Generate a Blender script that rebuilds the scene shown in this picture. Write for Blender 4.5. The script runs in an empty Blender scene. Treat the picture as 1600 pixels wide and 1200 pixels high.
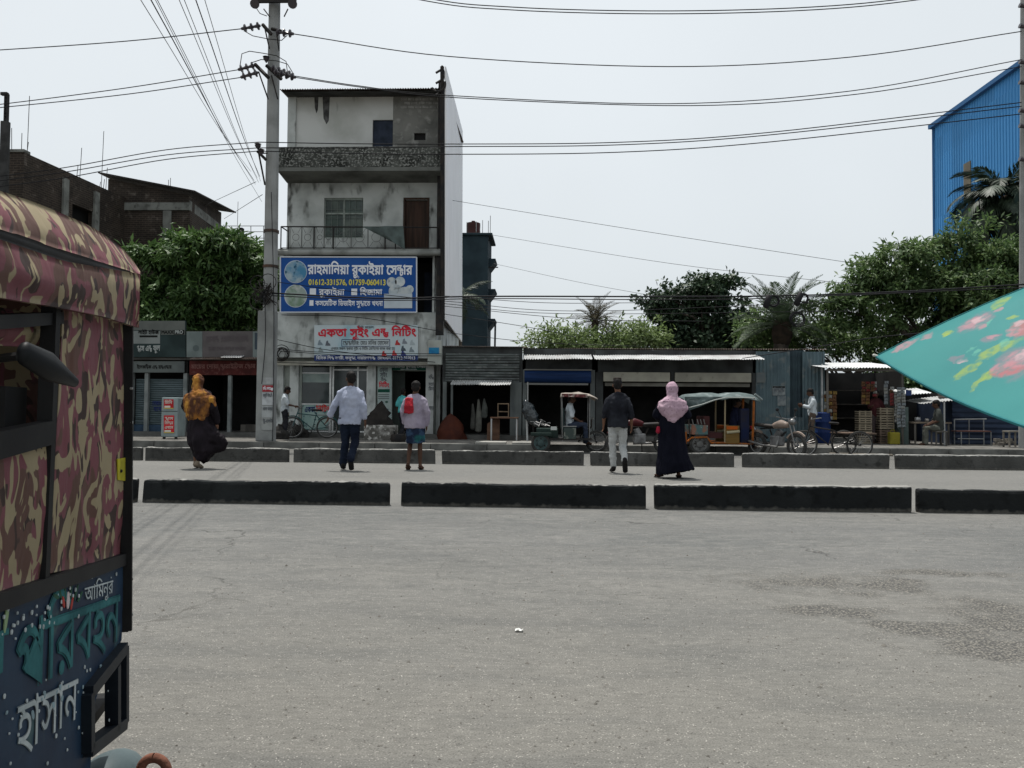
import bpy, bmesh, math, random
import numpy as np
from mathutils import Vector, Matrix, noise
from mathutils.geometry import tessellate_polygon
random.seed(7); RNG = np.random.default_rng(7)
SC = bpy.context.scene; COL = SC.collection
R = math.radians
# ------------------------------------------------------------------ camera (world: X along the street, Y away, Z up)
F, H, PITCH, ROLL, YAW = 1250.0, 1.1, R(1.83), 0.0085, 0.04      # focal length in photo pixels (1600 wide)
_f = np.array([-math.sin(YAW)*math.cos(PITCH), math.cos(YAW)*math.cos(PITCH), math.sin(PITCH)])
_r0 = np.array([math.cos(YAW), math.sin(YAW), 0.0]); _u0 = np.cross(_r0, _f)
_r = _r0*math.cos(ROLL)+_u0*math.sin(ROLL); _u = -_r0*math.sin(ROLL)+_u0*math.cos(ROLL)
CAMP = np.array([0, 0, H])
cd = bpy.data.cameras.new('camera'); cam = bpy.data.objects.new('camera', cd); COL.objects.link(cam)
cd.sensor_width = 36; cd.lens = F/1600*36; cd.clip_start = 0.05; cd.clip_end = 3000
cam.matrix_world = Matrix(((_r[0], _u[0], -_f[0], 0), (_r[1], _u[1], -_f[1], 0), (_r[2], _u[2], -_f[2], H), (0, 0, 0, 1)))
SC.camera = cam
SC.view_settings.view_transform = 'Standard'; SC.view_settings.look = 'None'; SC.view_settings.gamma = 1
SC.view_settings.exposure = 0.0
SC.render.resolution_x, SC.render.resolution_y = 1024, 768
SC.cycles.max_bounces = 6; SC.cycles.diffuse_bounces = 3; SC.cycles.glossy_bounces = 2; SC.cycles.transparent_max_bounces = 6
SC.cycles.use_denoising = True
# ------------------------------------------------------------------ sky and sun: hazy bright midday
SUN_EL, SUN_AZ = R(74), R(-25)          # azimuth from +Y (away from the camera) towards +X
W = bpy.data.worlds.new('World'); SC.world = W; W.use_nodes = True
nt = W.node_tree; bg = nt.nodes['Background']
sky = nt.nodes.new('ShaderNodeTexSky'); sky.sky_type = 'NISHITA'; sky.sun_disc = False
sky.sun_elevation = SUN_EL; sky.sun_rotation = SUN_AZ
sky.air_density = 1.0; sky.dust_density = 6.0; sky.ozone_density = 1.0; sky.altitude = 10
hs = nt.nodes.new('ShaderNodeHueSaturation'); hs.inputs['Saturation'].default_value = 0.28      # humid white haze
tint = nt.nodes.new('ShaderNodeMixRGB'); tint.blend_type = 'MIX'; tint.inputs[0].default_value = 0.55
tint.inputs[2].default_value = (10.4, 11.25, 11.75, 1)
nt.links.new(sky.outputs[0], hs.inputs['Color']); nt.links.new(hs.outputs[0], tint.inputs[1])
wn = nt.nodes.new('ShaderNodeTexNoise'); wn.inputs['Scale'].default_value = 1.6; wn.inputs['Detail'].default_value = 5        # thin uneven veil of haze
wr = nt.nodes.new('ShaderNodeMapRange'); wr.inputs[1].default_value = .3; wr.inputs[2].default_value = .7; wr.inputs[3].default_value = .95; wr.inputs[4].default_value = 1.04
wm_ = nt.nodes.new('ShaderNodeVectorMath'); wm_.operation = 'SCALE'; wtc = nt.nodes.new('ShaderNodeTexCoord'); nt.links.new(wtc.outputs['Generated'], wn.inputs['Vector']); nt.links.new(wn.outputs['Fac'], wr.inputs[0]); nt.links.new(wr.outputs[0], wm_.inputs['Scale']); nt.links.new(tint.outputs[0], wm_.inputs[0])
nt.links.new(wm_.outputs[0], bg.inputs[0]); bg.inputs[1].default_value = 0.10
sl = bpy.data.lights.new('sun', 'SUN'); sl.energy = 4.6; sl.angle = R(0.6); sl.color = (1, 0.965, 0.91)
so = bpy.data.objects.new('sun', sl); COL.objects.link(so)
_sd = Vector((math.sin(SUN_AZ)*math.cos(SUN_EL), math.cos(SUN_AZ)*math.cos(SUN_EL), math.sin(SUN_EL)))
so.rotation_euler = (-_sd).to_track_quat('-Z', 'Y').to_euler(); so.location = (0, 10, 30)
# ------------------------------------------------------------------ photo pixel -> ray -> point on a real plane
def ray(px, py): return _f + _r*(px-800)/F - _u*(py-600)/F
def gz(px, py, z=0.0):                       # on a horizontal plane
    d = ray(px, py); return CAMP + d*(z-H)/d[2]
def at(px, py, Y):                           # on a facade plane parallel to the street
    d = ray(px, py); return CAMP + d*Y/d[1]
def onp(px, py, p0, n):                      # on any plane
    d = ray(px, py); return CAMP + d*(np.dot(np.array(p0)-CAMP, n)/np.dot(d, n))
def ax(px, Y, py=640): return at(px, py, Y)[0]
def azz(py, Y, px=800): return at(px, py, Y)[2]
# ------------------------------------------------------------------ objects
def link(o, parent=None):
    COL.objects.link(o)
    if parent is not None: o.parent = parent
    return o
def tag(o, label, cat, group=None):
    o['label'] = label; o['category'] = cat
    if group: o['group'] = group
    return o
def thing(name, label, cat, loc=(0, 0, 0), rz=0, group=None):
    o = bpy.data.objects.new(name, None); link(o); o.location = loc; o.rotation_euler = (0, 0, rz); o.empty_display_size = .2
    return tag(o, label, cat, group)
def root_loc(o):
    while o.parent is not None: o = o.parent
    return np.array(o.location)
def dup(root, loc, rz=0, label=None):
    def cp(o, par):
        c = o.copy(); COL.objects.link(c); c.parent = par
        for ch in o.children: cp(ch, c)
        return c
    r = cp(root, None); r.location = loc; r.rotation_euler = (0, 0, rz)
    if label: r['label'] = label
    return r
class MB:
    """collects shapes; build() links them as ONE mesh object"""
    def __init__(s): s.v = []; s.f = []
    def add(s, vs, fs):
        b = len(s.v); s.v.extend([tuple(map(float, p)) for p in vs]); s.f.extend([tuple(b+i for i in f) for f in fs]); return s
    def box(s, x0, x1, y0, y1, z0, z1):
        return s.add([(x0, y0, z0), (x1, y0, z0), (x1, y1, z0), (x0, y1, z0), (x0, y0, z1), (x1, y0, z1), (x1, y1, z1), (x0, y1, z1)],
                     [(0, 3, 2, 1), (4, 5, 6, 7), (0, 1, 5, 4), (1, 2, 6, 5), (2, 3, 7, 6), (3, 0, 4, 7)])
    def bbox(s, x0, x1, y0, y1, z0, z1, b=.02, jit=0.0, nx=1):
        """box with bevelled edges, optional uneven outline"""
        bm = bmesh.new(); bmesh.ops.create_cube(bm, size=1)
        for v in bm.verts: v.co = Vector(((x0+x1)/2+v.co.x*(x1-x0), (y0+y1)/2+v.co.y*(y1-y0), (z0+z1)/2+v.co.z*(z1-z0)))
        bmesh.ops.bevel(bm, geom=bm.edges[:], offset=b, segments=2, profile=.6, affect='EDGES')
        if nx > 1:
            for k in range(1, nx):
                bmesh.ops.bisect_plane(bm, geom=bm.verts[:]+bm.edges[:]+bm.faces[:], plane_co=(x0+(x1-x0)*k/nx, 0, 0), plane_no=(1, 0, 0))
        if jit:
            o = random.random()*90
            for v in bm.verts: v.co += noise.noise_vector(v.co*3+Vector((o, 0, 0)))*jit + noise.noise_vector(v.co*14+Vector((o, 0, 0)))*jit*.4
        bm.verts.index_update()
        s.add([v.co for v in bm.verts], [[v.index for v in f.verts] for f in bm.faces]); bm.free(); return s
    def prism(s, poly, d):
        """polygon (3D points in a plane) extruded by vector d"""
        n = len(poly); p = [np.array(q, float) for q in poly]; d = np.array(d, float)
        s.add(p+[q+d for q in p], [tuple(range(n))[::-1], tuple(range(n, 2*n))]+[(i, (i+1) % n, n+(i+1) % n, n+i) for i in range(n)]); return s
    def tube(s, pts, rad, n=8, cap=True, flat=None, hint=None):
        """polyline tube; rad scalar/list; flat = (kx,ky) list of elliptic radii (rx,ry) with hint as the x axis"""
        P = [np.array(p, float) for p in pts]; m = len(P)
        rads = [rad]*m if np.isscalar(rad) else list(rad)
        vs = []; prev = None
        for i in range(m):
            t = P[min(i+1, m-1)]-P[max(i-1, 0)]; L = np.linalg.norm(t); t = t/L if L > 1e-9 else np.array([0, 0, 1.])
            if hint is not None: a = np.array(hint, float)
            elif prev is not None: a = prev
            else: a = np.array([1., 0, 0]) if abs(t[0]) < .8 else np.array([0, 1., 0])
            a = a-t*np.dot(a, t); a /= max(np.linalg.norm(a), 1e-9); b = np.cross(t, a); prev = a
            r = rads[i]; rx, ry = (r if not np.isscalar(r) else (r, r))
            for k in range(n):
                c = 2*math.pi*k/n; vs.append(P[i]+a*rx*math.cos(c)+b*ry*math.sin(c))
        fs = [(i*n+k, i*n+(k+1) % n, (i+1)*n+(k+1) % n, (i+1)*n+k) for i in range(m-1) for k in range(n)]
        if cap: fs += [tuple(range(n))[::-1], tuple(range((m-1)*n, m*n))]
        return s.add(vs, fs)
    def limb(s, pts, rad, n=12, hint=None, flat=False):
        """tube with rounded ends (for bodies)"""
        P = [np.array(p, float) for p in pts]; rr = [(r if not np.isscalar(r) else (r, r)) for r in rad]
        def end(p, q, r):
            t = p-q; t /= max(np.linalg.norm(t), 1e-9); m = min(r)
            return [(p+t*m*k, (r[0]*w, r[1]*w)) for k, w in ((.45, .87), (.8, .55), (.97, .2))]
        a = end(P[0], P[1], rr[0])[::-1]; b = end(P[-1], P[-2], rr[-1])
        if flat: b = []
        PP = [x[0] for x in a]+P+[x[0] for x in b]; RR = [x[1] for x in a]+rr+[x[1] for x in b]
        return s.tube(PP, RR, n, True, hint=hint)
    def ell(s, c, r, nu=14, nv=10, rot=None):
        vs = []; c = np.array(c, float)
        for j in range(nv+1):
            th = math.pi*j/nv
            for i in range(nu):
                ph = 2*math.pi*i/nu
                p = np.array([r[0]*math.sin(th)*math.cos(ph), r[1]*math.sin(th)*math.sin(ph), r[2]*math.cos(th)])
                if rot is not None: p = np.array(rot @ Vector(p))
                vs.append(c+p)
        fs = [(j*nu+i, (j+1)*nu+i, (j+1)*nu+(i+1) % nu, j*nu+(i+1) % nu) for j in range(nv) for i in range(nu)]
        return s.add(vs, fs)
    def lathe(s, prof, c=(0, 0, 0), n=16, axis=2):
        """prof: (radius, height) list; axis 0/1/2"""
        vs = []; c = np.array(c, float)
        for (r, h) in prof:
            for k in range(n):
                a = 2*math.pi*k/n; p = [r*math.cos(a), r*math.sin(a)]
                q = [0, 0, 0]; q[axis] = h; q[(axis+1) % 3] = p[0]; q[(axis+2) % 3] = p[1]; vs.append(c+np.array(q))
        m = len(prof); fs = [(j*n+k, j*n+(k+1) % n, (j+1)*n+(k+1) % n, (j+1)*n+k) for j in range(m-1) for k in range(n)]
        return s.add(vs, fs)
    def torus(s, c, R_, r, axis=1, n=28, m=8, a0=0, a1=2*math.pi):
        full = abs(a1-a0-2*math.pi) < 1e-6; pts = []
        for k in range(n+(0 if full else 1)):
            a = a0+(a1-a0)*k/n; q = [0, 0, 0]; q[(axis+1) % 3] = R_*math.cos(a); q[(axis+2) % 3] = R_*math.sin(a); pts.append(np.array(q)+np.array(c))
        if full: pts += [pts[0]]
        h = [0, 0, 0]; h[axis] = 1
        return s.tube(pts, r, m, not full, hint=h)
    def corr(s, p0, du, dv, pitch=.076, amp=.011, nv=2, seg=6, jit=0.0, nrm=None):
        """corrugated sheet: origin p0, du across the ridges, dv along them"""
        p0, du, dv = (np.array(q, float) for q in (p0, du, dv)); L = np.linalg.norm(du); nr = np.cross(du, dv) if nrm is None else np.array(nrm, float); nr /= np.linalg.norm(nr)
        n = max(4, int(L/pitch*seg)); vs = []; o = random.random()*99
        for j in range(nv):
            for i in range(n+1):
                w = math.sin(2*math.pi*L*i/n/pitch)*amp
                if jit: w += jit*noise.noise(Vector((i/n*L*1.3+o, j*2.1, 0)))
                vs.append(p0+du*i/n+dv*j/(nv-1)+nr*w)
        fs = [(j*(n+1)+i, j*(n+1)+i+1, (j+1)*(n+1)+i+1, (j+1)*(n+1)+i) for j in range(nv-1) for i in range(n)]
        b = len(vs); vs += [p-nr*.004 for p in vs[:]]
        fs += [tuple(b+k for k in f[::-1]) for f in fs]
        return s.add(vs, fs)
    def holes(s, x0, x1, z0, z1, y0, y1, hs):
        """wall slab between y0 (front) and y1 with rectangular openings hs = [(x0,x1,z0,z1)]"""
        xs = sorted({x0, x1, *[min(max(h[k], x0), x1) for h in hs for k in (0, 1)]}); zs = sorted({z0, z1, *[min(max(h[k], z0), z1) for h in hs for k in (2, 3)]})
        nx, nz = len(xs)-1, len(zs)-1
        fill = [[not any(h[0]-1e-6 <= (xs[i]+xs[i+1])/2 <= h[1]+1e-6 and h[2]-1e-6 <= (zs[j]+zs[j+1])/2 <= h[3]+1e-6 for h in hs) for j in range(nz)] for i in range(nx)]
        g = lambda i, j: 0 <= i < nx and 0 <= j < nz and fill[i][j]
        for i in range(nx):
            for j in range(nz):
                if not fill[i][j]: continue
                a, b, c, d = xs[i], xs[i+1], zs[j], zs[j+1]
                s.add([(a, y0, c), (b, y0, c), (b, y0, d), (a, y0, d)], [(0, 1, 2, 3)]); s.add([(a, y1, c), (b, y1, c), (b, y1, d), (a, y1, d)], [(3, 2, 1, 0)])
                if not g(i-1, j): s.add([(a, y0, c), (a, y1, c), (a, y1, d), (a, y0, d)], [(3, 2, 1, 0)])
                if not g(i+1, j): s.add([(b, y0, c), (b, y1, c), (b, y1, d), (b, y0, d)], [(0, 1, 2, 3)])
                if not g(i, j-1): s.add([(a, y0, c), (b, y0, c), (b, y1, c), (a, y1, c)], [(3, 2, 1, 0)])
                if not g(i, j+1): s.add([(a, y0, d), (b, y0, d), (b, y1, d), (a, y1, d)], [(0, 1, 2, 3)])
        return s
    def mesh(s, name, off=None, smooth=False):
        me = bpy.data.meshes.new(name)
        v = np.array(s.v, float)
        if off is not None: v = v-np.array(off)
        me.from_pydata(v.tolist(), [], s.f); me.update()
        if smooth: me.polygons.foreach_set('use_smooth', [True]*len(me.polygons))
        return me
    def build(s, name, mat, parent=None, world=True, smooth=False, label=None, kind=None):
        """world=True: the shapes were given in world coordinates; they are moved into the parent's frame"""
        off = root_loc(parent) if (parent is not None and world) else None
        me = s.mesh(name, off, smooth); me.materials.append(mat); o = link(bpy.data.objects.new(name, me), parent)
        if label: o['label'] = label
        if kind: o['kind'] = kind
        return o
    def smart(s, *a, ang=40, **k):
        o = s.build(*a, smooth=True, **k)
        try: o.data.set_sharp_from_angle(angle=R(ang))
        except Exception: pass
        return o
def solo(mb, name, mat, label, cat, base, group=None, smooth=False):
    """a thing that is one mesh; base = its origin in world coordinates"""
    me = mb.mesh(name, base, smooth); me.materials.append(mat); o = link(bpy.data.objects.new(name, me)); o.location = base
    return tag(o, label, cat, group)
# ------------------------------------------------------------------ materials
_M = {}
def M(name, col, col2=None, scale=3.0, lo=.4, hi=.62, rough=.85, metal=0.0, bump=0.0, bscale=40.0, col3=None, scale3=9.0, lo3=.55, hi3=.7,
      stretch=(1, 1, 1), stretch3=None, spec=.1, trans=0.0, detail=6, fine=.12, fscale=90.0):
    """procedural surface: base colour, patches of a second and a third colour, fine grain, relief"""
    if name in _M: return _M[name]
    m = bpy.data.materials.new(name); m.use_nodes = True; t = m.node_tree; n = t.nodes; L = t.links; b = n['Principled BSDF']
    c4 = lambda c: (c[0], c[1], c[2], 1)
    tc = n.new('ShaderNodeTexCoord'); oi = n.new('ShaderNodeObjectInfo'); ad = n.new('ShaderNodeVectorMath'); ad.operation = 'ADD'
    sc_ = n.new('ShaderNodeVectorMath'); sc_.operation = 'SCALE'; sc_.inputs['Scale'].default_value = 37.0
    cb = n.new('ShaderNodeCombineXYZ'); L.new(oi.outputs['Random'], cb.inputs[0]); L.new(oi.outputs['Random'], cb.inputs[1]); L.new(cb.outputs[0], sc_.inputs[0])
    L.new(tc.outputs['Object'], ad.inputs[0]); L.new(sc_.outputs[0], ad.inputs[1])
    def nz(scale, st, det=detail):
        mp = n.new('ShaderNodeMapping'); mp.inputs['Scale'].default_value = st; L.new(ad.outputs[0], mp.inputs['Vector'])
        x = n.new('ShaderNodeTexNoise'); x.inputs['Scale'].default_value = scale; x.inputs['Detail'].default_value = det; L.new(mp.outputs[0], x.inputs['Vector']); return x
    def ramp(x, lo, hi):
        r = n.new('ShaderNodeMapRange'); r.inputs[1].default_value = lo; r.inputs[2].default_value = hi; L.new(x.outputs['Fac'], r.inputs[0]); return r.outputs[0]
    cur = None
    def mix(fac, a, c):
        x = n.new('ShaderNodeMixRGB'); L.new(fac, x.inputs[0])
        if a is None: x.inputs[1].default_value = c4(col)
        else: L.new(a, x.inputs[1])
        x.inputs[2].default_value = c4(c); return x.outputs[0]
    if col2 is not None: cur = mix(ramp(nz(scale, stretch), lo, hi), cur, col2)
    if col3 is not None: cur = mix(ramp(nz(scale3, stretch3 or stretch), lo3, hi3), cur, col3)
    if fine > 0:
        f_ = nz(fscale, (1, 1, 1), 3); x = n.new('ShaderNodeMixRGB'); x.blend_type = 'OVERLAY'; x.inputs[0].default_value = fine
        if cur is None: x.inputs[1].default_value = c4(col)
        else: L.new(cur, x.inputs[1])
        L.new(f_.outputs['Fac'], x.inputs[2]); cur = x.outputs[0]
    if cur is not None:                                       # every piece a shade of its own
        vr = n.new('ShaderNodeMapRange'); vr.inputs[3].default_value = .90; vr.inputs[4].default_value = 1.08; L.new(oi.outputs['Random'], vr.inputs[0]); vv = n.new('ShaderNodeVectorMath'); vv.operation = 'SCALE'; L.new(cur, vv.inputs[0]); L.new(vr.outputs[0], vv.inputs['Scale']); cur = vv.outputs[0]
    if cur is None: b.inputs['Base Color'].default_value = c4(col)
    else: L.new(cur, b.inputs['Base Color'])
    b.inputs['Roughness'].default_value = rough; b.inputs['Metallic'].default_value = metal; b.inputs['Specular IOR Level'].default_value = spec
    if bump:
        bn = n.new('ShaderNodeBump'); bn.inputs['Strength'].default_value = min(1, bump); bn.inputs['Distance'].default_value = .02*max(1, bump)
        L.new(nz(bscale, (1, 1, 1), 8).outputs['Fac'], bn.inputs['Height']); L.new(bn.outputs[0], b.inputs['Normal'])
    if trans:
        tr = n.new('ShaderNodeBsdfTranslucent'); ms = n.new('ShaderNodeMixShader'); ms.inputs[0].default_value = trans
        if cur is None: tr.inputs[0].default_value = c4(col)
        else: L.new(cur, tr.inputs[0])
        L.new(b.outputs[0], ms.inputs[1]); L.new(tr.outputs[0], ms.inputs[2]); L.new(ms.outputs[0], n['Material Output'].inputs[0])
    _M[name] = m; return m
# ------------------------------------------------------------------ lettering: glyph outlines of the built-in font, laid out by hand
_G = {}
def _splines(txt):
    c = bpy.data.curves.new('t', 'FONT'); c.body = txt; c.size = 1; c.resolution_u = 5
    o = bpy.data.objects.new('t', c); COL.objects.link(o)
    dg = bpy.context.evaluated_depsgraph_get(); q = o.evaluated_get(dg).to_curve(dg); out = []
    for s in q.splines:
        if s.type == 'BEZIER':
            P = []; bp = s.bezier_points
            for i in range(len(bp)):
                a, b = bp[i], bp[(i+1) % len(bp)]; p0, p1, p2, p3 = a.co, a.handle_right, b.handle_left, b.co
                st = 1 if (p1-p0).length+(p3-p2).length < 1e-5 else 4
                for k in range(st):
                    u = k/st; P.append(p0*(1-u)**3+p1*3*u*(1-u)**2+p2*3*u*u*(1-u)+p3*u**3)
        else: P = [Vector(p.co[:3]) for p in s.points]
        P = [(p.x, p.y) for p in P]
        if len(P) > 2: out.append(P)
    o.evaluated_get(dg).to_curve_clear(); bpy.data.objects.remove(o); bpy.data.curves.remove(c)
    return out
def glyph(ch):
    if ch in _G: return _G[ch]
    if ch == ' ': _G[ch] = ([], .3); return _G[ch]
    bb = lambda q: (min(p[0] for p in q), max(p[0] for p in q), min(p[1] for p in q), max(p[1] for p in q))
    b0 = bb(_splines('|')[0]); full = _splines(ch+'|')
    def miss(q): c = bb(q); return abs((c[1]-c[0])-(b0[1]-b0[0]))+abs(c[2]-b0[2])+abs(c[3]-b0[3])
    k = min(range(len(full)), key=lambda i: miss(full[i])); adv = bb(full[k])[0]-b0[0]
    sp = [s for i, s in enumerate(full) if i != k]
    if sp and area(max(sp, key=lambda q: abs(area(q)))) > 0: sp = [q[::-1] for q in sp]        # outlines clockwise, holes the other way
    _G[ch] = (sp, adv); return _G[ch]
PRE = 'িেৈ'; CONS = set('কখগঘঙচছজঝঞটঠডঢণতথদধনপফবভমযরলশষসহড়ঢ়য়ৎ\u09df\u09dc')
def layout(txt):
    """list of (glyph splines placed), total advance; pre-base vowels moved in front, conjuncts stacked"""
    txt = txt.replace('য\u09bc', '\u09df').replace('ড\u09bc', '\u09dc'); out = []; x = 0.0; i = 0
    def put(ch, sx=1.0, dy=0.0, adv=True, dx=0.0):
        nonlocal x
        sp, a = glyph(ch)
        for s in sp: out.append([(x+dx+p[0]*sx, dy+p[1]*sx) for p in s])
        if adv: x += a*sx
    while i < len(txt):
        ch = txt[i]
        if ch in CONS:
            cl = [ch]; i += 1
            while i+1 < len(txt) and txt[i] == '্' and txt[i+1] in CONS: cl.append(txt[i+1]); i += 2
            v = ''
            if i < len(txt) and txt[i] in 'ািীুূৃেৈোৌ': v = txt[i]; i += 1
            if v in ('ি', 'ে', 'ৈ'): put(v)
            if v in ('ো', 'ৌ'): put('ে')
            if len(cl) == 1: put(cl[0])
            else:
                w0 = glyph(cl[0])[1]*.72; w1 = glyph(cl[1])[1]*.66
                put(cl[0], .72, .2, False); put(cl[1], .66, -.09, False, max(0, w0*.55)); x += max(w0, w0*.55+w1)
            if v == 'ো': put('া')
            elif v == 'ৌ': put('ৗ')
            elif v and v not in PRE: put(v)
        else: put(ch); i += 1
    return out, x
def area(P): return sum(P[i-1][0]*P[i][1]-P[i][0]*P[i-1][1] for i in range(len(P)))/2
def inside(p, P):
    c = False
    for i in range(len(P)):
        a, b = P[i-1], P[i]
        if (a[1] > p[1]) != (b[1] > p[1]) and p[0] < (b[0]-a[0])*(p[1]-a[1])/(b[1]-a[1])+a[0]: c = not c
    return c
def clean(P):
    P = [p for i, p in enumerate(P) if math.dist(p, P[i-1]) > 1e-4]; n = len(P)
    return [P[i] for i in range(n) if abs((P[i][0]-P[i-1][0])*(P[(i+1) % n][1]-P[i][1])-(P[i][1]-P[i-1][1])*(P[(i+1) % n][0]-P[i][0])) > 1e-6]
def fat(P, d):
    n = len(P); sg = 1 if area(P) > 0 else -1; out = []
    for i in range(n):
        a, b, c = P[i-1], P[i], P[(i+1) % n]; tx, ty = c[0]-a[0], c[1]-a[1]; L = math.hypot(tx, ty) or 1
        out.append((b[0]+ty/L*d, b[1]-tx/L*d))
    return out
def lettering(txt, mat, parent, p0, p1, height, up=(0, 0, 1), out=(0, -1, 0), bold=.02, name='lettering', fit=True, lift=.004):
    """write txt as flat raised letters from p0 to p1 (baseline, world coordinates)"""
    sp, adv = layout(txt); p0, p1, up, out = (np.array(q, float) for q in (p0, p1, up, out)); e = p1-p0; L = np.linalg.norm(e); e /= L
    sx = L/max(adv, .01) if fit else height; off = root_loc(parent) if parent is not None else 0
    outers = [s for s in sp if area(s) < 0]; hol = [s for s in sp if area(s) >= 0]; mb = MB()
    outers = [q for q in map(clean, outers) if len(q) > 2]; hol = [q for q in map(clean, hol) if len(q) > 2]
    W3 = lambda x, y, k: p0+e*x*sx+up*y*height+out*(lift+.0005*k)
    for k, o in enumerate(outers):
        loops = [o]+[h for h in hol if inside(h[0], o)]; pts = [Vector((p[0], p[1], 0)) for l in loops for p in l]
        tri = tessellate_polygon([[Vector((p[0], p[1], 0)) for p in l] for l in loops])
        mb.add([W3(p.x, p.y, 2+k % 3) for p in pts], tri)
        if bold:
            for l in loops:                                   # stroke weight: a rim round every outline
                f = fat(l, -bold); n = len(l); mb.add([W3(*q, k % 2) for q in l]+[W3(*q, k % 2) for q in f], [(i, (i+1) % n, n+(i+1) % n, n+i) for i in range(n)])
    return mb.build(name, mat, parent)
# ================================================================== SETTING: ground, road, pavement
def structure(mb, name, mat):
    o = mb.build(name, mat); o['kind'] = 'structure'; return o
soil = M('soil', (.16, .14, .11), (.10, .09, .07), scale=.6, bump=.3)
structure(MB().add([(-1500, -400, -.05), (1500, -400, -.05), (1500, 2600, -.05), (-1500, 2600, -.05)], [(0, 1, 2, 3)]), 'ground', soil)
def road_mat():
    m = bpy.data.materials.new('asphalt'); m.use_nodes = True; t = m.node_tree; n = t.nodes; L = t.links; b = n['Principled BSDF']
    tc = n.new('ShaderNodeTexCoord'); P = tc.outputs['Object']
    def noise_(s, d=6, st=(1, 1, 1), off=(0, 0, 0)):
        mp = n.new('ShaderNodeMapping'); mp.inputs['Scale'].default_value = st; mp.inputs['Location'].default_value = off; L.new(P, mp.inputs[0])
        x = n.new('ShaderNodeTexNoise'); x.inputs['Scale'].default_value = s; x.inputs['Detail'].default_value = d; L.new(mp.outputs[0], x.inputs['Vector']); return x.outputs['Fac']
    def vor(s, feat='F1', st=(1, 1, 1)):
        mp = n.new('ShaderNodeMapping'); mp.inputs['Scale'].default_value = st; L.new(P, mp.inputs[0])
        x = n.new('ShaderNodeTexVoronoi'); x.inputs['Scale'].default_value = s; x.feature = feat; L.new(mp.outputs[0], x.inputs['Vector']); return x
    def rng(f, a, b_, c=0., d=1.):
        r = n.new('ShaderNodeMapRange'); r.inputs[1].default_value = a; r.inputs[2].default_value = b_; r.inputs[3].default_value = c; r.inputs[4].default_value = d; L.new(f, r.inputs[0]); return r.outputs[0]
    def mix(f, a, c, blend='MIX'):
        x = n.new('ShaderNodeMixRGB'); x.blend_type = blend
        if isinstance(f, float): x.inputs[0].default_value = f
        else: L.new(f, x.inputs[0])
        for k, q in ((1, a), (2, c)):
            if isinstance(q, tuple): x.inputs[k].default_value = (*q, 1)
            else: L.new(q, x.inputs[k])
        return x.outputs[0]
    def math_(op, a, c):
        x = n.new('ShaderNodeMath'); x.operation = op
        for k, q in ((0, a), (1, c)):
            if isinstance(q, (int, float)): x.inputs[k].default_value = q
            else: L.new(q, x.inputs[k])
        return x.outputs[0]
    base = mix(rng(noise_(.55, 5), .35, .68), (.090, .093, .091), (.131, .130, .124))
    base = mix(rng(noise_(.22, 4, (.35, 1.4, 1)), .46, .66, 0, .8), base, (.136, .132, .121))            # dust drifts along the wheel paths
    base = mix(rng(noise_(7, 8, (.6, 1.3, 1), (4, 1, 0)), .42, .70, 0, .5), base, (.172, .168, .156))           # scoured lighter mottling
    base = mix(rng(noise_(11, 6, (.7, 1.4, 1), (2, 8, 0)), .52, .72, 0, .55), base, (.070, .071, .069))
    sep = n.new('ShaderNodeSeparateXYZ'); L.new(P, sep.inputs[0])
    for yc, wd in ((4.3, .5), (6.0, .45), (7.7, .4), (11.2, .5), (13.3, .5)):                                   # tyre-polished lanes
        dd = math_('ABSOLUTE', math_('SUBTRACT', math_('ADD', sep.outputs[1], math_('MULTIPLY', noise_(.35, 3, (1, .3, 1), (yc, 0, 0)), 1.1)), yc+.55), 0)
        base = mix(math_('MULTIPLY', rng(dd, wd, .05), rng(noise_(2.2, 6, (.4, 1.5, 1), (yc, 7, 0)), .3, .65, .1, .42)), base, (.088, .090, .089))
    wv = n.new('ShaderNodeVectorMath'); wv.operation = 'MULTIPLY_ADD'; nzc = n.new('ShaderNodeTexNoise'); nzc.inputs['Scale'].default_value = 2.2; nzc.inputs['Detail'].default_value = 6; L.new(P, nzc.inputs['Vector']); L.new(nzc.outputs['Color'], wv.inputs[0]); wv.inputs[1].default_value = (.9, .9, 0); L.new(P, wv.inputs[2])
    cr = n.new('ShaderNodeTexVoronoi'); cr.feature = 'DISTANCE_TO_EDGE'; cr.inputs['Scale'].default_value = .33; L.new(wv.outputs[0], cr.inputs['Vector'])
    base = mix(math_('MULTIPLY', rng(cr.outputs['Distance'], .0045, .0015), rng(noise_(.6, 3, (1, 1, 1), (3, 9, 0)), .50, .60, 0, .75)), base, (.035, .035, .034))     # hairline cracks
    near = rng(math_('ADD', sep.outputs[1], math_('MULTIPLY', noise_(.8, 4, (1, 1, 1), (9, 3, 0)), 2.2)), 4.2, 7.0, .62, 0.)
    base = mix(near, base, (.146, .139, .123))                                                           # sandy verge
    base = mix(rng(noise_(1.7, 7, (.5, 2.2, 1)), .5, .75, 0, .45), base, (.070, .072, .071))
    mid = math_('MULTIPLY', rng(sep.outputs[1], 9.1, 9.6), rng(sep.outputs[1], 15.6, 16.3, 1, 0)); base = mix(math_('MULTIPLY', mid, .55), base, (.150, .147, .136))  # lighter between the dividers
    far = rng(sep.outputs[1], 16.2, 16.8); base = mix(math_('MULTIPLY', far, .7), base, (.10, .098, .09))
    # coarse stone showing where the top coat is gone
    def ell(cx, cy, rx, ry):
        a = math_('DIVIDE', math_('SUBTRACT', sep.outputs[0], cx), rx); c = math_('DIVIDE', math_('SUBTRACT', sep.outputs[1], cy), ry)
        return math_('SUBTRACT', 1.0, math_('ADD', math_('MULTIPLY', a, a), math_('MULTIPLY', c, c)))
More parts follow.
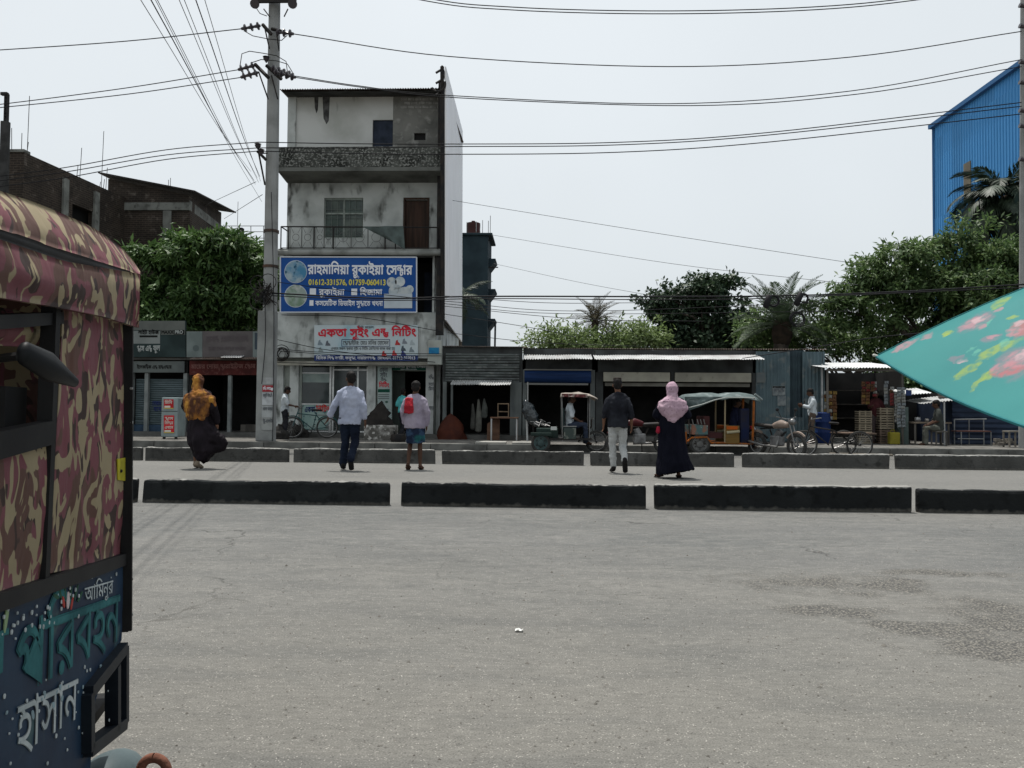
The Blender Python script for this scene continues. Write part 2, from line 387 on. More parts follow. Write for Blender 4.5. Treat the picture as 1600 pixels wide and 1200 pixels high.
    pts = [(1310, 912, .8, .40), (1480, 895, .7, .16), (1300, 955, .40, .18), (1480, 985, .75, .22), (1570, 960, .45, .5), (1610, 1020, .55, .28)]
    wm = None
    for px, py, rx, ry in pts:
        q = gz(px, py); e = ell(q[0], q[1], rx, ry); wm = e if wm is None else math_('MAXIMUM', wm, e)
    wm = rng(math_('ADD', wm, math_('MULTIPLY', math_('SUBTRACT', noise_(3.2, 8), .5), 3.4)), .15, .9)
    vs = vor(74.); stone = mix(rng(vs.outputs['Distance'], .25, .62), mix(rng(noise_(40, 2), .35, .65), (.24, .225, .19), (.13, .125, .115)), (.05, .049, .047))
    base = mix(math_('MULTIPLY', wm, .85), base, stone)
    # chips of aggregate everywhere
    v2 = vor(95.); chip = math_('MULTIPLY', rng(v2.outputs['Distance'], .22, .30, 1, 0), rng(noise_(31, 2), .48, .58)); base = mix(math_('MULTIPLY', chip, .75), base, (.33, .315, .285))
    v3 = vor(85., st=(1, 1.1, 1)); dk = math_('MULTIPLY', rng(v3.outputs['Distance'], .25, .33, 1, 0), rng(noise_(27, 2, (1, 1, 1), (5, 5, 5)), .50, .58)); base = mix(math_('MULTIPLY', dk, .7), base, (.06, .058, .055))
    base = mix(.45, base, rng(noise_(150, 4), .3, .7, .2, .8), 'OVERLAY')
    base = mix(.28, base, rng(noise_(28, 5, (.45, 1.6, 1)), .3, .7, .3, .7), 'OVERLAY')
    L.new(base, b.inputs['Base Color']); b.inputs['Roughness'].default_value = .9; b.inputs['Specular IOR Level'].default_value = .2
    hgt = math_('ADD', math_('MULTIPLY', noise_(95, 6), .55), math_('MULTIPLY', math_('MULTIPLY', wm, rng(vs.outputs['Distance'], .1, .6, 1, 0)), .9))
    bp = n.new('ShaderNodeBump'); bp.inputs['Strength'].default_value = .55; bp.inputs['Distance'].default_value = .012; L.new(hgt, bp.inputs['Height']); L.new(bp.outputs[0], b.inputs['Normal'])
    return m
structure(MB().add([(-160, -12, 0), (160, -12, 0), (160, 21.4, 0), (-160, 21.4, 0)], [(0, 1, 2, 3)]), 'road', road_mat())
pave_m = M('pavement_concrete', (.13, .125, .115), (.075, .072, .066), scale=1.6, col3=(.21, .20, .18), scale3=6, bump=.4, bscale=30)
KY = 21.35; PZ = .17; SHF = .30
structure(MB().box(-150, 150, KY, 60, -.04, PZ), 'pavement', pave_m)
kerb = MB()
for k in range(-16, 16): kerb.bbox(k*1.5+.006, k*1.5+1.494, KY-.14, KY-.002, -.03, PZ+.012, .02, .006)
structure(kerb, 'kerb', M('kerb_concrete', (.15, .15, .14), (.08, .08, .075), scale=2.5, bump=.3))
# ------------------------------------------------------------------ concrete dividers: two rows of precast blocks
def divider_mat(name, face, top):
    m = M(name, face, tuple(c*1.7 for c in face), scale=2.2, lo=.45, hi=.8, col3=tuple(c*.6 for c in face), scale3=7, rough=.9, bump=.5, bscale=25)
    t = m.node_tree; n = t.nodes; L = t.links; b = n['Principled BSDF']; src = b.inputs['Base Color'].links[0].from_socket
    g = n.new('ShaderNodeNewGeometry'); s = n.new('ShaderNodeSeparateXYZ'); L.new(g.outputs['True Normal'], s.inputs[0])
    tcx = n.new('ShaderNodeTexCoord'); zz = n.new('ShaderNodeSeparateXYZ'); L.new(tcx.outputs['Object'], zz.inputs[0])
    nz = n.new('ShaderNodeTexNoise'); nz.inputs['Scale'].default_value = 14; nz.inputs['Detail'].default_value = 8; L.new(tcx.outputs['Object'], nz.inputs['Vector'])
    a = n.new('ShaderNodeMath'); a.operation = 'MULTIPLY_ADD'; L.new(nz.outputs['Fac'], a.inputs[0]); a.inputs[1].default_value = .07; L.new(zz.outputs[2], a.inputs[2])
    r = n.new('ShaderNodeMapRange'); r.inputs[1].default_value = .295; r.inputs[2].default_value = .31; L.new(a.outputs[0], r.inputs[0])   # paint scuffed off along the top
    x = n.new('ShaderNodeMixRGB'); L.new(r.outputs[0], x.inputs[0]); L.new(src, x.inputs[1]); x.inputs[2].default_value = (*top, 1)
    a2 = n.new('ShaderNodeMath'); a2.operation = 'MULTIPLY_ADD'; L.new(nz.outputs['Fac'], a2.inputs[0]); a2.inputs[1].default_value = -.10; L.new(zz.outputs[2], a2.inputs[2]); r2 = n.new('ShaderNodeMapRange'); r2.inputs[1].default_value = -.005; r2.inputs[2].default_value = -.045; r2.inputs[4].default_value = .6; L.new(a2.outputs[0], r2.inputs[0])
    x2 = n.new('ShaderNodeMixRGB'); L.new(r2.outputs[0], x2.inputs[0]); L.new(x.outputs[0], x2.inputs[1]); x2.inputs[2].default_value = (.14, .132, .115, 1); L.new(x2.outputs[0], b.inputs['Base Color'])          # road dust splashed on the foot
    return m
near_m = divider_mat('divider_black_paint', (.014, .0155, .016), (.24, .235, .22)); far_m = divider_mat('divider_grey_concrete', (.058, .058, .055), (.28, .275, .26))
def divider(px0, px1, py, yy, mat, label, grp, hgt=.27, dep=.12):
    x0, x1 = gz(px0, py)[0], gz(px1, py)[0]
    # py only serves to turn columns into metres: the row stands at yy
    d0, d1 = ray(px0, py), ray(px1, py); x0 = d0[0]*yy/d0[1]; x1 = d1[0]*yy/d1[1]
    mb = MB().bbox(0, x1-x0, 0, dep, -.02, hgt+random.uniform(-.012, .008), .034, .018, nx=26)
    me = mb.mesh('divider_block'); me.materials.append(mat); o = link(bpy.data.objects.new('divider_block', me)); o.location = (x0, yy+random.uniform(-.03, .03), 0)
    o.rotation_euler = (random.uniform(-.02, .02), random.uniform(-.003, .003), random.uniform(-.008, .008)); tag(o, label, 'road divider', grp); return o
G1, G2 = 'black divider blocks of the near row', 'grey divider blocks of the far row'
for a, b, py, lab in [(40, 212, 786, 'black concrete divider block mostly hidden behind the camouflage three-wheeler'),
                      (221, 607, 788, 'black concrete divider block just right of the camouflage three-wheeler, near row'),
                      (625, 1010, 793, 'black near-row divider block in the middle of the picture'),
                      (1023, 1425, 798, 'black near-row divider block in front of the woman with pink headscarf'),
                      (1437, 1830, 803, 'black near-row divider block cut by the right picture edge')]:
    divider(a, b, py, 9.03, near_m, lab, G1)
for a, b, py, lab in [(20, 219, 719, 'grey far-row divider block mostly hidden by the camouflage three-wheeler'),
                      (227, 450, 720, 'grey far-row divider block behind the woman in the orange scarf'),
                      (458, 680, 722, 'grey far-row divider block behind the man in white shirt'),
                      (690, 912, 725, 'grey far-row divider block in front of the shop with the wooden table'),
                      (922, 1148, 728, 'grey far-row divider block behind the youth in black shirt'),
                      (1160, 1391, 733, 'grey far-row divider block in front of the parked motorcycle and bicycle'),
                      (1400, 1640, 735, 'grey far-row divider block at the right edge before the tea stall')]:
    divider(a, b, py, 16.0, far_m, lab, G2, .275)
# loose chips on the road
mb = MB(); rr = random.Random(5)
for i in range(2600):
    y = rr.uniform(2.4, 8.9); x = rr.uniform(-.9, .9)*y*.8; s = rr.uniform(.0025, .0075)*(1.9 if rr.random() < .04 else 1); a = rr.uniform(0, 6.28)
    pts = [(x+s*math.cos(a+k*2.09)*rr.uniform(.7, 1.3), y+s*math.sin(a+k*2.09)*rr.uniform(.7, 1.3), .001) for k in range(3)]
    mb.add(pts+[(x, y, s*.8)], [(0, 1, 3), (1, 2, 3), (2, 0, 3)])
o = mb.build('gravel', M('gravel_chips', (.26, .245, .22), (.14, .13, .115), scale=6, rough=.9)); o['kind'] = 'stuff'; o['label'] = 'small loose stone chips scattered on the asphalt'; o['category'] = 'gravel'
for px, py, lab, w in [(811, 987, 'scrap of white paper lying on the asphalt', .028), (1112, 727, 'crushed white cup at the foot of the far dividers', .07), (1088, 727, 'red wrapper at the foot of the far divider row', .10)]:
    p = gz(px, py); mb = MB(); n_ = 5
    vs = [(p[0]+(i/n_-.5)*w*1.4, p[1]+(j/n_-.5)*w, .006+.018*abs(noise.noise(Vector((i*.7, j*.7, px))))) for j in range(n_+1) for i in range(n_+1)]
    mb.add(vs, [(j*(n_+1)+i, j*(n_+1)+i+1, (j+1)*(n_+1)+i+1, (j+1)*(n_+1)+i) for j in range(n_) for i in range(n_)])
    solo(mb, 'litter', M('litter_red', (.5, .06, .05), rough=.5) if 'red' in lab else M('litter_white', (.75, .75, .72), rough=.6), lab, 'litter', (p[0], p[1], 0))
# ================================================================== FOUR-STOREY BUILDING with signs
FY = 25.5
plaster = M('grimy_plaster', (.50, .525, .51), (.30, .318, .305), scale=1.4, lo=.42, hi=.68, col3=(.07, .073, .066), scale3=3.0, lo3=.57, hi3=.74, stretch3=(1, 1, .45), bump=.25, bscale=30)
whitewash = M('white_wash', (.62, .63, .61), (.45, .46, .43), scale=.9, lo=.45, hi=.7, col3=(.06, .062, .058), scale3=1.5, lo3=.62, hi3=.76, stretch3=(1.4, 1, .35))
rawcement = M('raw_cement', (.20, .20, .185), (.12, .122, .113), scale=2, col3=(.30, .30, .28), scale3=4, bump=.4)
mould = M('mouldy_parapet', (.085, .09, .082), (.028, .03, .027), scale=2.4, col3=(.22, .225, .21), scale3=16, lo3=.52, hi3=.6, bump=.5, bscale=35)
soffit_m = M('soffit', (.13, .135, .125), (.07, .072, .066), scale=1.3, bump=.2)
darkwood = M('dark_brown_door', (.055, .032, .024), (.03, .02, .016), scale=3, stretch=(4, 1, .3), rough=.6)
bluedoor = M('blue_grey_steel', (.035, .045, .07), (.02, .027, .04), scale=3, rough=.6)
alu = M('aluminium', (.62, .63, .62), (.45, .46, .46), scale=4, rough=.4, metal=.6)
glass_d = M('dark_glass', (.02, .028, .03), (.035, .045, .045), scale=1.5, rough=.12, spec=.6, fine=0)
black = M('black_metal', (.02, .02, .021), (.035, .03, .026), scale=5, rough=.55)
galv = M('galvanised_tin', (.50, .51, .51), (.33, .33, .32), scale=2, lo=.4, hi=.7, col3=(.14, .09, .06), scale3=3.2, lo3=.62, hi3=.75, rough=.5, metal=.35)
rusty = M('rusted_tin', (.13, .10, .085), (.07, .05, .04), scale=2.2, col3=(.22, .21, .2), scale3=5, rough=.8)
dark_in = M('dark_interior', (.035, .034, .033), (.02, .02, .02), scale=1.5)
cement_floor = M('cement_floor', (.12, .118, .11), (.07, .07, .066), scale=1.5)
bx0, bx1 = ax(450, FY, 250), ax(689, FY, 400); BW = bx1-bx0
Z = lambda py, Y=FY, px=560: azz(py, Y, px)
X = lambda px, Y=FY, py=500: ax(px, Y, py)
bld = thing('apartment_building', 'narrow four-storey plastered building with blue sign and stacked balconies beside the pole', 'building', ((bx0+bx1)/2, FY, PZ))
z_gf = SHF; z_1 = Z(560); z_2 = Z(396); z_3 = Z(285); z_top = Z(146)
BD = 5.6
# ground floor wall with openings
gfl = X(431, FY, 600)
opn = [(X(473), X(577), z_gf, Z(572)), (X(613), X(667), z_gf, Z(579))]
MB().holes(gfl, X(681), z_gf-.25, z_1-.02, FY, FY+.22, opn).build('ground_floor_wall', M('pale_green_plaster', (.33, .36, .33), (.23, .25, .23), scale=1.6, col3=(.10, .105, .095), scale3=3, lo3=.6, hi3=.75, stretch3=(1, 1, .4), bump=.2), bld)
MB().box(gfl-.1, X(690), FY-.55, FY+BD, PZ-.02, z_gf).build('plinth', cement_floor, bld)
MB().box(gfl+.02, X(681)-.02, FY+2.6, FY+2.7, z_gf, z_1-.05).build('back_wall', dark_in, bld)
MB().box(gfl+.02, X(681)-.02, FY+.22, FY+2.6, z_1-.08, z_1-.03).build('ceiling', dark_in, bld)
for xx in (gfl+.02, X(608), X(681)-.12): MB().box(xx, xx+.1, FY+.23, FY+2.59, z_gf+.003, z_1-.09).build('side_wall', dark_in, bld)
for pa, pb in ((431, 446), (456, 470), (577, 590)):
    MB().bbox(X(pa), X(pb), FY-.13, FY-.003, z_gf, Z(568), .015).build('pilaster', plaster, bld)
pr = MB().bbox(X(667)+.01, X(680), FY-.16, FY-.003, z_gf, Z(569), .015).build('pilaster', M('white_pillar', (.46, .47, .46), (.36, .37, .36), scale=2), bld)
# shop front: glass, aluminium frame, printed panel
sf = MB()
for pa, pb in ((516, 519), (520.5, 523), (559, 561.5), (574, 576.5)): sf.box(X(pa), X(pb), FY+.02, FY+.07, z_gf+.004, Z(573))
sf.box(X(473), X(516), FY+.02, FY+.07, Z(584), Z(582.5)); sf.box(X(523)+.002, X(574)-.002, FY+.024, FY+.066, Z(579), Z(577)); sf.box(X(473), X(574), FY+.018, FY+.072, z_gf+.02, Z(673.5))
sf.box(X(473), X(516), FY+.02, FY+.07, Z(633), Z(631))
sfo = sf.build('shop_front_frame', alu, bld)
MB().box(X(473)+.01, X(575), FY+.04, FY+.048, z_gf+.03, Z(574)).build('glass', glass_d, sfo)
MB().box(X(474), X(515.5), FY+.03, FY+.036, Z(598), Z(584.5)).build('frosted_band', M('frosted_film', (.30, .36, .34), (.22, .27, .26), scale=3), sfo)
pnl = MB().box(X(474), X(515.5), FY+.028, FY+.036, Z(672), Z(633.5)).build('printed_panel', M('printed_panel_green', (.30, .40, .37), (.22, .33, .31), scale=2.4, col3=(.06, .10, .12), scale3=7, lo3=.6, hi3=.64), sfo)
lettering('একতা', M('letter_navy', (.02, .03, .10)), bld, at(476, 644, FY+.026), at(492, 644, FY+.026), .26, bold=.03)
lettering('নিটিং', M('letter_red', (.5, .03, .03)), bld, at(494, 643, FY+.026), at(515, 643, FY+.026), .26, bold=.03)
for k, (pa, c) in enumerate(((492, (.55, .55, .48)), (496, (.6, .58, .45)), (500, (.62, .6, .5)), (503.5, (.55, .30, .03)), (507, (.5, .35, .10)))):
    MB().bbox(X(pa), X(pa+3.2), FY+.12, FY+.32, Z(631), Z(616+k % 3), .006).build('yarn_box', M(f'yarn{k}', c, rough=.7), bld)
# stair doorway: green steel leaf half open
MB().box(X(613), X(632), FY+.25, FY+.29, z_gf+.01, Z(580)).build('door_leaf', M('dull_green_door', (.05, .06, .055), (.035, .04, .037), scale=2), bld)
# band over the ground floor, slab, first floor recess
band = MB().bbox(gfl-.03, X(684, FY, 520), FY-.42, FY+.3, z_1-.012, Z(490)-.0, .02, .008, nx=8).build('fascia_wall', plaster, bld)
MB().bbox(gfl, X(682), FY-.5, FY-.43, Z(571.5, FY-.5), Z(565, FY-.5), .01).build('ledge', M('cream_ledge', (.36, .35, .29), (.24, .23, .20), scale=2), bld)
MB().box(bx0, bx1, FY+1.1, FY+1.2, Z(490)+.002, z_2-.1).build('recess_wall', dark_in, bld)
MB().box(bx0, bx0+.2, FY-.1, FY+1.1, Z(490)+.004, z_2-.1).build('side_wall', plaster, bld)
MB().bbox(X(677.5), X(681), FY-.38, FY-.25, Z(490)+.004, z_2-.02, .01).build('post', plaster, bld)
MB().box(X(655), X(676), FY+1.0, FY+1.08, Z(488), Z(417)).build('door', bluedoor, bld)
# second floor slab with rounded edge
sb = MB().tube([(X(434, FY-.62, 396), FY-.62, Z(394.5, FY-.62)), (X(690, FY-.62, 396), FY-.62, Z(395.5, FY-.62))], .085, 12)
sb.box(X(434.2, FY-.62, 396), X(689.8, FY-.62, 396), FY-.6, FY+.2, z_2-.1, z_2+.03); sb.build('balcony_slab', M('slab_grey', (.27, .28, .265), (.16, .165, .155), scale=2, bump=.3), bld)
# second floor wall with window and door
win = (X(503.5), X(565), Z(372), Z(309)); dr = (X(630), X(667), z_2+.03, Z(312))
MB().holes(bx0, bx1, z_2+.03, z_3+.25, FY, FY+.2, [win, dr]).build('second_floor_wall', plaster, bld)
MB().box(bx0+.01, bx1-.01, FY+2.4, FY+2.5, z_2, z_top-.1).build('back_wall', dark_in, bld)
w_ = MB()
fx = [win[0], (win[0]+win[1])/2, win[1]]
for k in range(3): w_.box(fx[k]-.03 if k else fx[k], fx[k]+.03 if k < 2 else fx[k], FY+.06, FY+.1, win[2], win[3])
for zz in (win[2], win[2]+.6*(win[3]-win[2]), win[3]-.05): w_.box(win[0]+.001, win[1]-.001, FY+.062, FY+.098, zz, zz+.05)
wo = w_.build('window', M('green_window_frame', (.30, .34, .31), (.2, .23, .21), scale=4), bld)
for k in range(2):
    for j, (a, b) in enumerate(((.03, .58), (.64, .95))):
        MB().box(fx[k]+.035, fx[k+1]-.035, FY+.075, FY+.08, win[2]+a*(win[3]-win[2]), win[2]+b*(win[3]-win[2])).build('pane', M(f'pane_{(k+j) % 2}', ((.04, .07, .055), (.075, .10, .08))[(k+j) % 2], (.02, .035, .03), scale=2.5, rough=.25, spec=.5), wo)
g_ = MB()
for k in range(7): xk = win[0]+.05+(win[1]-win[0]-.1)*k/6; g_.tube([(xk, FY+.03, win[2]+.02), (xk, FY+.03, win[3]-.02)], .006, 5)
for k in range(5): zk = win[2]+.08+(win[3]-win[2]-.16)*k/4; g_.tube([(win[0]+.02, FY+.03, zk), (win[1]-.02, FY+.03, zk)], .006, 5)
g_.build('grille', M('grille_grey', (.16, .18, .17)), wo)
MB().box(dr[0]+.02, dr[1]-.02, FY+.09, FY+.13, dr[2], dr[3]-.02).build('door', darkwood, bld)
df = MB().box(dr[0]-.04, dr[0]+.02, FY-.02, FY+.14, dr[2], dr[3]); df.box(dr[1]-.02, dr[1]+.04, FY-.02, FY+.14, dr[2], dr[3]); df.box(dr[0]-.04, dr[1]+.04, FY-.02, FY+.14, dr[3]+.001, dr[3]+.06); df.build('door_frame', darkwood, bld)
# railing
RY = FY-.6; rl = thing('balcony_railing', 'black iron railing with curled motifs along the second-floor balcony', 'railing', (X(560, RY, 390), RY, z_2+.03))
ra, rb = X(439, RY, 370), X(684, RY, 370); zt, zb = Z(354, RY), Z(387.5, RY)
MB().tube([(ra, RY, zt), (rb, RY, zt-.03)], .022, 6).build('top_rail', black, rl); MB().tube([(ra, RY, zb), (rb, RY, zb)], .016, 6).build('bottom_rail', black, rl)
for px in (439, 451, 491, 521, 602, 618, 684): MB().tube([(X(px, RY, 370), RY, z_2+.02), (X(px, RY, 370), RY, zt)], .02, 6).build('post', black, rl)
for a, b in ((453, 490), (493, 520), (523, 601)):
    xa, xb = X(a, RY, 370), X(b, RY, 370); n = max(2, int((xb-xa)/.42)); mo = MB(); hm = (zt-zb)/2
    for k in range(n):
        cx = xa+(xb-xa)*(k+.5)/n; w = (xb-xa)/n/2
        mo.torus((cx, RY, zb+hm), min(w, hm)*.55, .007, 1, 18, 4)
        for s in (-1, 1):
            mo.tube([(cx+s*w*.95, RY, zb), (cx+s*w*.95, RY, zt)], .008, 4); mo.tube([(cx+s*w*.9, RY, zb), (cx+s*w*.35, RY, zb+hm*.6)], .006, 4); mo.tube([(cx+s*w*.9, RY, zt), (cx+s*w*.35, RY, zt-hm*.6)], .006, 4)
    mo.build('scroll_panel', M('grey_iron', (.10, .105, .10)), rl)
MB().tube([(ra, RY, zt), (ra, FY, zt)], .02, 6).build('side_rail', black, rl); MB().tube([(ra, RY, zb), (ra, FY, zb)], .014, 6).build('side_rail', black, rl)
# cloth over the railing
def cloth(name, P, mat, parent=None, thick=.012, nu=18, nv=10, fold=.03, k=9.0, world=True):
    """drape between four corners P (tl,tr,br,bl) with folds"""
    P = [np.array(p, float) for p in P]; mb = MB(); vs = []; nr = np.cross(P[1]-P[0], P[3]-P[0]); nr /= np.linalg.norm(nr)
    for j in range(nv+1):
        v = j/nv
        for i in range(nu+1):
            u = i/nu; p = (P[0]*(1-u)+P[1]*u)*(1-v)+(P[3]*(1-u)+P[2]*u)*v
            vs.append(p+nr*fold*(math.sin(u*k+v*1.3)*(.3+v)+noise.noise(Vector((u*4, v*3, k)))*.9))
    fs = [(j*(nu+1)+i, j*(nu+1)+i+1, (j+1)*(nu+1)+i+1, (j+1)*(nu+1)+i) for j in range(nv) for i in range(nu)]
    b = len(vs); vs += [p+nr*thick for p in vs]; fs += [tuple(b+q for q in f[::-1]) for f in fs]
    mb.add(vs, fs); return mb
tarp = cloth('tarp', [at(566, 354, RY-.04), at(630, 353, RY-.04), at(633, 390, RY-.05), at(606, 374, RY-.05)], None, fold=.04)
solo(tarp, 'hanging_tarp', M('grey_green_tarp', (.10, .13, .125), (.06, .075, .072), scale=3, rough=.6), 'grey-green tarp slung over the second-floor balcony railing', 'tarp', tuple(at(600, 360, RY)), smooth=True)
# third floor: balcony with mouldy parapet
PYF = FY-.95; bl_, br_ = X(434, PYF, 245), X(693, PYF, 245); pz0, pz1 = Z(262, PYF), Z(229, PYF)
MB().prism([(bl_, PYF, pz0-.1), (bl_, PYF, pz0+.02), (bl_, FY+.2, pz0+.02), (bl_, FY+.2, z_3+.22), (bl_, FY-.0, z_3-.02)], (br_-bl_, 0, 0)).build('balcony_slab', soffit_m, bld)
par = MB().bbox(bl_, br_, PYF, PYF+.13, pz0+.022, pz1, .012, .012, nx=16); par.build('parapet', mould, bld)
rr = random.Random(3); blk_m = None
for j in range(4):
    for i in range(34):
        if rr.random() < .5+.25*noise.noise(Vector((i*.35, j*.8, 2))): continue
        xa = bl_+.55+(br_-bl_-1.1)*i/34; MB().bbox(xa+rr.uniform(-.02, .02), xa+rr.uniform(.06, .12), PYF-.012, PYF+.012, pz0+.12+j*.14, pz0+.12+j*.14+rr.uniform(.05, .09), .012, .012).build('pierced_block', M('pale_block', (.23, .235, .22), (.06, .062, .057), scale=9, lo=.45, hi=.55), bld)
for xx in (bl_+.001, br_-.131): MB().box(xx, xx+.13, PYF+.131, FY, pz0+.023, pz1-.02).build('parapet_side', mould, bld)
MB().bbox(X(596, PYF, 245), X(599, PYF, 245), PYF-.03, PYF-.016, pz0+.1, pz1-.01, .003).build('pier', mould, bld)
# top floor
td = (X(578), X(609.5), Z(229), Z(187.5)); tw = (X(643.5), X(661.5), Z(219.5), Z(208.5)); xm = X(609.8)
MB().holes(bx0+.25, xm, pz0+.2, z_top, FY, FY+.2, [(td[0], xm, td[2]-1, td[3])]).build('third_floor_wall', whitewash, bld)
MB().holes(xm+.004, bx1, pz0+.2, z_top, FY-.004, FY+.2, [tw]).build('third_floor_wall', rawcement, bld)
MB().bbox(bx0-.02, bx0+.25, FY-.06, FY+.2, pz0+.2, z_top, .01).build('pilaster', plaster, bld)
MB().box(td[0], xm, FY+.06, FY+.1, pz0+.2, td[3]).build('door', bluedoor, bld)
MB().box(tw[0], tw[1], FY+.08, FY+.12, tw[2], tw[3]).build('vent_opening', dark_in, bld)
for pa, pb, pc in ((485, 492, 177), (498, 510, 194)):       # soot runs under the roof
    cx = X((pa+pb)/2); w = (X(pb)-X(pa))/2
    MB().prism([(cx-w, FY-.004, z_top), (cx+w, FY-.004, z_top), (cx+w*.8, FY-.004, Z(pc)+.12), (cx+w*.2, FY-.004, Z(pc)), (cx-w*.6, FY-.004, Z(pc)+.2)], (0, .003, 0)).build('soot_stain', M('soot', (.05, .05, .05), (.12, .12, .12), scale=5), bld)
rk = MB()
for j in range(3):
    for i in range(6): xa = X(622)+.235*i+(.11 if j % 2 else 0); rk.bbox(xa, xa+.2, FY-.02, FY-.005, Z(152)-.12-.13*j, Z(152)-.12-.13*j+.085, .006)
rk.build('exposed_brick_row', M('limewashed_brick', (.36, .36, .34), (.22, .22, .21), scale=6), bld)
# side and rear walls
MB().box(bx1-.2, bx1-.002, FY+.21, FY+BD, z_gf, z_top-.05).build('side_wall', plaster, bld, label='right side wall in shade of the billboard')
MB().box(bx0+.002, bx0+.2, FY+.21, FY+BD, z_gf, z_top-.05).build('side_wall', plaster, bld)
MB().box(bx0+.21, bx1-.21, FY+BD-.2, FY+BD, z_gf, z_top-.05).build('rear_wall', plaster, bld)
# tin roof, overhanging, with purlin
ry0 = FY-.75
rf = MB().corr((X(437, ry0, 140), ry0, Z(138.5, ry0)), (X(694, ry0, 138)-X(437, ry0, 140), 0, 0), (0, BD+.6, .35), .08, .016)
rf.build('roof', rusty, bld)
MB().prism([(X(440, ry0, 140), ry0+.06, Z(141, ry0)), (X(440, ry0, 140), ry0+.14, Z(141, ry0)), (X(440, ry0, 140), FY, Z(150)), (X(440, ry0, 140), FY, Z(151.5))], (X(691, ry0, 140)-X(440, ry0, 140), 0, 0)).build('eaves_board', M('eaves_dark', (.07, .07, .066), (.04, .04, .038), scale=2), bld)
# ------------------------------------------------------------------ billboard on the right flank
q0 = at(697, 300, FY-1.0); bxx = q0[0]
bill = thing('billboard', 'tall white sheet billboard seen edge-on along the building side', 'billboard', (bxx, FY-1.0, PZ))
nrm = np.array([1.0, 0.035, 0]); nrm /= np.linalg.norm(nrm)
pb_ = [onp(px, py, q0, nrm) for px, py in ((697, 104), (723, 205), (722, 534), (690.5, 497))]
pb_[3] = onp(697, 500, q0, nrm)
MB().prism(pb_, nrm*-.04).build('white_sheet', M('white_panaflex', (.86, .86, .875), (.80, .80, .81), scale=.7, lo=.4, hi=.7, col3=(.6, .6, .62), scale3=1.2, lo3=.62, hi3=.75, stretch3=(1, 2, .2), rough=.6), bill)
fr = MB(); e0 = pb_[0]; e3 = pb_[3]; off = nrm*-.12
def lerp(a, b, t): return a*(1-t)+b*t
for (a, b) in ((pb_[0], pb_[3]), (lerp(pb_[0], pb_[1], .93)-np.array([0, 0, .3]), lerp(pb_[3], pb_[2], .93)), (lerp(pb_[0], pb_[1], .5)-np.array([0, 0, .15]), lerp(pb_[3], pb_[2], .5))): fr.tube([a+off, b+off], .06, 6)
for t in (0, .17, .34, .5, .67, .84, 1): fr.tube([lerp(e0, e3, t)+off, lerp(lerp(e0, e3, t), lerp(pb_[1], pb_[2], t), .93)+off], .04, 6)
fr.build('steel_frame', black, bill)
MB().bbox(q0[0]-.34, q0[0]-.1, FY-.55, FY-.35, Z(525), Z(140), .01).build('post', black, bill)  # black upright serves as steel frame and as the shadowed building edge
mb = MB()
for t in (.02, .10, .19): p = lerp(e0, e3, t*.5); mb.tube([p+off, p+off*2.6+np.array([0, 0, -.12])], .035, 6)
mb.torus(e0+off*2+np.array([0, 0, -.55]), .22, .04, 1, 14, 6, 1.2, 4.2); mb.build('lamp_bracket', black, bill)
# ------------------------------------------------------------------ signs on the building
SB = FY-.66
white_l = M('letter_white', (.72, .74, .78), rough=.6, fine=0); yellow_l = M('letter_yellow', (.62, .55, .10), rough=.6, fine=0); red_l = M('letter_crimson', (.55, .03, .05), rough=.6, fine=0); navy_l = M('letter_dark_navy', (.02, .03, .12), fine=0); grey_l = M('letter_grey', (.11, .12, .13), fine=0)
sg = thing('signboard', 'large blue clinic signboard with white Bengali lettering and phone numbers', 'signboard', tuple(at(545, 488, SB)))
bluep = M('blue_print', (.012, .06, .23), (.02, .085, .29), scale=.8, lo=.35, hi=.7, rough=.55, fine=0)
def rect(pa, pb, qa, qb, Y, t=.02): return MB().prism([at(pa, qa, Y), at(pb, qa, Y), at(pb, qb, Y), at(pa, qb, Y)], (0, t, 0))
rect(438, 651, 401.5, 488, SB, .05).build('board', bluep, sg)
fm = MB()
for a, b in (((438, 401.5), (651, 402)), ((651, 402), (651, 488)), ((651, 488), (438, 488)), ((438, 488), (438, 401.5))): fm.tube([at(*a, SB), at(*b, SB)], .022, 6)
fm.build('frame', M('frame_white', (.55, .57, .6)), sg)
def disc(px, py, Y, rpx, mat, parent, name, t=.006, ry=None, n=28):
    c = at(px, py, Y); s = Y/F*1.0
    return MB().prism([(c[0]+rpx*s*math.cos(a), Y, c[2]+(ry or rpx)*s*math.sin(a)) for a in [2*math.pi*k/n for k in range(n)]], (0, t, 0)).build(name, mat, parent)
disc(462, 424.5, SB-.012, 18.3, M('ring_white', (.5, .56, .62)), sg, 'picture_ring', .012); disc(462, 424.5, SB-.018, 17.3, M('picture_sea', (.07, .22, .36), (.34, .42, .46), scale=2.2, lo=.45, hi=.6, col3=(.02, .08, .14), scale3=3.5, lo3=.55, hi3=.62, fine=0), sg, 'picture')
disc(462, 462.5, SB-.012, 18.3, _M['ring_white'], sg, 'picture_ring', .012); disc(462, 462.5, SB-.018, 17.3, M('picture_field', (.30, .36, .33), (.17, .25, .18), scale=2.5, lo=.45, hi=.58, col3=(.5, .52, .5), scale3=3.5, fine=0), sg, 'picture')
lettering('রাহমানিয়া রুকাইয়া সেন্টার', white_l, sg, at(481, 428, SB-.006), at(644, 429, SB-.006), .44, bold=.03)
lettering('01612-331576, 01759-060413', yellow_l, sg, at(482, 445, SB-.006), at(603, 445.5, SB-.006), .25, bold=.035)
lettering('■ রুকাইয়া', white_l, sg, at(483, 460.5, SB-.006), at(538, 461, SB-.006), .27, bold=.025)
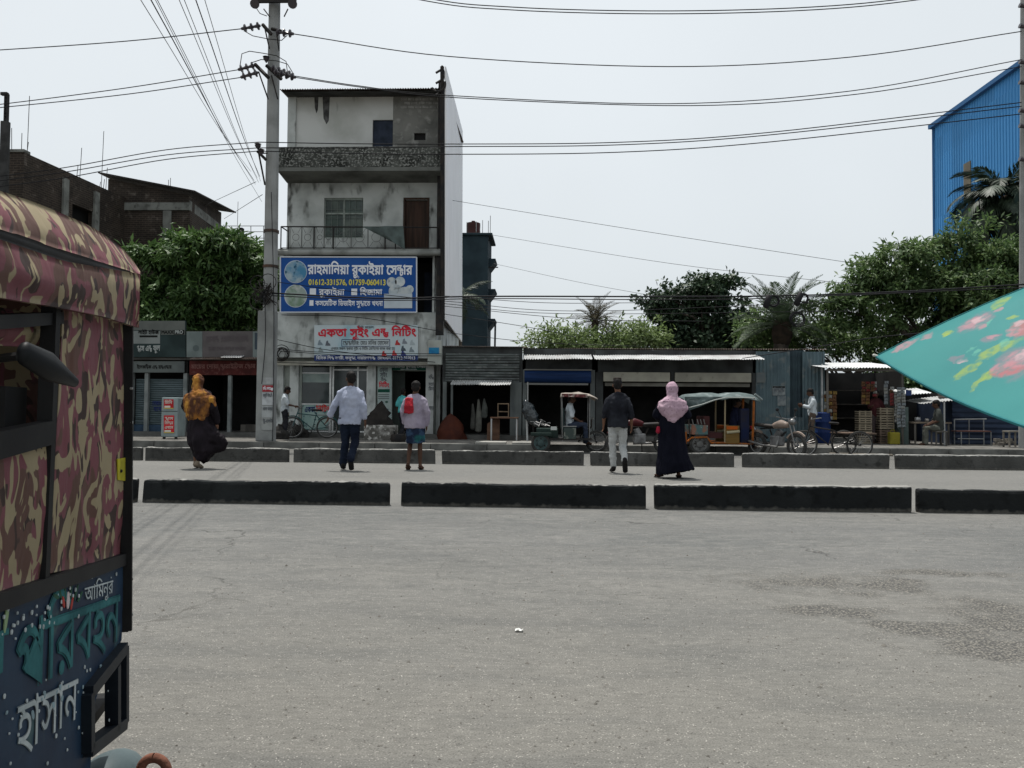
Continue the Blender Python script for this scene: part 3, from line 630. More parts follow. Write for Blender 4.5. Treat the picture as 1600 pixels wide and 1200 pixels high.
lettering('■ হিজামা', white_l, sg, at(548, 461, SB-.006), at(597, 461, SB-.006), .27, bold=.025)
lettering('■ কসমেটিক ডিভাইস সুন্নাতে খৎনা', white_l, sg, at(483, 477.5, SB-.006), at(598, 478, SB-.006), .23, bold=.025)
kid = M('picture_children', (.36, .42, .46), (.5, .54, .55), scale=5, lo=.4, hi=.6, col3=(.22, .24, .24), scale3=6, fine=0)
for px, py, r_ in ((612, 441, 8), (625, 440, 8), (640, 452, 6.5), (618, 455, 11), (632, 460, 12)): disc(px, py, SB-.008-.001*r_, r_, kid, sg, 'picture')
rect(600, 644, 459, 481.5, SB-.024, .01).build('picture', M('picture_board', (.50, .56, .60), (.42, .47, .52), scale=1.2, fine=0), sg)
# second sign: knitting shop
S2 = FY-.56
s2 = thing('signboard', 'pale blue knitting-shop signboard with red Bengali title above the shop door', 'signboard', tuple(at(572, 563, S2)))
rect(491, 653, 508, 564, S2, .04).build('board', M('pale_print', (.42, .52, .56), (.50, .56, .58), scale=.9, lo=.35, hi=.6, col3=(.12, .36, .46), scale3=.55, lo3=.6, hi3=.75, fine=0, rough=.6), s2)
rect(491, 653, 555, 564, S2-.004, .003).build('blue_strip', M('strip_blue', (.03, .05, .16), fine=0), s2)
lettering('একতা সুইং এন্ড নিটিং', red_l, s2, at(497, 526, S2-.005), at(650, 525, S2-.005), .36, bold=.035)
lettering('প্রোপ্রাইটর: মোঃ মনির হোসেন', grey_l, s2, at(536, 538.5, S2-.005), at(607, 538.5, S2-.005), .17, bold=.02)
lettering('এখানে সকল প্রকার সুইং ও নিটিং মেশিনের কাজ করা হয়', grey_l, s2, at(517, 546.5, S2-.005), at(617, 546.5, S2-.005), .12, bold=.02)
lettering('বিসিক শিল্প নগরী, ফতুল্লা, নারায়ণগঞ্জ  মোবাইল: 01712-337013', white_l, s2, at(494, 561.5, S2-.007), at(649, 561.5, S2-.007), .13, bold=.02)
lettering('নিউ মডেল', grey_l, s2, at(559, 513, S2-.005), at(584, 513, S2-.005), .10, bold=.02)
bxs = MB()
for a, b in (((534, 530.5), (609, 530.5)), ((609, 530.5), (609, 541)), ((609, 541), (534, 541)), ((534, 541), (534, 530.5))): bxs.tube([at(*a, S2-.006), at(*b, S2-.006)], .008, 4)
bxs.build('name_box', navy_l, s2)
for k, (px, py, c) in enumerate(((500, 535, (.2, .25, .28)), (512, 536, (.12, .13, .15)), (501, 546, (.25, .3, .3)), (621, 535, (.4, .05, .05)), (632, 533, (.2, .22, .25)), (644, 535, (.35, .4, .42)), (630, 544, (.08, .1, .12)), (643, 546, (.2, .24, .26)), (600, 552, (.4, .05, .05)), (616, 551, (.45, .06, .06)), (630, 551, (.05, .06, .18)))):
    p = at(px, py, S2-.005); s = .085
    MB().prism([(p[0]-s*.9, p[1], p[2]-s), (p[0]+s*1.1, p[1], p[2]-s), (p[0]+s*.8, p[1], p[2]-s*.2), (p[0]+s*.2, p[1], p[2]+s*.2), (p[0]+s*.1, p[1], p[2]+s), (p[0]-s*.5, p[1], p[2]+s*.7)], (0, .002, 0)).build('machine_picture', M(f'mach{k}', c, fine=0), s2)
# green nameplate over the stair door, tall sign between the doors, box on the corner
S3 = FY-.1
s3 = thing('signboard', 'narrow dark green nameplate above the stair doorway', 'signboard', tuple(at(638, 578, S3)))
rect(608.5, 668, 569.5, 578.5, S3, .03).build('board', M('green_print', (.012, .065, .045), fine=0), s3)
lettering('রাহমানিয়া রুকাইয়া সেন্টার', white_l, s3, at(612, 574.6, S3-.003), at(665, 574.6, S3-.003), .11, bold=.02); lettering('ফোন: 01612-331576', white_l, s3, at(626, 577.8, S3-.003), at(651, 577.8, S3-.003), .05, bold=.02)
S4 = FY-.2
s4 = thing('signboard', 'tall pale shop sign standing between the glass door and the stair door', 'signboard', tuple(at(601, 664, S4)))
rect(590, 612, 571.5, 664, S4, .04).build('board', M('pale_green_print', (.34, .40, .38), (.28, .34, .33), scale=2, fine=0), s4)
for t, a, b, y, h_, m_ in (('একতা', 593, 606, 581, .2, grey_l), ('সুইং', 594, 605, 589, .2, grey_l), ('এন্ড', 595, 604, 595, .11, grey_l), ('নিটিং', 592, 608, 605, .2, red_l)):
    lettering(t, m_, s4, at(a, y, S4-.003), at(b, y, S4-.003), h_, bold=.03)
rect(590.5, 609, 608, 613, S4-.004, .003).build('green_strip', _M['green_print'], s4)
for k in range(3): rect(591, 608, 616+3*k, 617.2+3*k, S4-.004, .003).build('small_print', grey_l, s4)
for k, (px, py) in enumerate(((597, 629), (604, 628), (605, 640), (599, 647), (606, 654))): disc(px, py, S4-.006, 2.4, M(f'mach_dot{k % 2}', ((.10, .12, .14), (.05, .10, .08))[k % 2], fine=0), s4, 'machine_picture', .003, 1.8, 9)
for k, (py, t) in enumerate(((592, 'দর্জি'), (603, 'সুতা'), (610, 'ফোন'), (640, 'ভাড়া'))): lettering(t, grey_l, bld, at(669.5, py, FY-.162), at(677.5, py, FY-.162), .16, bold=.03)
bx = solo(MB().bbox(X(668, FY-.7, 550), X(690, FY-.7, 550), FY-.7, FY-.45, Z(569, FY-.7), Z(531, FY-.7), .02), 'meter_cabinet', M('cream_cabinet', (.34, .36, .33), (.26, .27, .25), scale=2), 'cream cabinet with a blue notice at the building corner', 'cabinet', tuple(at(679, 569, FY-.7)))
solo(rect(670, 686, 543, 553, FY-.71, .008), 'notice', M('notice_blue', (.03, .22, .40), (.02, .12, .3), scale=5, fine=0), 'small bright blue notice stuck on the cream cabinet', 'notice', tuple(at(678, 553, FY-.71)))
# air-conditioner-like meter and cable tangle by the pole
mb = MB(); c = at(440, 553, FY-.55); rr = random.Random(2)
for k in range(7): mb.torus(c+np.array([rr.uniform(-.05, .05), rr.uniform(-.05, .05), rr.uniform(-.06, .06)]), rr.uniform(.14, .26), .012, 1, 20, 5)
solo(mb, 'cable_coil', black, 'black coil of spare cable hung on the facade by the pole', 'cable coil', tuple(c))
# ================================================================== SHOPS, SHEDS AND OTHER BUILDINGS
woodgrey = M('weathered_wood', (.14, .13, .115), (.07, .065, .058), scale=4, stretch=(1, 1, .2), rough=.9)
bluetin = M('blue_grey_tin', (.105, .15, .165), (.07, .10, .115), scale=1.3, lo=.4, hi=.7, col3=(.16, .18, .18), scale3=4, rough=.6, metal=.2)
navytin = M('navy_tin', (.035, .05, .085), (.022, .03, .05), scale=1.5, rough=.6)
slat_m = M('grey_slat_tin', (.11, .125, .12), (.065, .07, .07), scale=2.5, col3=(.17, .18, .175), scale3=6, rough=.6, metal=.2)
SY = 25.0
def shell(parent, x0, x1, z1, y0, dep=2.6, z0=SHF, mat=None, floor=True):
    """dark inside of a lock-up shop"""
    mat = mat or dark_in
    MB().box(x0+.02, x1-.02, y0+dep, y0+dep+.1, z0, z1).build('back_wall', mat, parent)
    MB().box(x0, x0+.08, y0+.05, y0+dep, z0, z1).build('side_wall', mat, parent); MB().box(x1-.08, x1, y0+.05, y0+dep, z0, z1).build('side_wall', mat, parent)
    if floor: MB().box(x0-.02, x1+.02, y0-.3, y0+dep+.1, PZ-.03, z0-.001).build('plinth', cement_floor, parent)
def shutter(parent, x0, x1, z0, z1, y, mat, n=14, name='shutter', slat=.07):
    """roller shutter: each slat its own piece"""
    n = max(3, int(round((z1-z0)/slat))); h = (z1-z0)/n; me = None; s = None
    base = MB().box(x0, x1, y+.03, y+.04, z0, z1).build(name, mat, parent)
    off = root_loc(parent)
    for k in range(n):
        if me is None:
            me = MB().prism([(x0, y+.03, 0), (x0, y, h*.25), (x0, y, h*.8), (x0, y+.03, h*.98)], (x1-x0, 0, 0)).mesh('slat', (off[0], off[1], 0)); me.materials.append(mat)
        o = link(bpy.data.objects.new('slat', me), base); o.location = (0, 0, z0+k*h-off[2])
    return base
zr = lambda py, Y=SY, px=900: azz(py, Y, px)
# ---------------- left lock-ups
LY = 25.2
xL0, xLm, xL1 = ax(120, LY, 600), ax(292, LY, 600), ax(409, LY, 600)
h1 = thing('lockup_shop', 'shuttered grey shop with black and white signboard behind the three-wheeler', 'shop', ((xL0+xLm)/2, LY, PZ))
zA = lambda py: azz(py, LY, 280)
shell(h1, xL0, xLm, zA(563), LY); MB().box(xL0-.05, xLm+.02, LY-.1, LY+2.8, zA(563)+.01, zA(560)).build('roof_slab', cement_floor, h1)
grey_sh = M('shutter_blue_grey', (.10, .13, .14), (.07, .095, .10), scale=2, stretch=(1, 1, 3), rough=.6, metal=.2)
shutter(h1, ax(209, LY, 630), ax(288, LY, 630), zA(681), zA(592), LY+.12, grey_sh)
for px in (205, 228.5, 289): MB().bbox(ax(px, LY, 630)-.06, ax(px, LY, 630)+.06, LY-.03, LY+.1, SHF, zA(583), .01).build('post', M('pale_post', (.20, .215, .21), (.13, .145, .145), scale=3), h1)
MB().box(ax(206, LY, 670), ax(288, LY, 670), LY+.09, LY+.11, SHF, zA(664)).build('blue_dado', M('dado_blue', (.04, .07, .11), (.03, .05, .08), scale=3), h1)
lettering('দোকান ভাড়া', navy_l, h1, at(238, 634, LY+.1), at(262, 634, LY+.1), .22); lettering('হবে', navy_l, h1, at(240, 642, LY+.1), at(252, 642, LY+.1), .2)
sA = thing('signboard', 'black and white shop signboard with MAXXPRO lettering at the far left', 'signboard', tuple(at(230, 562, LY-.2)))
rect(100, 290, 501, 558, LY-.2, .06).build('board', M('sign_dark_green', (.03, .045, .045), (.02, .03, .03), scale=1.5, fine=0), sA)
rect(100, 289, 501.5, 516, LY-.205, .004).build('top_band', M('sign_grey', (.13, .138, .126), (.10, .107, .10), scale=1.5, fine=0), sA)
rect(180, 250, 517, 537, LY-.206, .005).build('white_field', M('sign_white', (.20, .215, .21), (.16, .175, .17), scale=2, fine=0), sA)
rect(251, 289, 515.5, 523, LY-.208, .003).build('white_strip', _M['sign_grey'], sA)
lettering('MAXX', M('letter_black', (.01, .01, .01), fine=0), sA, at(252, 521.5, LY-.212), at(271, 521.5, LY-.212), .16, bold=.04)
rect(271.5, 288, 515.6, 522.5, LY-.2115, .002).build('black_field', M('sign_black', (.012, .012, .012), fine=0), sA); lettering('PRO', M('letter_pale', (.33, .35, .34), fine=0), sA, at(273, 521.3, LY-.216), at(286, 521.3, LY-.216), .15, bold=.04)
lettering('লাইট হাউজ', M('letter_black', (.01, .01, .01)), sA, at(216, 522, LY-.212), at(248, 522, LY-.212), .17, bold=.03); rect(218, 246, 524, 527, LY-.211, .002).build('black_field', _M['sign_black'], sA)
lettering('গ্লাস এন্ড ফুল', _M['letter_pale'], sA, at(214, 549, LY-.206), at(250, 548, LY-.206), .26, bold=.035)
sB = thing('signboard', 'dull grey name strip below the MAXXPRO board', 'signboard', tuple(at(250, 582, LY-.1)))
rect(190, 288, 564.5, 582, LY-.1, .04).build('board', M('sign_dull', (.12, .135, .13), (.09, .10, .10), scale=2, fine=0), sB); lettering('ইলেকট্রিক এন্ড হার্ডওয়্যার', _M['letter_black'], sB, at(214, 576, LY-.104), at(268, 576, LY-.104), .16, bold=.025)
h2 = thing('lockup_shop', 'open dark shop with maroon board left of the concrete pole', 'shop', ((xLm+xL1)/2, LY, PZ))
shell(h2, xLm+.05, xL1, zA(563), LY); MB().box(xLm+.03, xL1+.05, LY-.1, LY+2.8, zA(563)+.01, zA(560)).build('roof_slab', cement_floor, h2)
MB().bbox(ax(355.5, LY), ax(361, LY), LY-.02, LY+.1, SHF, zA(586), .01).build('post', _M['pale_post'], h2)
rect(296, 409, 563.5, 586, LY-.06, .05).build('maroon_board', M('maroon_paint', (.085, .022, .02), (.05, .016, .015), scale=3, col3=(.12, .05, .045), scale3=9), h2)
lettering('মায়ের দোয়া ভ্যারাইটিজ স্টোর', M('letter_dull_pink', (.20, .10, .09), fine=0), h2, at(299, 576, LY-.065), at(399, 575, LY-.065), .2, bold=.02)
MB().corr(tuple(at(296, 561, LY-.45)), tuple(at(409, 561, LY-.45)-at(296, 561, LY-.45)), (0, .5, .12), .076, .012).build('awning', rusty, h2)
MB().corr(tuple(at(344, 558.5, LY-.5)), tuple(at(376, 558.5, LY-.5)-at(344, 558.5, LY-.5)), (0, .4, .10), .076, .012).build('awning', galv, h2, label='sunlit stretch of the awning done as a brighter tin strip')  # sunlight on this stretch of awning is put into a brighter sheet
MB().bbox(ax(378, LY+.6), ax(408, LY+.6), LY+.5, LY+1.1, SHF, zA(663), .02).build('wooden_counter', woodgrey, h2)
sC = thing('signboard', 'faded pinkish grey signboard over the open dark shop', 'signboard', tuple(at(350, 558, LY-.2)))
rect(291.5, 409, 517.5, 558, LY-.2, .06).build('board', M('sign_faded', (.11, .098, .098), (.08, .073, .073), scale=1.5, fine=0), sC)
for a, b in ((291.5, 316), (395, 409)): rect(a, b, 518, 558, LY-.206, .005).build('pale_field', M('sign_pale_teal', (.17, .20, .195), (.13, .155, .15), scale=2, fine=0), sC)
rect(398, 405, 520, 546, LY-.211, .004).build('dark_field', M('sign_slate', (.05, .065, .08), fine=0), sC); disc(306, 544, LY-.21, 5, M('emblem', (.09, .11, .11), fine=0), sC, 'emblem', .003)
lettering('মেসার্স রহমান ট্রেডার্স', M('letter_faint', (.10, .085, .09), fine=0), sC, at(322, 534, LY-.206), at(388, 533, LY-.206), .28, bold=.02); lettering('প্রোঃ মোঃ আব্দুর রহমান', _M['letter_faint'], sC, at(326, 547, LY-.206), at(384, 547, LY-.206), .16)
# drinks cooler with posters
ck = thing('drinks_cooler', 'grey upright cooler with red posters standing before the shuttered shop', 'cooler', tuple(gz(264, 686, PZ)))
p = gz(264, 686, PZ); cy = p[1]; cw = (ax(277, cy, 650)-ax(251, cy, 650))/2; ch_ = azz(621, cy, 264)-PZ
MB().bbox(p[0]-cw, p[0]+cw, cy, cy+.5, PZ+.06, PZ+ch_, .03).build('cabinet', M('cooler_grey', (.26, .31, .31), (.2, .24, .24), scale=2, rough=.5), ck)
for s in (-1, 1): MB().bbox(p[0]+s*(cw-.07)-.03, p[0]+s*(cw-.07)+.03, cy+.03, cy+.1, PZ, PZ+.06, .005).build('foot', black, ck)
MB().box(p[0]-cw+.01, p[0]+cw-.01, cy-.004, cy, PZ+ch_*.66, PZ+ch_*.675).build('door_seam', black, ck)
rp = M('poster_red', (.50, .03, .04), (.42, .025, .03), scale=3, fine=0)
for a, b, u, v in ((256, 271, 624, 638), (256, 272, 649, 676)):
    po = rect(a, b, u, v, cy-.012, .006).build('poster', rp, ck); rect(a+1, b-5, v-4, v-1, cy-.016, .003).build('white_field', M('poster_white', (.6, .58, .5), fine=0), ck); rect(a, b, v-.6, v+.6, cy-.017, .003).build('yellow_edge', M('poster_yellow', (.5, .42, .1), fine=0), ck)
lettering('মিনি', M('letter_cream', (.6, .5, .45), fine=0), ck, at(257.5, 631, cy-.018), at(269, 631, cy-.018), .12, bold=.03)
for t, y in (('গ্যাস', 656), ('সিলিন্ডার', 663), ('এখানে', 670)): lettering(t, _M['letter_cream'], ck, at(257.5, y, cy-.018), at(270.5, y, cy-.018), .12, bold=.03)
# ---------------- tin shop with slatted front (A)
A0, A1 = ax(691, SY, 620), ax(816, SY, 620)
sh = thing('tin_shop', 'old tin shop with slatted upper front and small awning right of the tall building', 'shop', ((A0+A1)/2, SY, PZ))
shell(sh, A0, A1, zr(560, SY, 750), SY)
zs0, zs1 = zr(597, SY, 750), zr(552, SY, 750); nS = 11
for k in range(nS):
    za = zs0+(zs1-zs0)*k/nS; MB().prism([(A0+.1, SY-.03, za), (A0+.1, SY-.055, za+.03), (A0+.1, SY-.03, za+(zs1-zs0)/nS*.9), (A0+.1, SY, za+.02)], (A1-A0-.2, 0, random.uniform(-.02, .02))).build('slat', slat_m, sh)
MB().box(A0, A1, SY+.01, SY+.06, zs0-.02, zr(541, SY, 750)).build('front_wall', M('tin_dark', (.06, .065, .065), (.035, .037, .037), scale=2), sh)
MB().corr(tuple(at(703, 601, SY-.75)), tuple(at(798, 601, SY-.75)-at(703, 601, SY-.75)), (0, .72, .16), .076, .012, jit=.02).build('awning', galv, sh)
MB().corr(tuple(at(688, 541, SY-.1)), tuple(at(822, 543, SY-.1)-at(688, 541, SY-.1)), (0, 3.0, .25), .076, .012).build('roof', rusty, sh)
for pa, pb in ((692, 698), (704.5, 708), (797, 815)): MB().bbox(ax(pa, SY, 640), ax(pb, SY, 640), SY-.08, SY-.002, PZ, zs0, .01).build('post', M('shop_post', (.15, .165, .16), (.09, .1, .1), scale=2.5, stretch=(1, 1, .3)), sh)
# ---------------- shop with blue roller (B)
B0, B1 = ax(817, SY, 620), ax(929, SY, 620)
sh = thing('roller_shop', 'open shop with rolled blue shutter and bright tin eave', 'shop', ((B0+B1)/2, SY, PZ))
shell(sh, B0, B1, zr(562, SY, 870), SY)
MB().box(B0, B1, SY+.05, SY+.1, zr(579), zr(545)).build('front_wall', _M['tin_dark'], sh)
rol = MB().tube([(B0+.05, SY-.02, zr(588)), (B1-.12, SY-.02, zr(588))], .22, 14).smart('rolled_shutter', M('shutter_blue', (.018, .045, .14), (.012, .03, .09), scale=2, stretch=(.3, 1, 6), rough=.5), sh)
MB().bbox(B0+.1, B1-.2, SY-.1, SY-.04, zr(602), zr(599), .006).build('bottom_bar', M('bar_grey', (.2, .2, .19)), sh); MB().bbox(B0+.04, B1-.1, SY-.22, SY-.16, zr(579.5), zr(577.5), .006).build('rod', _M['bar_grey'], sh)
for pa, pb in ((816.5, 823), (922, 929.5)): MB().bbox(ax(pa, SY, 640), ax(pb, SY, 640), SY-.05, SY+.05, PZ, zr(578), .008).build('post', _M['shop_post'], sh)
MB().tube([(ax(824.5, SY), SY-.1, PZ), (ax(824.5, SY), SY-.1, zr(580))], .02, 6).build('pipe', galv, sh)
MB().corr(tuple(at(818, 561, SY-.9)), tuple(at(926, 561, SY-.9)-at(818, 561, SY-.9)), (0, 1.3, .27), .076, .013, jit=.02).build('eave', galv, sh)
# ---------------- double shop with cream boards (C)
C0, C1 = ax(930, SY, 620), ax(1181, SY, 620)
sh = thing('roller_shop', 'wide open shop with two cream rolled shutters and long tin eave', 'shop', ((C0+C1)/2, SY, PZ))
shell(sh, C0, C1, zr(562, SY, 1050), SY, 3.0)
MB().box(C0, C1, SY+.05, SY+.1, zr(582, SY, 1050), zr(547, SY, 1050)).build('front_wall', _M['tin_dark'], sh)
cream = M('cream_board', (.36, .35, .29), (.28, .27, .23), scale=2, col3=(.18, .17, .14), scale3=5, lo3=.6, hi3=.75)
for a, b in ((943, 1047), (1055, 1174)):
    MB().bbox(ax(a, SY-.2, 590), ax(b, SY-.2, 590), SY-.2, SY+.04, zr(596.5, SY-.2, 1050), zr(582, SY-.2, 1050), .012).build('shutter_box', cream, sh)
    MB().bbox(ax(a+2, SY, 600), ax(b-3, SY, 600), SY-.06, SY+.02, zr(604, SY, 1050), zr(598.5, SY, 1050), .01).build('shutter_edge', M('cream_dull', (.17, .165, .145), (.12, .115, .10), scale=2), sh)
for pa, pb in ((930.5, 942), (1047.5, 1054), (1174.5, 1180)): MB().bbox(ax(pa, SY, 640), ax(pb, SY, 640), SY-.06, SY+.05, PZ, zr(582, SY, 1050), .008).build('post', _M['tin_dark'], sh)
for a, b in ((929.5, 1120), (1118, 1195)):
    MB().corr(tuple(at(a, 561.5, SY-.9)), tuple(at(b, 561.5, SY-.9)-at(a, 561.5, SY-.9)), (0, 1.3, .27), .076, .013, jit=.025).build('eave', galv, sh)
rf = thing('tin_roof', 'long dark rusted tin roof over the row of open shops', 'roof', tuple(at(1000, 546, SY+.2)))
for a, b, pa, pb in ((815, 1000, 543.5, 545), (998, 1150, 545, 545.5), (1148, 1292, 545.5, 546)):
    q = at(a, pa, SY+.15); MB().corr(tuple(q), tuple(at(b, pb, SY+.15)-q), (0, 3.2, .22), .076, .013).build('roof_sheet', rusty, rf)
MB().box(B0, ax(1288, SY), SY+.2, SY+.24, zr(551, SY, 1050), zr(547.5, SY, 1050)).build('shaded_edge_strip', M('roof_edge_shade', (.04, .04, .04)), rf)  # dark strip stands in for the shaded edge of the roof
# ---------------- corrugated shed (D)
D0, D1 = ax(1181, SY, 620), ax(1289, SY, 620)
sh = thing('corrugated_shed', 'blue-grey corrugated tin shed with faded posters beside the snack shop', 'shed', ((D0+D1)/2, SY, PZ))
zD = zr(549, SY, 1230)
for k, (a, b, yo, t0, t1) in enumerate(((1181, 1234, -.05, 0, 0), (1232, 1256, .12, .05, .02), (1254, 1284, -.03, 0, 0))):
    MB().corr((ax(a, SY+yo, 620), SY+yo, PZ+.02+t0), (ax(b, SY+yo, 620)-ax(a, SY+yo, 620), 0, 0), (0, 0, zD-PZ-.03), .11, .016, nv=3, jit=.012).build('wall_sheet', bluetin if k != 1 else M('blue_grey_tin_shaded', (.05, .075, .085), (.035, .05, .06), scale=2), sh)  # middle sheet's darker tin carries the shade of the recess
MB().corr((ax(1181, SY-.07, 680), SY-.075, PZ+.02), (ax(1256, SY-.07, 680)-ax(1181, SY-.07, 680), 0, 0), (0, 0, .75), .11, .016).build('lower_sheet', bluetin, sh)
MB().box(D0+.02, D1-.02, SY+2.6, SY+2.65, PZ, zD).build('back_wall', dark_in, sh); MB().box(D1-.06, D1, SY, SY+2.6, PZ, zD).build('side_wall', bluetin, sh)
MB().tube([(ax(1284.5, SY-.1), SY-.1, PZ), (ax(1284.5, SY-.1), SY-.1, zr(569, SY, 1280))], .03, 6).build('pipe', galv, sh)
for k, (a, b, u, v, t) in enumerate(((1207, 1227, 603, 618, 'বিজ্ঞপ্তি'), (1215, 1228, 619, 634, ''), (1182, 1196, 582, 598, ''))):
    no = thing('poster', ('white notice with dark header pasted on the shed', 'torn grey poster remnant low on the shed', 'faint old poster high on the shed corner')[k], 'poster', tuple(at((a+b)/2, v, SY-.08)))
    rect(a, b, u, v, SY-.08, .006).build('paper', M(f'poster_{k}', ((.24, .26, .26), (.19, .21, .21), (.14, .155, .15))[k], (.12, .14, .15), scale=6, fine=0), no)
    if t: rect(a+.5, b-.5, u+.5, u+3, SY-.084, .003).build('dark_header', _M['letter_black'], no); lettering(t, grey_l, no, at(a+2, u+9, SY-.084), at(b-2, u+9, SY-.084), .15)
# ---------------- snack shop (E)
E0, E1 = ax(1291, SY, 640), ax(1414, SY, 640); zE = lambda py: azz(py, SY, 1350)
sh = thing('snack_shop', 'small open snack shop hung with packets under a bright tin roof', 'shop', ((E0+E1)/2, SY, PZ))
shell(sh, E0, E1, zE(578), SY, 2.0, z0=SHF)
q = at(1290, 574.5, SY-1.0); MB().corr(tuple(q), tuple(at(1421, 574.5, SY-1.0)-q), (-.25, 2.2, .27), .09, .014).build('roof', M('new_tin', (.62, .63, .63), (.5, .51, .51), scale=2, rough=.45, metal=.2), sh)
MB().bbox(ax(1293, SY-.9, 580), ax(1418, SY-.9, 580), SY-.88, SY-.8, azz(580, SY-.9, 1350), azz(576.5, SY-.9, 1350), .008).build('beam', woodgrey, sh)
for px in (1293, 1410): MB().tube([(ax(px, SY-.84, 640), SY-.84, PZ), (ax(px, SY-.84, 640), SY-.84, azz(580, SY-.9, 1350))], .035, 6).build('post', woodgrey, sh)
MB().box(ax(1403, SY-.6, 660), ax(1416, SY-.6, 660), SY-.75, SY-.1, PZ, azz(636, SY-.6, 1410)).build('counter', M('counter_green', (.14, .18, .17), (.09, .12, .11), scale=2), sh)
for k, z in enumerate((.9, 1.35, 1.8)): MB().box(E0+.1, E1-.1, SY+1.4, SY+1.9, z, z+.03).build('shelf', woodgrey, sh)
rr = random.Random(12)
cols = [(.17, .03, .03), (.20, .13, .04), (.20, .22, .23), (.26, .26, .24), (.12, .06, .03), (.08, .2, .1)]
pk = [M(f'packet{k}', c, tuple(x*.6 for x in c), scale=8, rough=.35, fine=0) for k, c in enumerate(cols)]
def strip(px, py0, py1, w, Y, n, pal, label):
    """a hanging string of packets: each packet its own part"""
    t = thing('packet_strip', label, 'snack packets', tuple(at(px, py0, Y)), group='strings of packets hung in the snack shop')
    zt_, zb_ = azz(py0, Y, px), azz(py1, Y, px); xc = ax(px, Y, (py0+py1)/2); MB().tube([(xc, Y, zt_), (xc, Y, zb_)], .006, 4).build('string', black, t)
    nc = max(1, int(w/.13))
    for j in range(n):
        for i in range(nc):
            cx = xc+(i-(nc-1)/2)*.13+rr.uniform(-.015, .015); cz = zt_-(zt_-zb_)*(j+.5)/n; hh = (zt_-zb_)/n*.46; a = rr.uniform(-.15, .15); ww = .058; yy = Y-.02-.015*rr.random()
            P = [(cx-ww, yy, cz-hh), (cx+ww, yy, cz-hh), (cx+ww, yy, cz+hh), (cx-ww, yy, cz+hh), (cx, yy-.035, cz-hh*.4), (cx, yy-.035, cz+hh*.4), (cx, yy+.02, cz)]
            MB().add(P, [(0, 1, 4), (1, 2, 5, 4), (2, 3, 5), (3, 0, 4, 5), (1, 0, 6), (2, 1, 6), (3, 2, 6), (0, 3, 6)]).build('packet', pk[pal[rr.randrange(len(pal))]], t)
strip(1297, 611, 656, .4, SY-.7, 8, (3, 4, 1), 'string of pale and brown packets at the left doorpost of the snack shop')
strip(1356, 596, 612, .45, SY-.6, 4, (0, 4), 'bunch of red packets high in the snack shop')
strip(1366, 596, 620, .2, SY-.5, 5, (0, 3), 'red and white packet string beside the high red bunch')
strip(1352, 612, 632, .3, SY-.55, 4, (1, 4), 'golden packet bunch hanging under the red bunch')
strip(1384, 595, 632, .2, SY-.6, 7, (3, 2), 'grey sachet string right of the shopkeeper')
strip(1393, 604, 634, .15, SY-.65, 6, (4, 3, 0), 'dark mixed packet string near the right post')
strip(1400, 612, 660, .25, SY-.75, 10, (3,), 'dull sachet string left of the white sachets')
strip(1407.5, 605, 668, .28, SY-.86, 13, (3, 2), 'long white sachet string at the right doorpost')
# crates of bottles
crate_m = M('crate_cream', (.25, .215, .155), (.18, .15, .11), scale=4); crate_b = M('crate_brown', (.15, .11, .085), (.11, .08, .06), scale=4)
def crate(loc, w, d, h, mat, label, group):
    t = thing('bottle_crate', label, 'crate', loc, group=group)
    MB().box(-w/2, w/2, -d/2, d/2, 0, .02).build('base', mat, t, world=False)
    for s in (-1, 1):
        for j in range(3):
            MB().box(-w/2, w/2, s*d/2-.012, s*d/2+.012, h*(.05+.33*j), h*(.25+.33*j)).build('slat', mat, t, world=False)
            MB().box(s*w/2-.012, s*w/2+.012, -d/2+.013, d/2-.013, h*(.05+.33*j), h*(.25+.33*j)).build('slat', mat, t, world=False)
    for s in (-1, 0, 1): MB().box(s*(w/2-.02)-.02, s*(w/2-.02)+.02, -d/2-.016, -d/2-.013, 0, h*.96).build('stile', mat, t, world=False)
    return t
cx = ax(1349, SY-.6, 670)
for k in range(5): crate((cx, SY-.6, PZ+k*.2), .38, .3, .19, crate_m, ('lowest', 'second lowest', 'middle', 'second highest', 'topmost')[k]+' cream crate in the stack left of the shopkeeper', 'cream crates stacked in the snack shop')
cx = ax(1382.5, SY-.5, 660)
for k in range(5): crate((cx, SY-.5, PZ+k*.22), .42, .3, .21, crate_b if k < 2 else crate_m, ('lowest', 'second lowest', 'middle', 'second highest', 'topmost')[k]+' crate in the stack right of the shopkeeper', 'crates stacked by the yellow can')
jc = thing('jerrycan', 'yellow plastic jerrycan standing before the snack counter', 'jerrycan', (ax(1396.5, SY-.95, 680), SY-.95, PZ))
MB().bbox(-.15, .15, -.1, .1, 0, .36, .035).build('body', M('yellow_plastic', (.22, .19, .025), (.15, .13, .018), scale=4, rough=.5), jc, world=False); MB().lathe([(.035, .36), (.035, .41), (0, .41)], (.08, 0, 0)).build('cap', black, jc, world=False); MB().tube([(-.1, 0, .36), (-.08, 0, .42), (.02, 0, .42), (.03, 0, .36)], .014, 6).build('handle', _M['yellow_plastic'], jc, world=False)
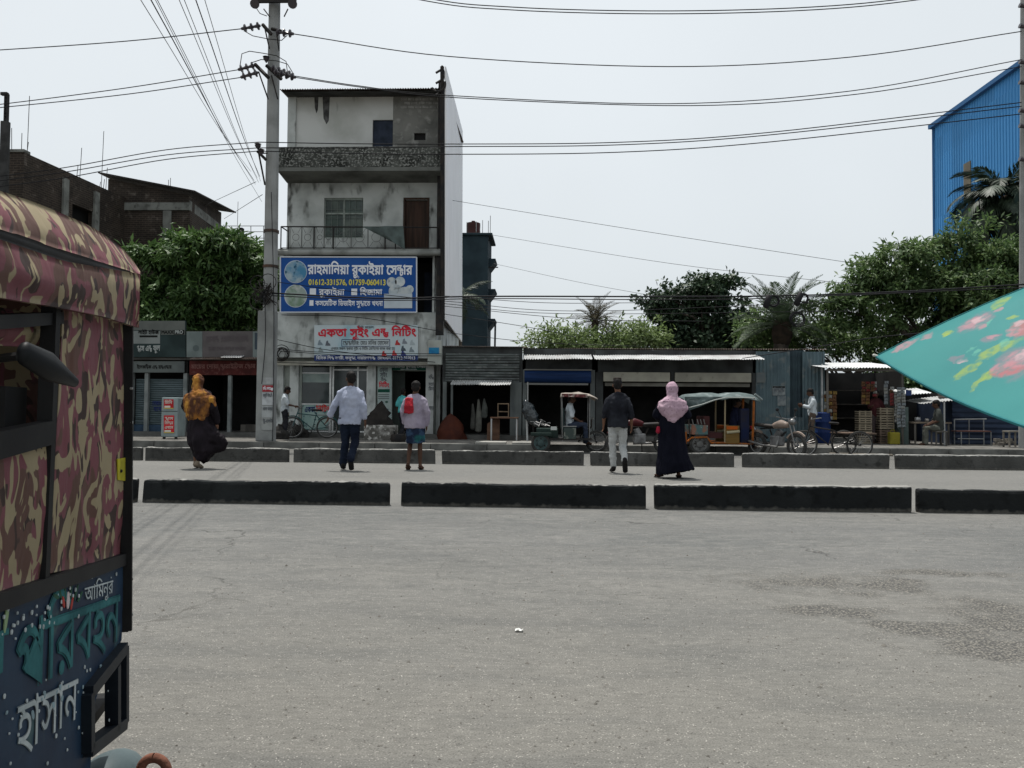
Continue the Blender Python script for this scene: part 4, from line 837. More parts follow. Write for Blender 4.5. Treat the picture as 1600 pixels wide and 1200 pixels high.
# ---------------- tea stall (F) and navy tin shed (G)
FX0, FX1 = ax(1416, SY, 650), ax(1502, SY, 650)
sh = thing('tea_stall', 'dark tea stall with scrap tin roofs right of the snack shop', 'stall', ((FX0+FX1)/2, SY, PZ))
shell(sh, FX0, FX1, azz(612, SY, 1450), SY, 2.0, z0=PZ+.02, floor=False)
q = at(1411, 617, SY-.8); MB().corr(tuple(q), tuple(at(1457, 614, SY-.8)-q), (0, 1.0, .17), .09, .013).build('roof', _M['new_tin'], sh)
q = at(1440, 631, SY-1.1); MB().corr(tuple(q), tuple(at(1502, 624, SY-1.1)-q), (0, 1.2, .12), .09, .013).build('awning', galv, sh)
rect(1415.5, 1424.5, 609.5, 618, SY-.84, .012).build('notice', M('notice_navy', (.03, .05, .13), fine=0), sh)
MB().tube([(ax(1475.5, SY-1.05, 660), SY-1.05, PZ), (ax(1475.5, SY-1.05, 660), SY-1.05, azz(628, SY-1.05, 1475))], .028, 6).build('post', galv, sh)
tb = thing('stall_table', 'rough wooden table of the tea stall with cups and pots', 'table', (ax(1450, SY-.7, 690), SY-.7, PZ))
MB().bbox(-.55, .55, -.3, .3, .62, .67, .01, .006).build('top', M('table_wood', (.26, .21, .16), (.16, .13, .1), scale=4, stretch=(.3, 2, 2)), tb, world=False)
for sx in (-1, 1):
    for sy in (-1, 1): MB().tube([(sx*.48, sy*.24, 0), (sx*.48, sy*.24, .62)], .03, 6).build('leg', woodgrey, tb, world=False)
for k, (dx, r_, h_, c) in enumerate(((-.32, .09, .14, (.4, .4, .4)), (-.05, .06, .1, (.45, .42, .38)), (.2, .11, .12, (.3, .3, .3)))):
    solo(MB().lathe([(0, 0), (r_*.8, 0), (r_, h_*.5), (r_*.85, h_), (r_*.7, h_), (0, h_*.9)], (ax(1450, SY-.7, 690)+dx, SY-.75, PZ+.67)), 'cooking_pot', M(f'pot{k}', c, rough=.35, metal=.6), ('dented metal pot at the left end of the stall table', 'small pale pot in the middle of the stall table', 'broad metal pot at the right of the stall table')[k], 'pot', (ax(1450, SY-.7, 690)+dx, SY-.75, PZ+.67), smooth=True)
GX0, GX1 = ax(1488, SY-.3, 640), ax(1760, SY-.3, 640)
sh = thing('navy_tin_shed', 'dark navy shed of horizontal tin behind the turquoise umbrella', 'shed', ((GX0+GX1)/2, SY-.3, PZ))
MB().corr((GX0, SY-.3, PZ), (0, 0, azz(618, SY-.3, 1500)-PZ), (GX1-GX0, 0, 0), .16, .022, seg=6, nrm=(0, -1, 0)).build('front_sheet', navytin, sh)
q = at(1466, 622, SY-.6); MB().corr(tuple(q), (0.9, 2.4, 1.5), (GX1-q[0], 0, 0), .2, .02, nrm=(0, -.5, 1)).build('roof', M('roof_brown_tin', (.06, .05, .045), (.04, .034, .03), scale=2, rough=.9), sh)
MB().box(GX0, GX0+.06, SY-.27, SY+3.5, PZ, azz(622, SY-.3, 1500)).build('side_wall', navytin, sh)
bn = thing('park_bench', 'thin metal bench frame in front of the navy tin shed', 'bench', (ax(1520, SY-1.2, 690), SY-1.2, PZ))
p0, p1 = -.42, .42
sl_ = M('steel_grey', (.24, .25, .25), (.16, .165, .165), scale=4, rough=.45, metal=.4)
MB().tube([(p0, .2, .75), (p1+.08, .2, .77)], .022, 6).build('backrest', sl_, bn, world=False); MB().bbox(p0-.1, p1, -.2, .2, .40, .43, .008).build('seat', M('seat_brown', (.10, .05, .04)), bn, world=False)
for x_ in (p0, 0, p1): MB().tube([(x_, .2, 0), (x_, .2, .76)], .018, 6).build('leg', sl_, bn, world=False)
for x_ in (p0, p1): MB().tube([(x_, -.18, 0), (x_, -.18, .40)], .018, 6).build('leg', sl_, bn, world=False)
MB().tube([(p0-.1, -.19, .2), (p1-.2, -.19, .2)], .015, 6).build('stretcher', sl_, bn, world=False)
st = thing('wooden_stool', 'pale square stool at the right picture edge below the umbrella', 'stool', (ax(1582, SY-2.2, 700), SY-2.2, PZ))
MB().bbox(-.19, .19, -.17, .17, .42, .46, .008).build('seat', M('stool_wood', (.22, .20, .17), (.15, .14, .12), scale=4), st, world=False)
for sx in (-1, 1):
    for sy in (-1, 1): MB().box(sx*.16-.018, sx*.16+.018, sy*.14-.018, sy*.14+.018, 0, .42).build('leg', _M['stool_wood'], st, world=False)
# ---------------- unfinished brick buildings on the left
brick = M('old_brick', (.05, .04, .034), (.03, .025, .022), scale=1.2, lo=.4, hi=.65, col3=(.10, .085, .075), scale3=3.5, lo3=.58, hi3=.74, bump=.4, bscale=22)
_bt = brick.node_tree; _bb = _bt.nodes['Principled BSDF']; _src = _bb.inputs['Base Color'].links[0].from_socket
_tc = _bt.nodes.new('ShaderNodeTexCoord'); _mp = _bt.nodes.new('ShaderNodeMapping'); _mp.inputs['Rotation'].default_value = (R(90), 0, 0); _br = _bt.nodes.new('ShaderNodeTexBrick'); _br.inputs['Scale'].default_value = 1; _br.inputs['Brick Width'].default_value = .25; _br.inputs['Row Height'].default_value = .085; _br.inputs['Mortar Size'].default_value = .012
_br.inputs['Color1'].default_value = (1, 1, 1, 1); _br.inputs['Color2'].default_value = (.7, .7, .7, 1); _br.inputs['Mortar'].default_value = (1.6, 1.6, 1.5, 1)
_cmb = _bt.nodes.new('ShaderNodeCombineXYZ'); _sp = _bt.nodes.new('ShaderNodeSeparateXYZ'); _ad = _bt.nodes.new('ShaderNodeMath'); _ad.operation = 'ADD'
_bt.links.new(_tc.outputs['Object'], _sp.inputs[0]); _bt.links.new(_sp.outputs[0], _ad.inputs[0]); _bt.links.new(_sp.outputs[1], _ad.inputs[1]); _bt.links.new(_ad.outputs[0], _cmb.inputs[0]); _bt.links.new(_sp.outputs[2], _cmb.inputs[1]); _bt.links.new(_cmb.outputs[0], _br.inputs['Vector'])
_mx = _bt.nodes.new('ShaderNodeMixRGB'); _mx.blend_type = 'MULTIPLY'; _mx.inputs[0].default_value = .9; _bt.links.new(_src, _mx.inputs[1]); _bt.links.new(_br.outputs['Color'], _mx.inputs[2]); _bt.links.new(_mx.outputs[0], _bb.inputs['Base Color'])
conc = M('raw_concrete', (.20, .205, .19), (.13, .133, .123), scale=1.6, col3=(.08, .08, .073), scale3=4, bump=.3)
# building 1: its long wall runs away from the street (faces +X)
w0 = np.array([ax(38, 27.0, 240), 27.0]); ztop = azz(238, 27.0, 38)
d1 = 33.5; w1 = np.array([w0[0]+.45, d1])
b1 = thing('brick_building', 'unfinished dark brick building with rods on the roof, far left', 'building', (w0[0]-3, 27.0, PZ))
nv = np.array([w1[1]-w0[1], -(w1[0]-w0[0]), 0]); nv /= np.linalg.norm(nv)
wpt = lambda px, py: onp(px, py, (w0[0], w0[1], 0), nv)
zt0 = ztop
# wall with a dark opening: panels left, right, above and below the opening
o0, o1 = wpt(113, 330), wpt(147, 340)
def wallrun(a, b, z0, z1, mat, name, th=.25, par=b1):
    return MB().prism([(a[0], a[1], z0), (b[0], b[1], z0), (b[0], b[1], z1), (a[0], a[1], z1)], -nv*th).build(name, mat, par)
we = np.array([w1[0], w1[1], 0]); ws = np.array([w0[0], w0[1], 0])
zo1 = wpt(113, 318)[2]; zo0 = wpt(113, 390)[2]
wallrun(ws, o0, PZ, zt0, brick, 'wall'); wallrun(o1, we, PZ, zt0-.01, brick, 'wall'); wallrun(o0, o1, PZ, zo0, brick, 'wall'); wallrun(o0, o1, zo1, zt0-.005, brick, 'wall')
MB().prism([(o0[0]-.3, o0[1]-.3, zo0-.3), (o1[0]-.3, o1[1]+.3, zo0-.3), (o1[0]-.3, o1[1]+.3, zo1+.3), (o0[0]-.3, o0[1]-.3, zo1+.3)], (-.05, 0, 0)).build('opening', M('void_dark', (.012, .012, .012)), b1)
for px in (100, 149): c = wpt(px, 350); MB().box(c[0]-.05, c[0]+.07, c[1]-.16, c[1]+.16, PZ, zt0-.3).build('column', conc, b1)
MB().box(w0[0]-6, w0[0]-.002, 27.0, 27.25, PZ, zt0+.003).build('front_wall', brick, b1); MB().box(w0[0]-6, w0[0]-.26, 27.25, d1, zt0-.25, zt0-.05).build('roof_slab', conc, b1)
MB().box(w0[0]-6.1, w0[0]+.02, 26.95, 27.3, zt0+.006, zt0+.1).build('coping', conc, b1)
for k, (px, pt, yy) in enumerate(((19, 200, 27.3), (34, 208, 27.4), (43, 150, 27.5), (42, 222, 27.6))):
    xx = ax(px, yy, 220); MB().tube([(xx, yy, zt0), (xx+.03*(k-1), yy, azz(pt, yy, px))], .012, 5).build('reinforcing_rod', black, b1)
for px, pt, yy in ((124, 231, 30.5), (119, 258, 30.3), (158, 205, 32), (161, 280, 32.1), (155, 284, 31.9), (165, 262, 32.2)):
    xx = onp(px, 300, (w0[0]-.15, w0[1], 0), nv)[0]; yy = onp(px, 300, (w0[0]-.15, w0[1], 0), nv)[1]; MB().tube([(xx, yy, zt0-.1), (xx+.05, yy, azz(pt, yy, px))], .012, 5).build('reinforcing_rod', black, b1)
sp_ = thing('steel_post', 'dark steel rail post rising at the far left roof corner', 'post', (ax(7, 26.2, 300), 26.2, PZ))
MB().bbox(ax(2, 26.2, 240), ax(12.5, 26.2, 240), 26.1, 26.3, PZ, azz(190, 26.2, 8), .02).build('lower_column', M('post_dark', (.05, .05, .05), (.03, .03, .03), scale=3), sp_)
mb = MB()
for px in (8.2, 12.2): mb.box(ax(px, 26.2, 170)-.02, ax(px, 26.2, 170)+.02, 26.15, 26.25, azz(192, 26.2, 8), azz(147, 26.2, 8))
for k in range(7): mb.box(ax(8.2, 26.2, 170)+.02, ax(12.2, 26.2, 170)-.02, 26.16, 26.24, azz(188-6*k, 26.2, 8), azz(186-6*k, 26.2, 8))
mb.box(ax(2, 26.2, 150), ax(12.2, 26.2, 150), 26.14, 26.26, azz(149, 26.2, 8)+.001, azz(146, 26.2, 8)+.03); mb.build('lattice_top', _M['post_dark'], sp_)
# building 2
YB = 33.0; zq = lambda py: azz(py, YB, 230)
e0, e1 = ax(168, YB, 320), ax(297, YB, 320)
b2 = thing('brick_building', 'dark brick house with concrete lintel and sloping tin roof above the tree', 'building', ((e0+e1)/2, YB, PZ))
MB().prism([(e0, YB, PZ), (e1, YB, PZ), (e1, YB, zq(306)), (e0, YB, zq(279))], (0, .25, 0)).build('front_wall', brick, b2)
f1 = at(346, 331, 37.5)
MB().prism([(e1-.002, YB+.252, PZ), (e1-.002, YB+.252, zq(306)), (f1[0], 37.5, azz(332, 37.5, 346)), (f1[0], 37.5, PZ)], (-.25, 0, 0)).build('side_wall', brick, b2)
MB().bbox(ax(190, YB, 322), e1+.02, YB-.08, YB-.003, zq(329), zq(317), .015).build('lintel', conc, b2); MB().bbox(ax(255, YB, 360), ax(268, YB, 360), YB-.07, YB-.004, zq(420), zq(329.5), .015).build('column', conc, b2)
MB().prism([(e1+.03, YB-.08, zq(329)), (e1+.03, YB-.08, zq(314)), (f1[0]+.06, 37.4, azz(352, 37.4, 346)), (f1[0]+.06, 37.4, azz(363, 37.4, 346))], (-.028, 0, 0)).build('lintel', conc, b2)
q = [np.array([e0-.25, YB-.35, zq(274)]), np.array([e1+.35, YB-.35, zq(303.5)]), np.array([f1[0]+.6, 37.8, azz(333, 37.8, 350)]), np.array([e0-.25, 37.8, zq(274)+.1])]
MB().prism(q, (0, 0, .06)).build('roof', M('roof_dark_tin', (.045, .04, .038), (.03, .028, .027), scale=2), b2)
for px, pt in ((263, 281), (266, 278)): xx = ax(px, YB+1, 300); MB().tube([(xx, YB+1, zq(298)), (xx, YB+1, azz(pt, YB+1, px))], .012, 5).build('reinforcing_rod', black, b2)
# roof railing far behind the tree
fr_ = thing('roof_railing', 'thin railing on a low roof behind the green tree by the pole', 'railing', (ax(390, 40, 380), 40, PZ))
for py in (353, 362, 372): MB().tube([tuple(at(352, py, 40)), tuple(at(414, py, 40))], .02, 5).build('rail', M('rail_grey', (.25, .25, .25)), fr_)
for px in (354, 372, 392, 412): MB().tube([tuple(at(px, 353, 40)), tuple(at(px, 385, 40))], .02, 5).build('post', _M['rail_grey'], fr_)
MB().box(ax(345, 40, 390), ax(416, 40, 390), 40, 43, PZ, azz(384, 40, 380)).build('roof_block', conc, fr_); MB().bbox(ax(371, 40, 365), ax(376, 40, 365), 40.2, 40.5, azz(385, 40, 380), azz(354, 40, 380), .02).build('pillar', _M['void_dark'], fr_); MB().tube([tuple(at(371, 352, 40.3)), tuple(at(372, 315, 40.3))], .012, 5).build('aerial', black, fr_)
# ---------------- dark rear building with sunshades and tank
TY = 40.0; t0, t1 = ax(690, TY, 450), ax(762, TY, 450); zt_ = lambda py: azz(py, TY, 745)
b3 = thing('rear_building', 'narrow dark slate building behind the white billboard', 'building', ((t0+t1)/2, TY, PZ))
slate = M('slate_plaster', (.032, .05, .06), (.022, .034, .042), scale=1.2, bump=.2)
MB().box(t0, t1, TY, TY+2.6, PZ, zt_(368)).build('wall', slate, b3); MB().bbox(t0-.1, t1+.22, TY-.15, TY+2.7, zt_(368)+.002, zt_(364.5), .03).build('coping', slate, b3)
for py in (401, 449, 496): MB().prism([(t1+.002, TY+.5, zt_(py)), (t1+.35, TY+.5, zt_(py)), (t1+.35, TY+.5, zt_(py+2)), (t1+.002, TY+.5, zt_(py+16))], (0, 1.6, 0)).build('sunshade', slate, b3)
for py, l in ((374, .2), (416, .5)): MB().tube([(t1, TY+.3, zt_(py)), (t1+l, TY+.3, zt_(py))], .03, 5).build('pipe', black, b3)
for px, pt in ((754, 344), (763, 345), (766, 337)): MB().tube([(ax(px, TY+.2, 360), TY+.2, zt_(366)), (ax(px, TY+.2, 360), TY+.2, azz(pt, TY+.2, px))], .014, 5).build('reinforcing_rod', black, b3)
tk = thing('water_tank', 'dark red cylindrical water tank on the slate building roof', 'water tank', (ax(739.5, TY+1, 365), TY+1, zt_(364)))
r_ = (ax(750.5, TY, 350)-ax(728, TY, 350))/2
MB().lathe([(0, 0), (r_, 0), (r_, .12), (r_*.97, .2), (r_, .28), (r_*.97, .36), (r_, .6), (r_*.98, .72), (r_*.5, .76), (0, .76)]).smart('tank', M('maroon_plastic', (.075, .03, .028), (.05, .022, .02), scale=2, rough=.5), tk, world=False); MB().lathe([(.1, .76), (.1, .84), (0, .85)]).build('lid', _M['maroon_plastic'], tk, world=False)
mb = MB()
for a in (.6, 2.1, 3.7, 5.2): mb.tube([(r_*1.04*math.cos(a), r_*1.04*math.sin(a), 0), (r_*1.04*math.cos(a), r_*1.04*math.sin(a), .74)], .02, 5)
mb.build('pipe', galv, tk, world=False)
# ---------------- tall blue factory
fa, fb_ = at(1460, 300, 48.0), at(1596, 300, 39.6)          # the long wall runs in depth: far corner and a nearer point
fdir = (fb_-fa)[:2]; fdir /= np.linalg.norm(fdir); fn = np.array([fdir[1], -fdir[0], 0])*1.0
if fn[0] > 0: fn = -fn
b4 = thing('blue_factory', 'tall bright blue corrugated factory wall rising behind the trees at right', 'factory', (fa[0], fa[1], PZ))
fb = M('factory_blue', (.07, .27, .56), (.06, .235, .50), scale=.25, lo=.4, hi=.7, col3=(.05, .19, .40), scale3=.9, lo3=.62, hi3=.75, stretch3=(1, 1, .3), rough=.5, metal=.1)
zl = azz(200, 48.0, 1460); FL = 26.0
def fpt(t, z, o=0.0): return np.array([fa[0]+fdir[0]*t+fn[0]*o, fa[1]+fdir[1]*t+fn[1]*o, z])
def ribs(t0, t1, z0, z1, o, pitch=.26, amp=.035):
    n = max(2, int(round((t1-t0)/pitch))); prof = []; w = (t1-t0)/n
    for k in range(n): a = t0+w*k; prof += [(a, o), (a+w*.62, o), (a+w*.70, o+amp), (a+w*.88, o+amp), (a+w*.97, o)]
    prof.append((t1, o)); m = len(prof)
    return MB().add([fpt(a, z0, q) for a, q in prof]+[fpt(a, z1, q) for a, q in prof], [(i, i+1, m+i+1, m+i) for i in range(m-1)])
rows = [PZ, azz(345, 48, 1465), azz(222, 48, 1462), zl]
for k in range(25):
    for j in range(3): ribs(k*1.04, k*1.04+1.04, rows[j], rows[j+1]+(.06 if j < 2 else 0), .02*(2-j)).build('cladding_sheet', fb, b4)
MB().prism([fpt(-.2, zl-.02, .25), fpt(FL, zl-.02, .25), fpt(FL, zl+.22, .25), fpt(-.2, zl+.22, .25)], -fn*8).build('roof', M('roof_blue', (.05, .14, .30)), b4)
MB().prism([fpt(-.12, PZ, .06), fpt(.1, PZ, .06), fpt(.1, zl-.03, .06), fpt(-.12, zl-.03, .06)], -fn*.2).build('corner_trim', M('trim_blue', (.02, .09, .22)), b4)
MB().prism([fpt(0, PZ, -.16), fpt(0, zl-.03, -.16), fpt(0, zl-.03, -7), fpt(0, PZ, -7)], (fdir[0]*.1, fdir[1]*.1, 0)).build('end_wall', fb, b4)
s0 = onp(1508, 283, fpt(0, 0), fn); s1 = onp(1519, 283, fpt(0, 0), fn); za, zb = onp(1513, 312, fpt(0, 0), fn)[2], onp(1513, 254, fpt(0, 0), fn)[2]
MB().prism([(s0[0], s0[1], za), (s1[0], s1[1], za), (s1[0], s1[1], zb), (s0[0], s0[1], zb)], fn*.09).build('translucent_strip', M('fibre_strip', (.20, .18, .13), (.15, .135, .11), scale=1, stretch=(1, 1, .3)), b4)
# ================================================================== UTILITY POLES AND WIRES
pole_m = M('pole_concrete', (.27, .275, .27), (.20, .205, .20), scale=1.5, col3=(.13, .13, .125), scale3=3, lo3=.6, hi3=.75, stretch3=(1, 1, .3), bump=.2)
insul = M('brown_porcelain', (.035, .032, .04), (.05, .04, .045), scale=4, rough=.3, spec=.5)
PY = 22.1
zp = lambda py, px=425: azz(py, PY, px)
pb = at(419, 690, PY); pt_ = at(429.5, -60, PY)
pole = thing('utility_pole', 'tall tapering concrete electricity pole with insulators in front of the four-storey building', 'utility pole', (pb[0], PY, PZ))
def pc(py): p = at(419+(690-py)/690*10.2, py, PY); return p
rad = lambda py: (9.0+(py+60)/750*3.4)*PY/F/1.0
MB().tube([pc(y) for y in (692, 560, 400, 200, 0, -60)], [rad(y) for y in (692, 560, 400, 200, 0, -60)], 10).smart('shaft', pole_m, pole, ang=25)
q = pc(600); MB().bbox(q[0]-.27, q[0]+.19, PY-.26, PY+.1, PZ, zp(487), .03, .01).build('concrete_sleeve', M('sleeve_concrete', (.30, .31, .30), (.22, .225, .22), scale=2, bump=.3), pole)
for py in (362, 417): MB().tube([pc(py+2), pc(py-2)], rad(py)+.03, 10).build('clamp_band', M('rust_band', (.10, .06, .045), (.06, .05, .045), scale=5), pole)
# posters low on the pole
for k, (a, b, u, v, c) in enumerate(((409, 428, 590, 600, (.42, .43, .43)), (410, 427.5, 602, 612, (.40, .05, .06)), (409.5, 427.5, 613, 633, (.44, .46, .47)), (409, 427, 634, 652, (.38, .40, .40)), (408.5, 426, 652, 672, (.30, .31, .30)))):
    rect(a, b, u, v, PY-.27-.002*k, .004).build('pasted_poster', M(f'pole_poster{k}', c, tuple(x*.75 for x in c), scale=5, fine=0), pole)
lettering('ভর্তি চলছে', white_l, pole, at(411, 609, PY-.277), at(423, 609, PY-.277), .11, bold=.03); disc(425, 608, PY-.277, 2.2, _M['letter_white'], pole, 'emblem', .002)
for k, (t, y) in enumerate((('জরুরী বিজ্ঞপ্তি', 620), ('বাসা ভাড়া', 641), ('টু-লেট', 660))): lettering(t, grey_l, pole, at(411, y, PY-.283), at(425.5, y, PY-.283), .12, bold=.03)
def insulator(parent, a, b, n=3, r=.11):
    """strain string of n discs from a to b"""
    a, b = np.array(a, float), np.array(b, float); ins = MB(); pts = []; rr_ = []
    for k in range(n):
        for t, q in ((.0, .035), (.18, .04), (.30, r), (.48, r*.95), (.60, .05), (1., .035)): pts.append(a+(b-a)*((k+t)/n)); rr_.append(q)
    o = ins.tube(pts, rr_, 10).smart('insulator_string', insul, parent, ang=50); return o
def pxp(px, py, dy=0.0): return at(px, py, PY+dy)
# top cross arm (lattice) at the picture top
top = MB().box(*(ax(398, PY-.3, 10), ax(463, PY-.3, 10)), PY-.34, PY-.28, zp(13), zp(4)).build('cross_arm', black, pole)
for px in (398, 457): MB().tube([pxp(px, 6, -.4), pxp(px, 6, .25)], .13, 12).build('insulator_drum', insul, pole)
for a, b in (((444, 26), (450, 14)), ((412, 14), (421, 26))): MB().tube([pxp(*a, -.25), pxp(*b, -.25)], .018, 5).build('brace', black, pole)
def arm(px, py, px2, py2, dy=-.35, r=.05, name='cross_arm'):
    return MB().tube([pxp(px, py, dy), pxp(px2, py2, dy)], r, 4).build(name, black, pole)
arm(410, 38, 424, 54); arm(424, 45, 440, 49, -.3); arm(414, 45, 421, 76, -.33, .02, 'brace'); arm(432, 50, 436, 79, -.3, .02, 'brace')
arm(398, 100, 420, 122); arm(416, 102, 440, 124, -.3); arm(404, 112, 419, 155, -.33, .02, 'brace'); arm(424, 118, 434, 155, -.3, .02, 'brace')
arm(402, 236, 416, 250, -.33, .04); arm(404, 238, 414, 289, -.3, .025, 'brace'); arm(406, 240, 418, 239, -.3, .02, 'brace')
insulator(pole, pxp(407, 40, -.35), pxp(377, 45, -.35)); insulator(pole, pxp(431, 50, -.3), pxp(459, 53, -.3))
insulator(pole, pxp(398, 102, -.4), pxp(372, 109, -.4)); insulator(pole, pxp(403, 113, -.6), pxp(376, 121, -.6)); insulator(pole, pxp(424, 106, -.4), pxp(456, 118, -.4), 4); insulator(pole, pxp(428, 112, -.6), pxp(462, 121, -.6), 4)
for px, py in ((416, 90), (403, 226), (408, 235)): MB().tube([pxp(px, py-2.5, -.35), pxp(px, py-1, -.35), pxp(px, py, -.35), pxp(px, py+1.5, -.35), pxp(px, py+8, -.35)], [.04, .1, .05, .09, .015], 8).build('pin_insulator', insul, pole)
def jump(pts, r=.012): MB().tube(pts, r, 5).build('jumper_wire', black, pole)
jump([pxp(*p, -.4) for p in ((381, 48), (395, 56), (420, 61), (440, 63), (449, 55))]); jump([pxp(*p, -.45) for p in ((375, 103), (378, 84), (390, 80), (410, 83), (432, 87), (447, 96), (449, 112))])
jump([pxp(*p, -.5) for p in ((393, 98), (408, 93), (432, 95), (449, 100), (457, 113))]); jump([pxp(*p, -.4) for p in ((400, 12), (406, 21), (417, 25))])
# right-hand pole at the picture edge
rp_ = thing('utility_pole', 'concrete electricity pole cut by the right picture edge', 'utility pole', (ax(1604, PY, 640), PY, PZ))
MB().tube([(ax(1604, PY, 640), PY, PZ), (ax(1604.5, PY, 0), PY, azz(-60, PY, 1600))], [.20, .14], 10).smart('shaft', pole_m, rp_, ang=25)
for py in (8, 40, 96, 128, 172, 196, 248): MB().tube([at(1593, py, PY-.2), at(1610, py+4, PY-.2)], [.07, .03], 8).build('insulator', insul, rp_)
# ------------------------------------------------------------------ wires
wire_m = M('wire_black', (.018, .018, .02), rough=.6, fine=0); wire_g = M('wire_grey', (.10, .105, .11), rough=.6, fine=0)
def wire(P, r, label, mat=None, name='power_line', n=26, cat='wire', grp='overhead wires', sag=0.0):
    """smooth curve through 3D points"""
    P = [np.array(p, float) for p in P]; pts = []
    if len(P) == 2 and sag:
        pts = [P[0]*(1-t)+P[1]*t-np.array([0, 0, 4*sag*t*(1-t)]) for t in np.linspace(0, 1, n)]
    elif len(P) == 2: pts = P
    else:
        Q = [2*P[0]-P[1]]+P+[2*P[-1]-P[-2]]
        for i in range(1, len(Q)-2):
            for t in np.linspace(0, 1, 9)[:-1]:
                a, b, c, d = Q[i-1:i+3]; pts.append(.5*((2*b)+(c-a)*t+(2*a-5*b+4*c-d)*t*t+(3*b-a-3*c+d)*t**3))
        pts.append(P[-1])
    mid = pts[len(pts)//2]
    return solo(MB().tube(pts, r, 5), name, mat or wire_m, label, cat, tuple(mid), grp, smooth=True)
Yh = PY-.3; w_ = lambda pts, Y=Yh: [at(x, y, Y) for x, y in pts]
wire(w_([(459, 53), (700, 88), (1045, 104), (1330, 89), (1596, 49)]), .014, 'high-voltage wire sagging from the upper right insulator of the pole')
wire(w_([(456, 118), (560, 134), (700, 149), (1045, 162), (1330, 142), (1596, 93)], PY-.4), .013, 'upper of the two middle wires right of the pole')
wire(w_([(462, 121), (570, 137), (720, 153), (1080, 165), (1340, 147), (1596, 104)], PY-.6), .013, 'lower of the two middle wires right of the pole')
wire(w_([(377, 45), (200, 64), (0, 78), (-80, 82)]), .014, 'single wire running left from the upper insulators')
wire(w_([(372, 109), (200, 137), (0, 163), (-80, 170)], PY-.4), .013, 'upper of the two wires running left below the single one')
wire(w_([(376, 121), (200, 147), (0, 168), (-80, 174)], PY-.6), .013, 'lower of the two wires running left below the single one')
for k, (yl, y7, y10, y16, y0) in enumerate(((222, 225, 218, 160, 252), (231, 229, 222, 166, 259), (236, 241, 233, 178, 268))):
    nm = ('top', 'middle', 'lowest')[k]
    wire(w_([(403, yl), (550, (yl+y7)/2+1), (700, y7), (960, (y7+y10)/2+1), (1200, y10-11), (1596, y16)], PY-.35-.12*k), .014, f'{nm} of the three low-tension wires passing right across the third-floor balcony')
    wire(w_([(403, yl), (260, (yl+y0)/2-3), (100, y0+10), (-40, y0+28)], PY-.35-.12*k), .013, f'{nm} of the three low-tension wires going left behind the brick building')
for k, (yy, dy) in enumerate(((0, 0), (4.5, .3))):
    wire(w_([(300, -85+yy), (640, -8+yy), (800, 11+yy), (1050, 17+yy), (1300, 9+yy), (1500, -14+yy), (1800, -60+yy), (2300, -160+yy)], 15+dy), .010, ('upper', 'lower')[k]+' of the paired wires crossing the sky at the top edge')
# service drops fanning from the pole over the road
fan = [((392, 268), (220, 0)), ((397, 282), (236, 0)), ((399, 288), (246, 0)), ((402, 278), (280, 0)), ((404, 285), (288, 0)), ((406, 276), (306, 0)), ((407, 283), (320, 0)), ((409, 315), (243, 0))]
for k, (a, b) in enumerate(fan):
    A = at(*a, PY-.2); B = at(*b, 8.0+.2*k); C = B+(B-A)*.55; m_ = A*.5+B*.5-np.array([0, 0, .12])
    wire([A, m_, B, C], .0045 if k not in (1, 5) else .007, ('leftmost', 'second', 'third', 'fourth', 'fifth', 'sixth', 'rightmost', 'lowest ending')[k]+' thin service wire of the fan crossing the sky left of the pole', wire_g if k not in (1, 5) else wire_m, grp='fan of service wires')
# thin lines right of the billboard
wire([at(700, 312, 27), at(1030, 365, 26), at(1345, 413, 25.2)], .008, 'highest thin line descending rightwards from the billboard', wire_g)
wire([at(768, 367, 38), at(1050, 412, 31), at(1340, 445, 26)], .009, 'second thin line descending from the slate building roof', wire_g)
wire([at(772, 412, 38), at(900, 440, 33), at(1030, 464, 29)], .008, 'third short thin line ending at the dark round tree', wire_g)
wire([at(425, 458, PY-.3), at(600, 466, PY-.35), at(760, 463, PY-.3), at(1160, 463, PY-.3), at(1400, 456, PY-.3), at(1605, 444, PY-.3)], .022, 'thick black cable bundle running level right of the building')
wire([at(425, 462, PY-.4), at(600, 469, PY-.4), at(760, 466.5, PY-.4), at(1000, 468, PY-.4), at(1200, 466, PY-.4), at(1605, 449, PY-.4)], .014, 'second cable just below the thick bundle')
for k, (a, b, c) in enumerate((((690, 462), (850, 473), (1010, 473)), ((690, 470), (900, 486), (1300, 472)), ((690, 474), (880, 490), (1330, 486)), ((690, 478), (900, 498), (1100, 502)), ((690, 490), (830, 512), (900, 527)), ((700, 520), (840, 535), (1000, 541)))):
    wire([at(*a, 24), at(*b, 24), at(*c, 24)], .009, ('topmost', 'second', 'third', 'fourth', 'steep fifth', 'lowest')[k]+' slack telephone line between billboard and palms')
for k, (a, b, c) in enumerate((((428, 440), (520, 452), (690, 470)), ((440, 492), (560, 496), (690, 518)), ((430, 545), (520, 551), (690, 553)), ((430, 548), (560, 556), (690, 556)), ((430, 530), (520, 548), (680, 566)), ((430, 566), (560, 570), (680, 571)))):
    wire([at(*a, FY-.8), at(*b, FY-.85), at(*c, FY-.8)], .011, ('cable across the blue signboard', 'cable between the two big signboards', 'upper cable across the knitting sign', 'lower cable across the knitting sign', 'slanting cable over the knitting sign', 'cable along the ledge above the shop front')[k], grp='facade cables')
wire([at(1160, 560, 24.0), at(1300, 538, 23), at(1370, 527, 22.6), at(1500, 515, PY)], .012, 'dark slanting cable before the big right-hand tree')
wire([at(318, 322, 36), at(400, 284, PY)], .009, 'upper guy line from brick house roof to pole', wire_g); wire([at(350, 342, 37), at(410, 304, PY)], .009, 'lower guy line from brick house roof to pole', wire_g)
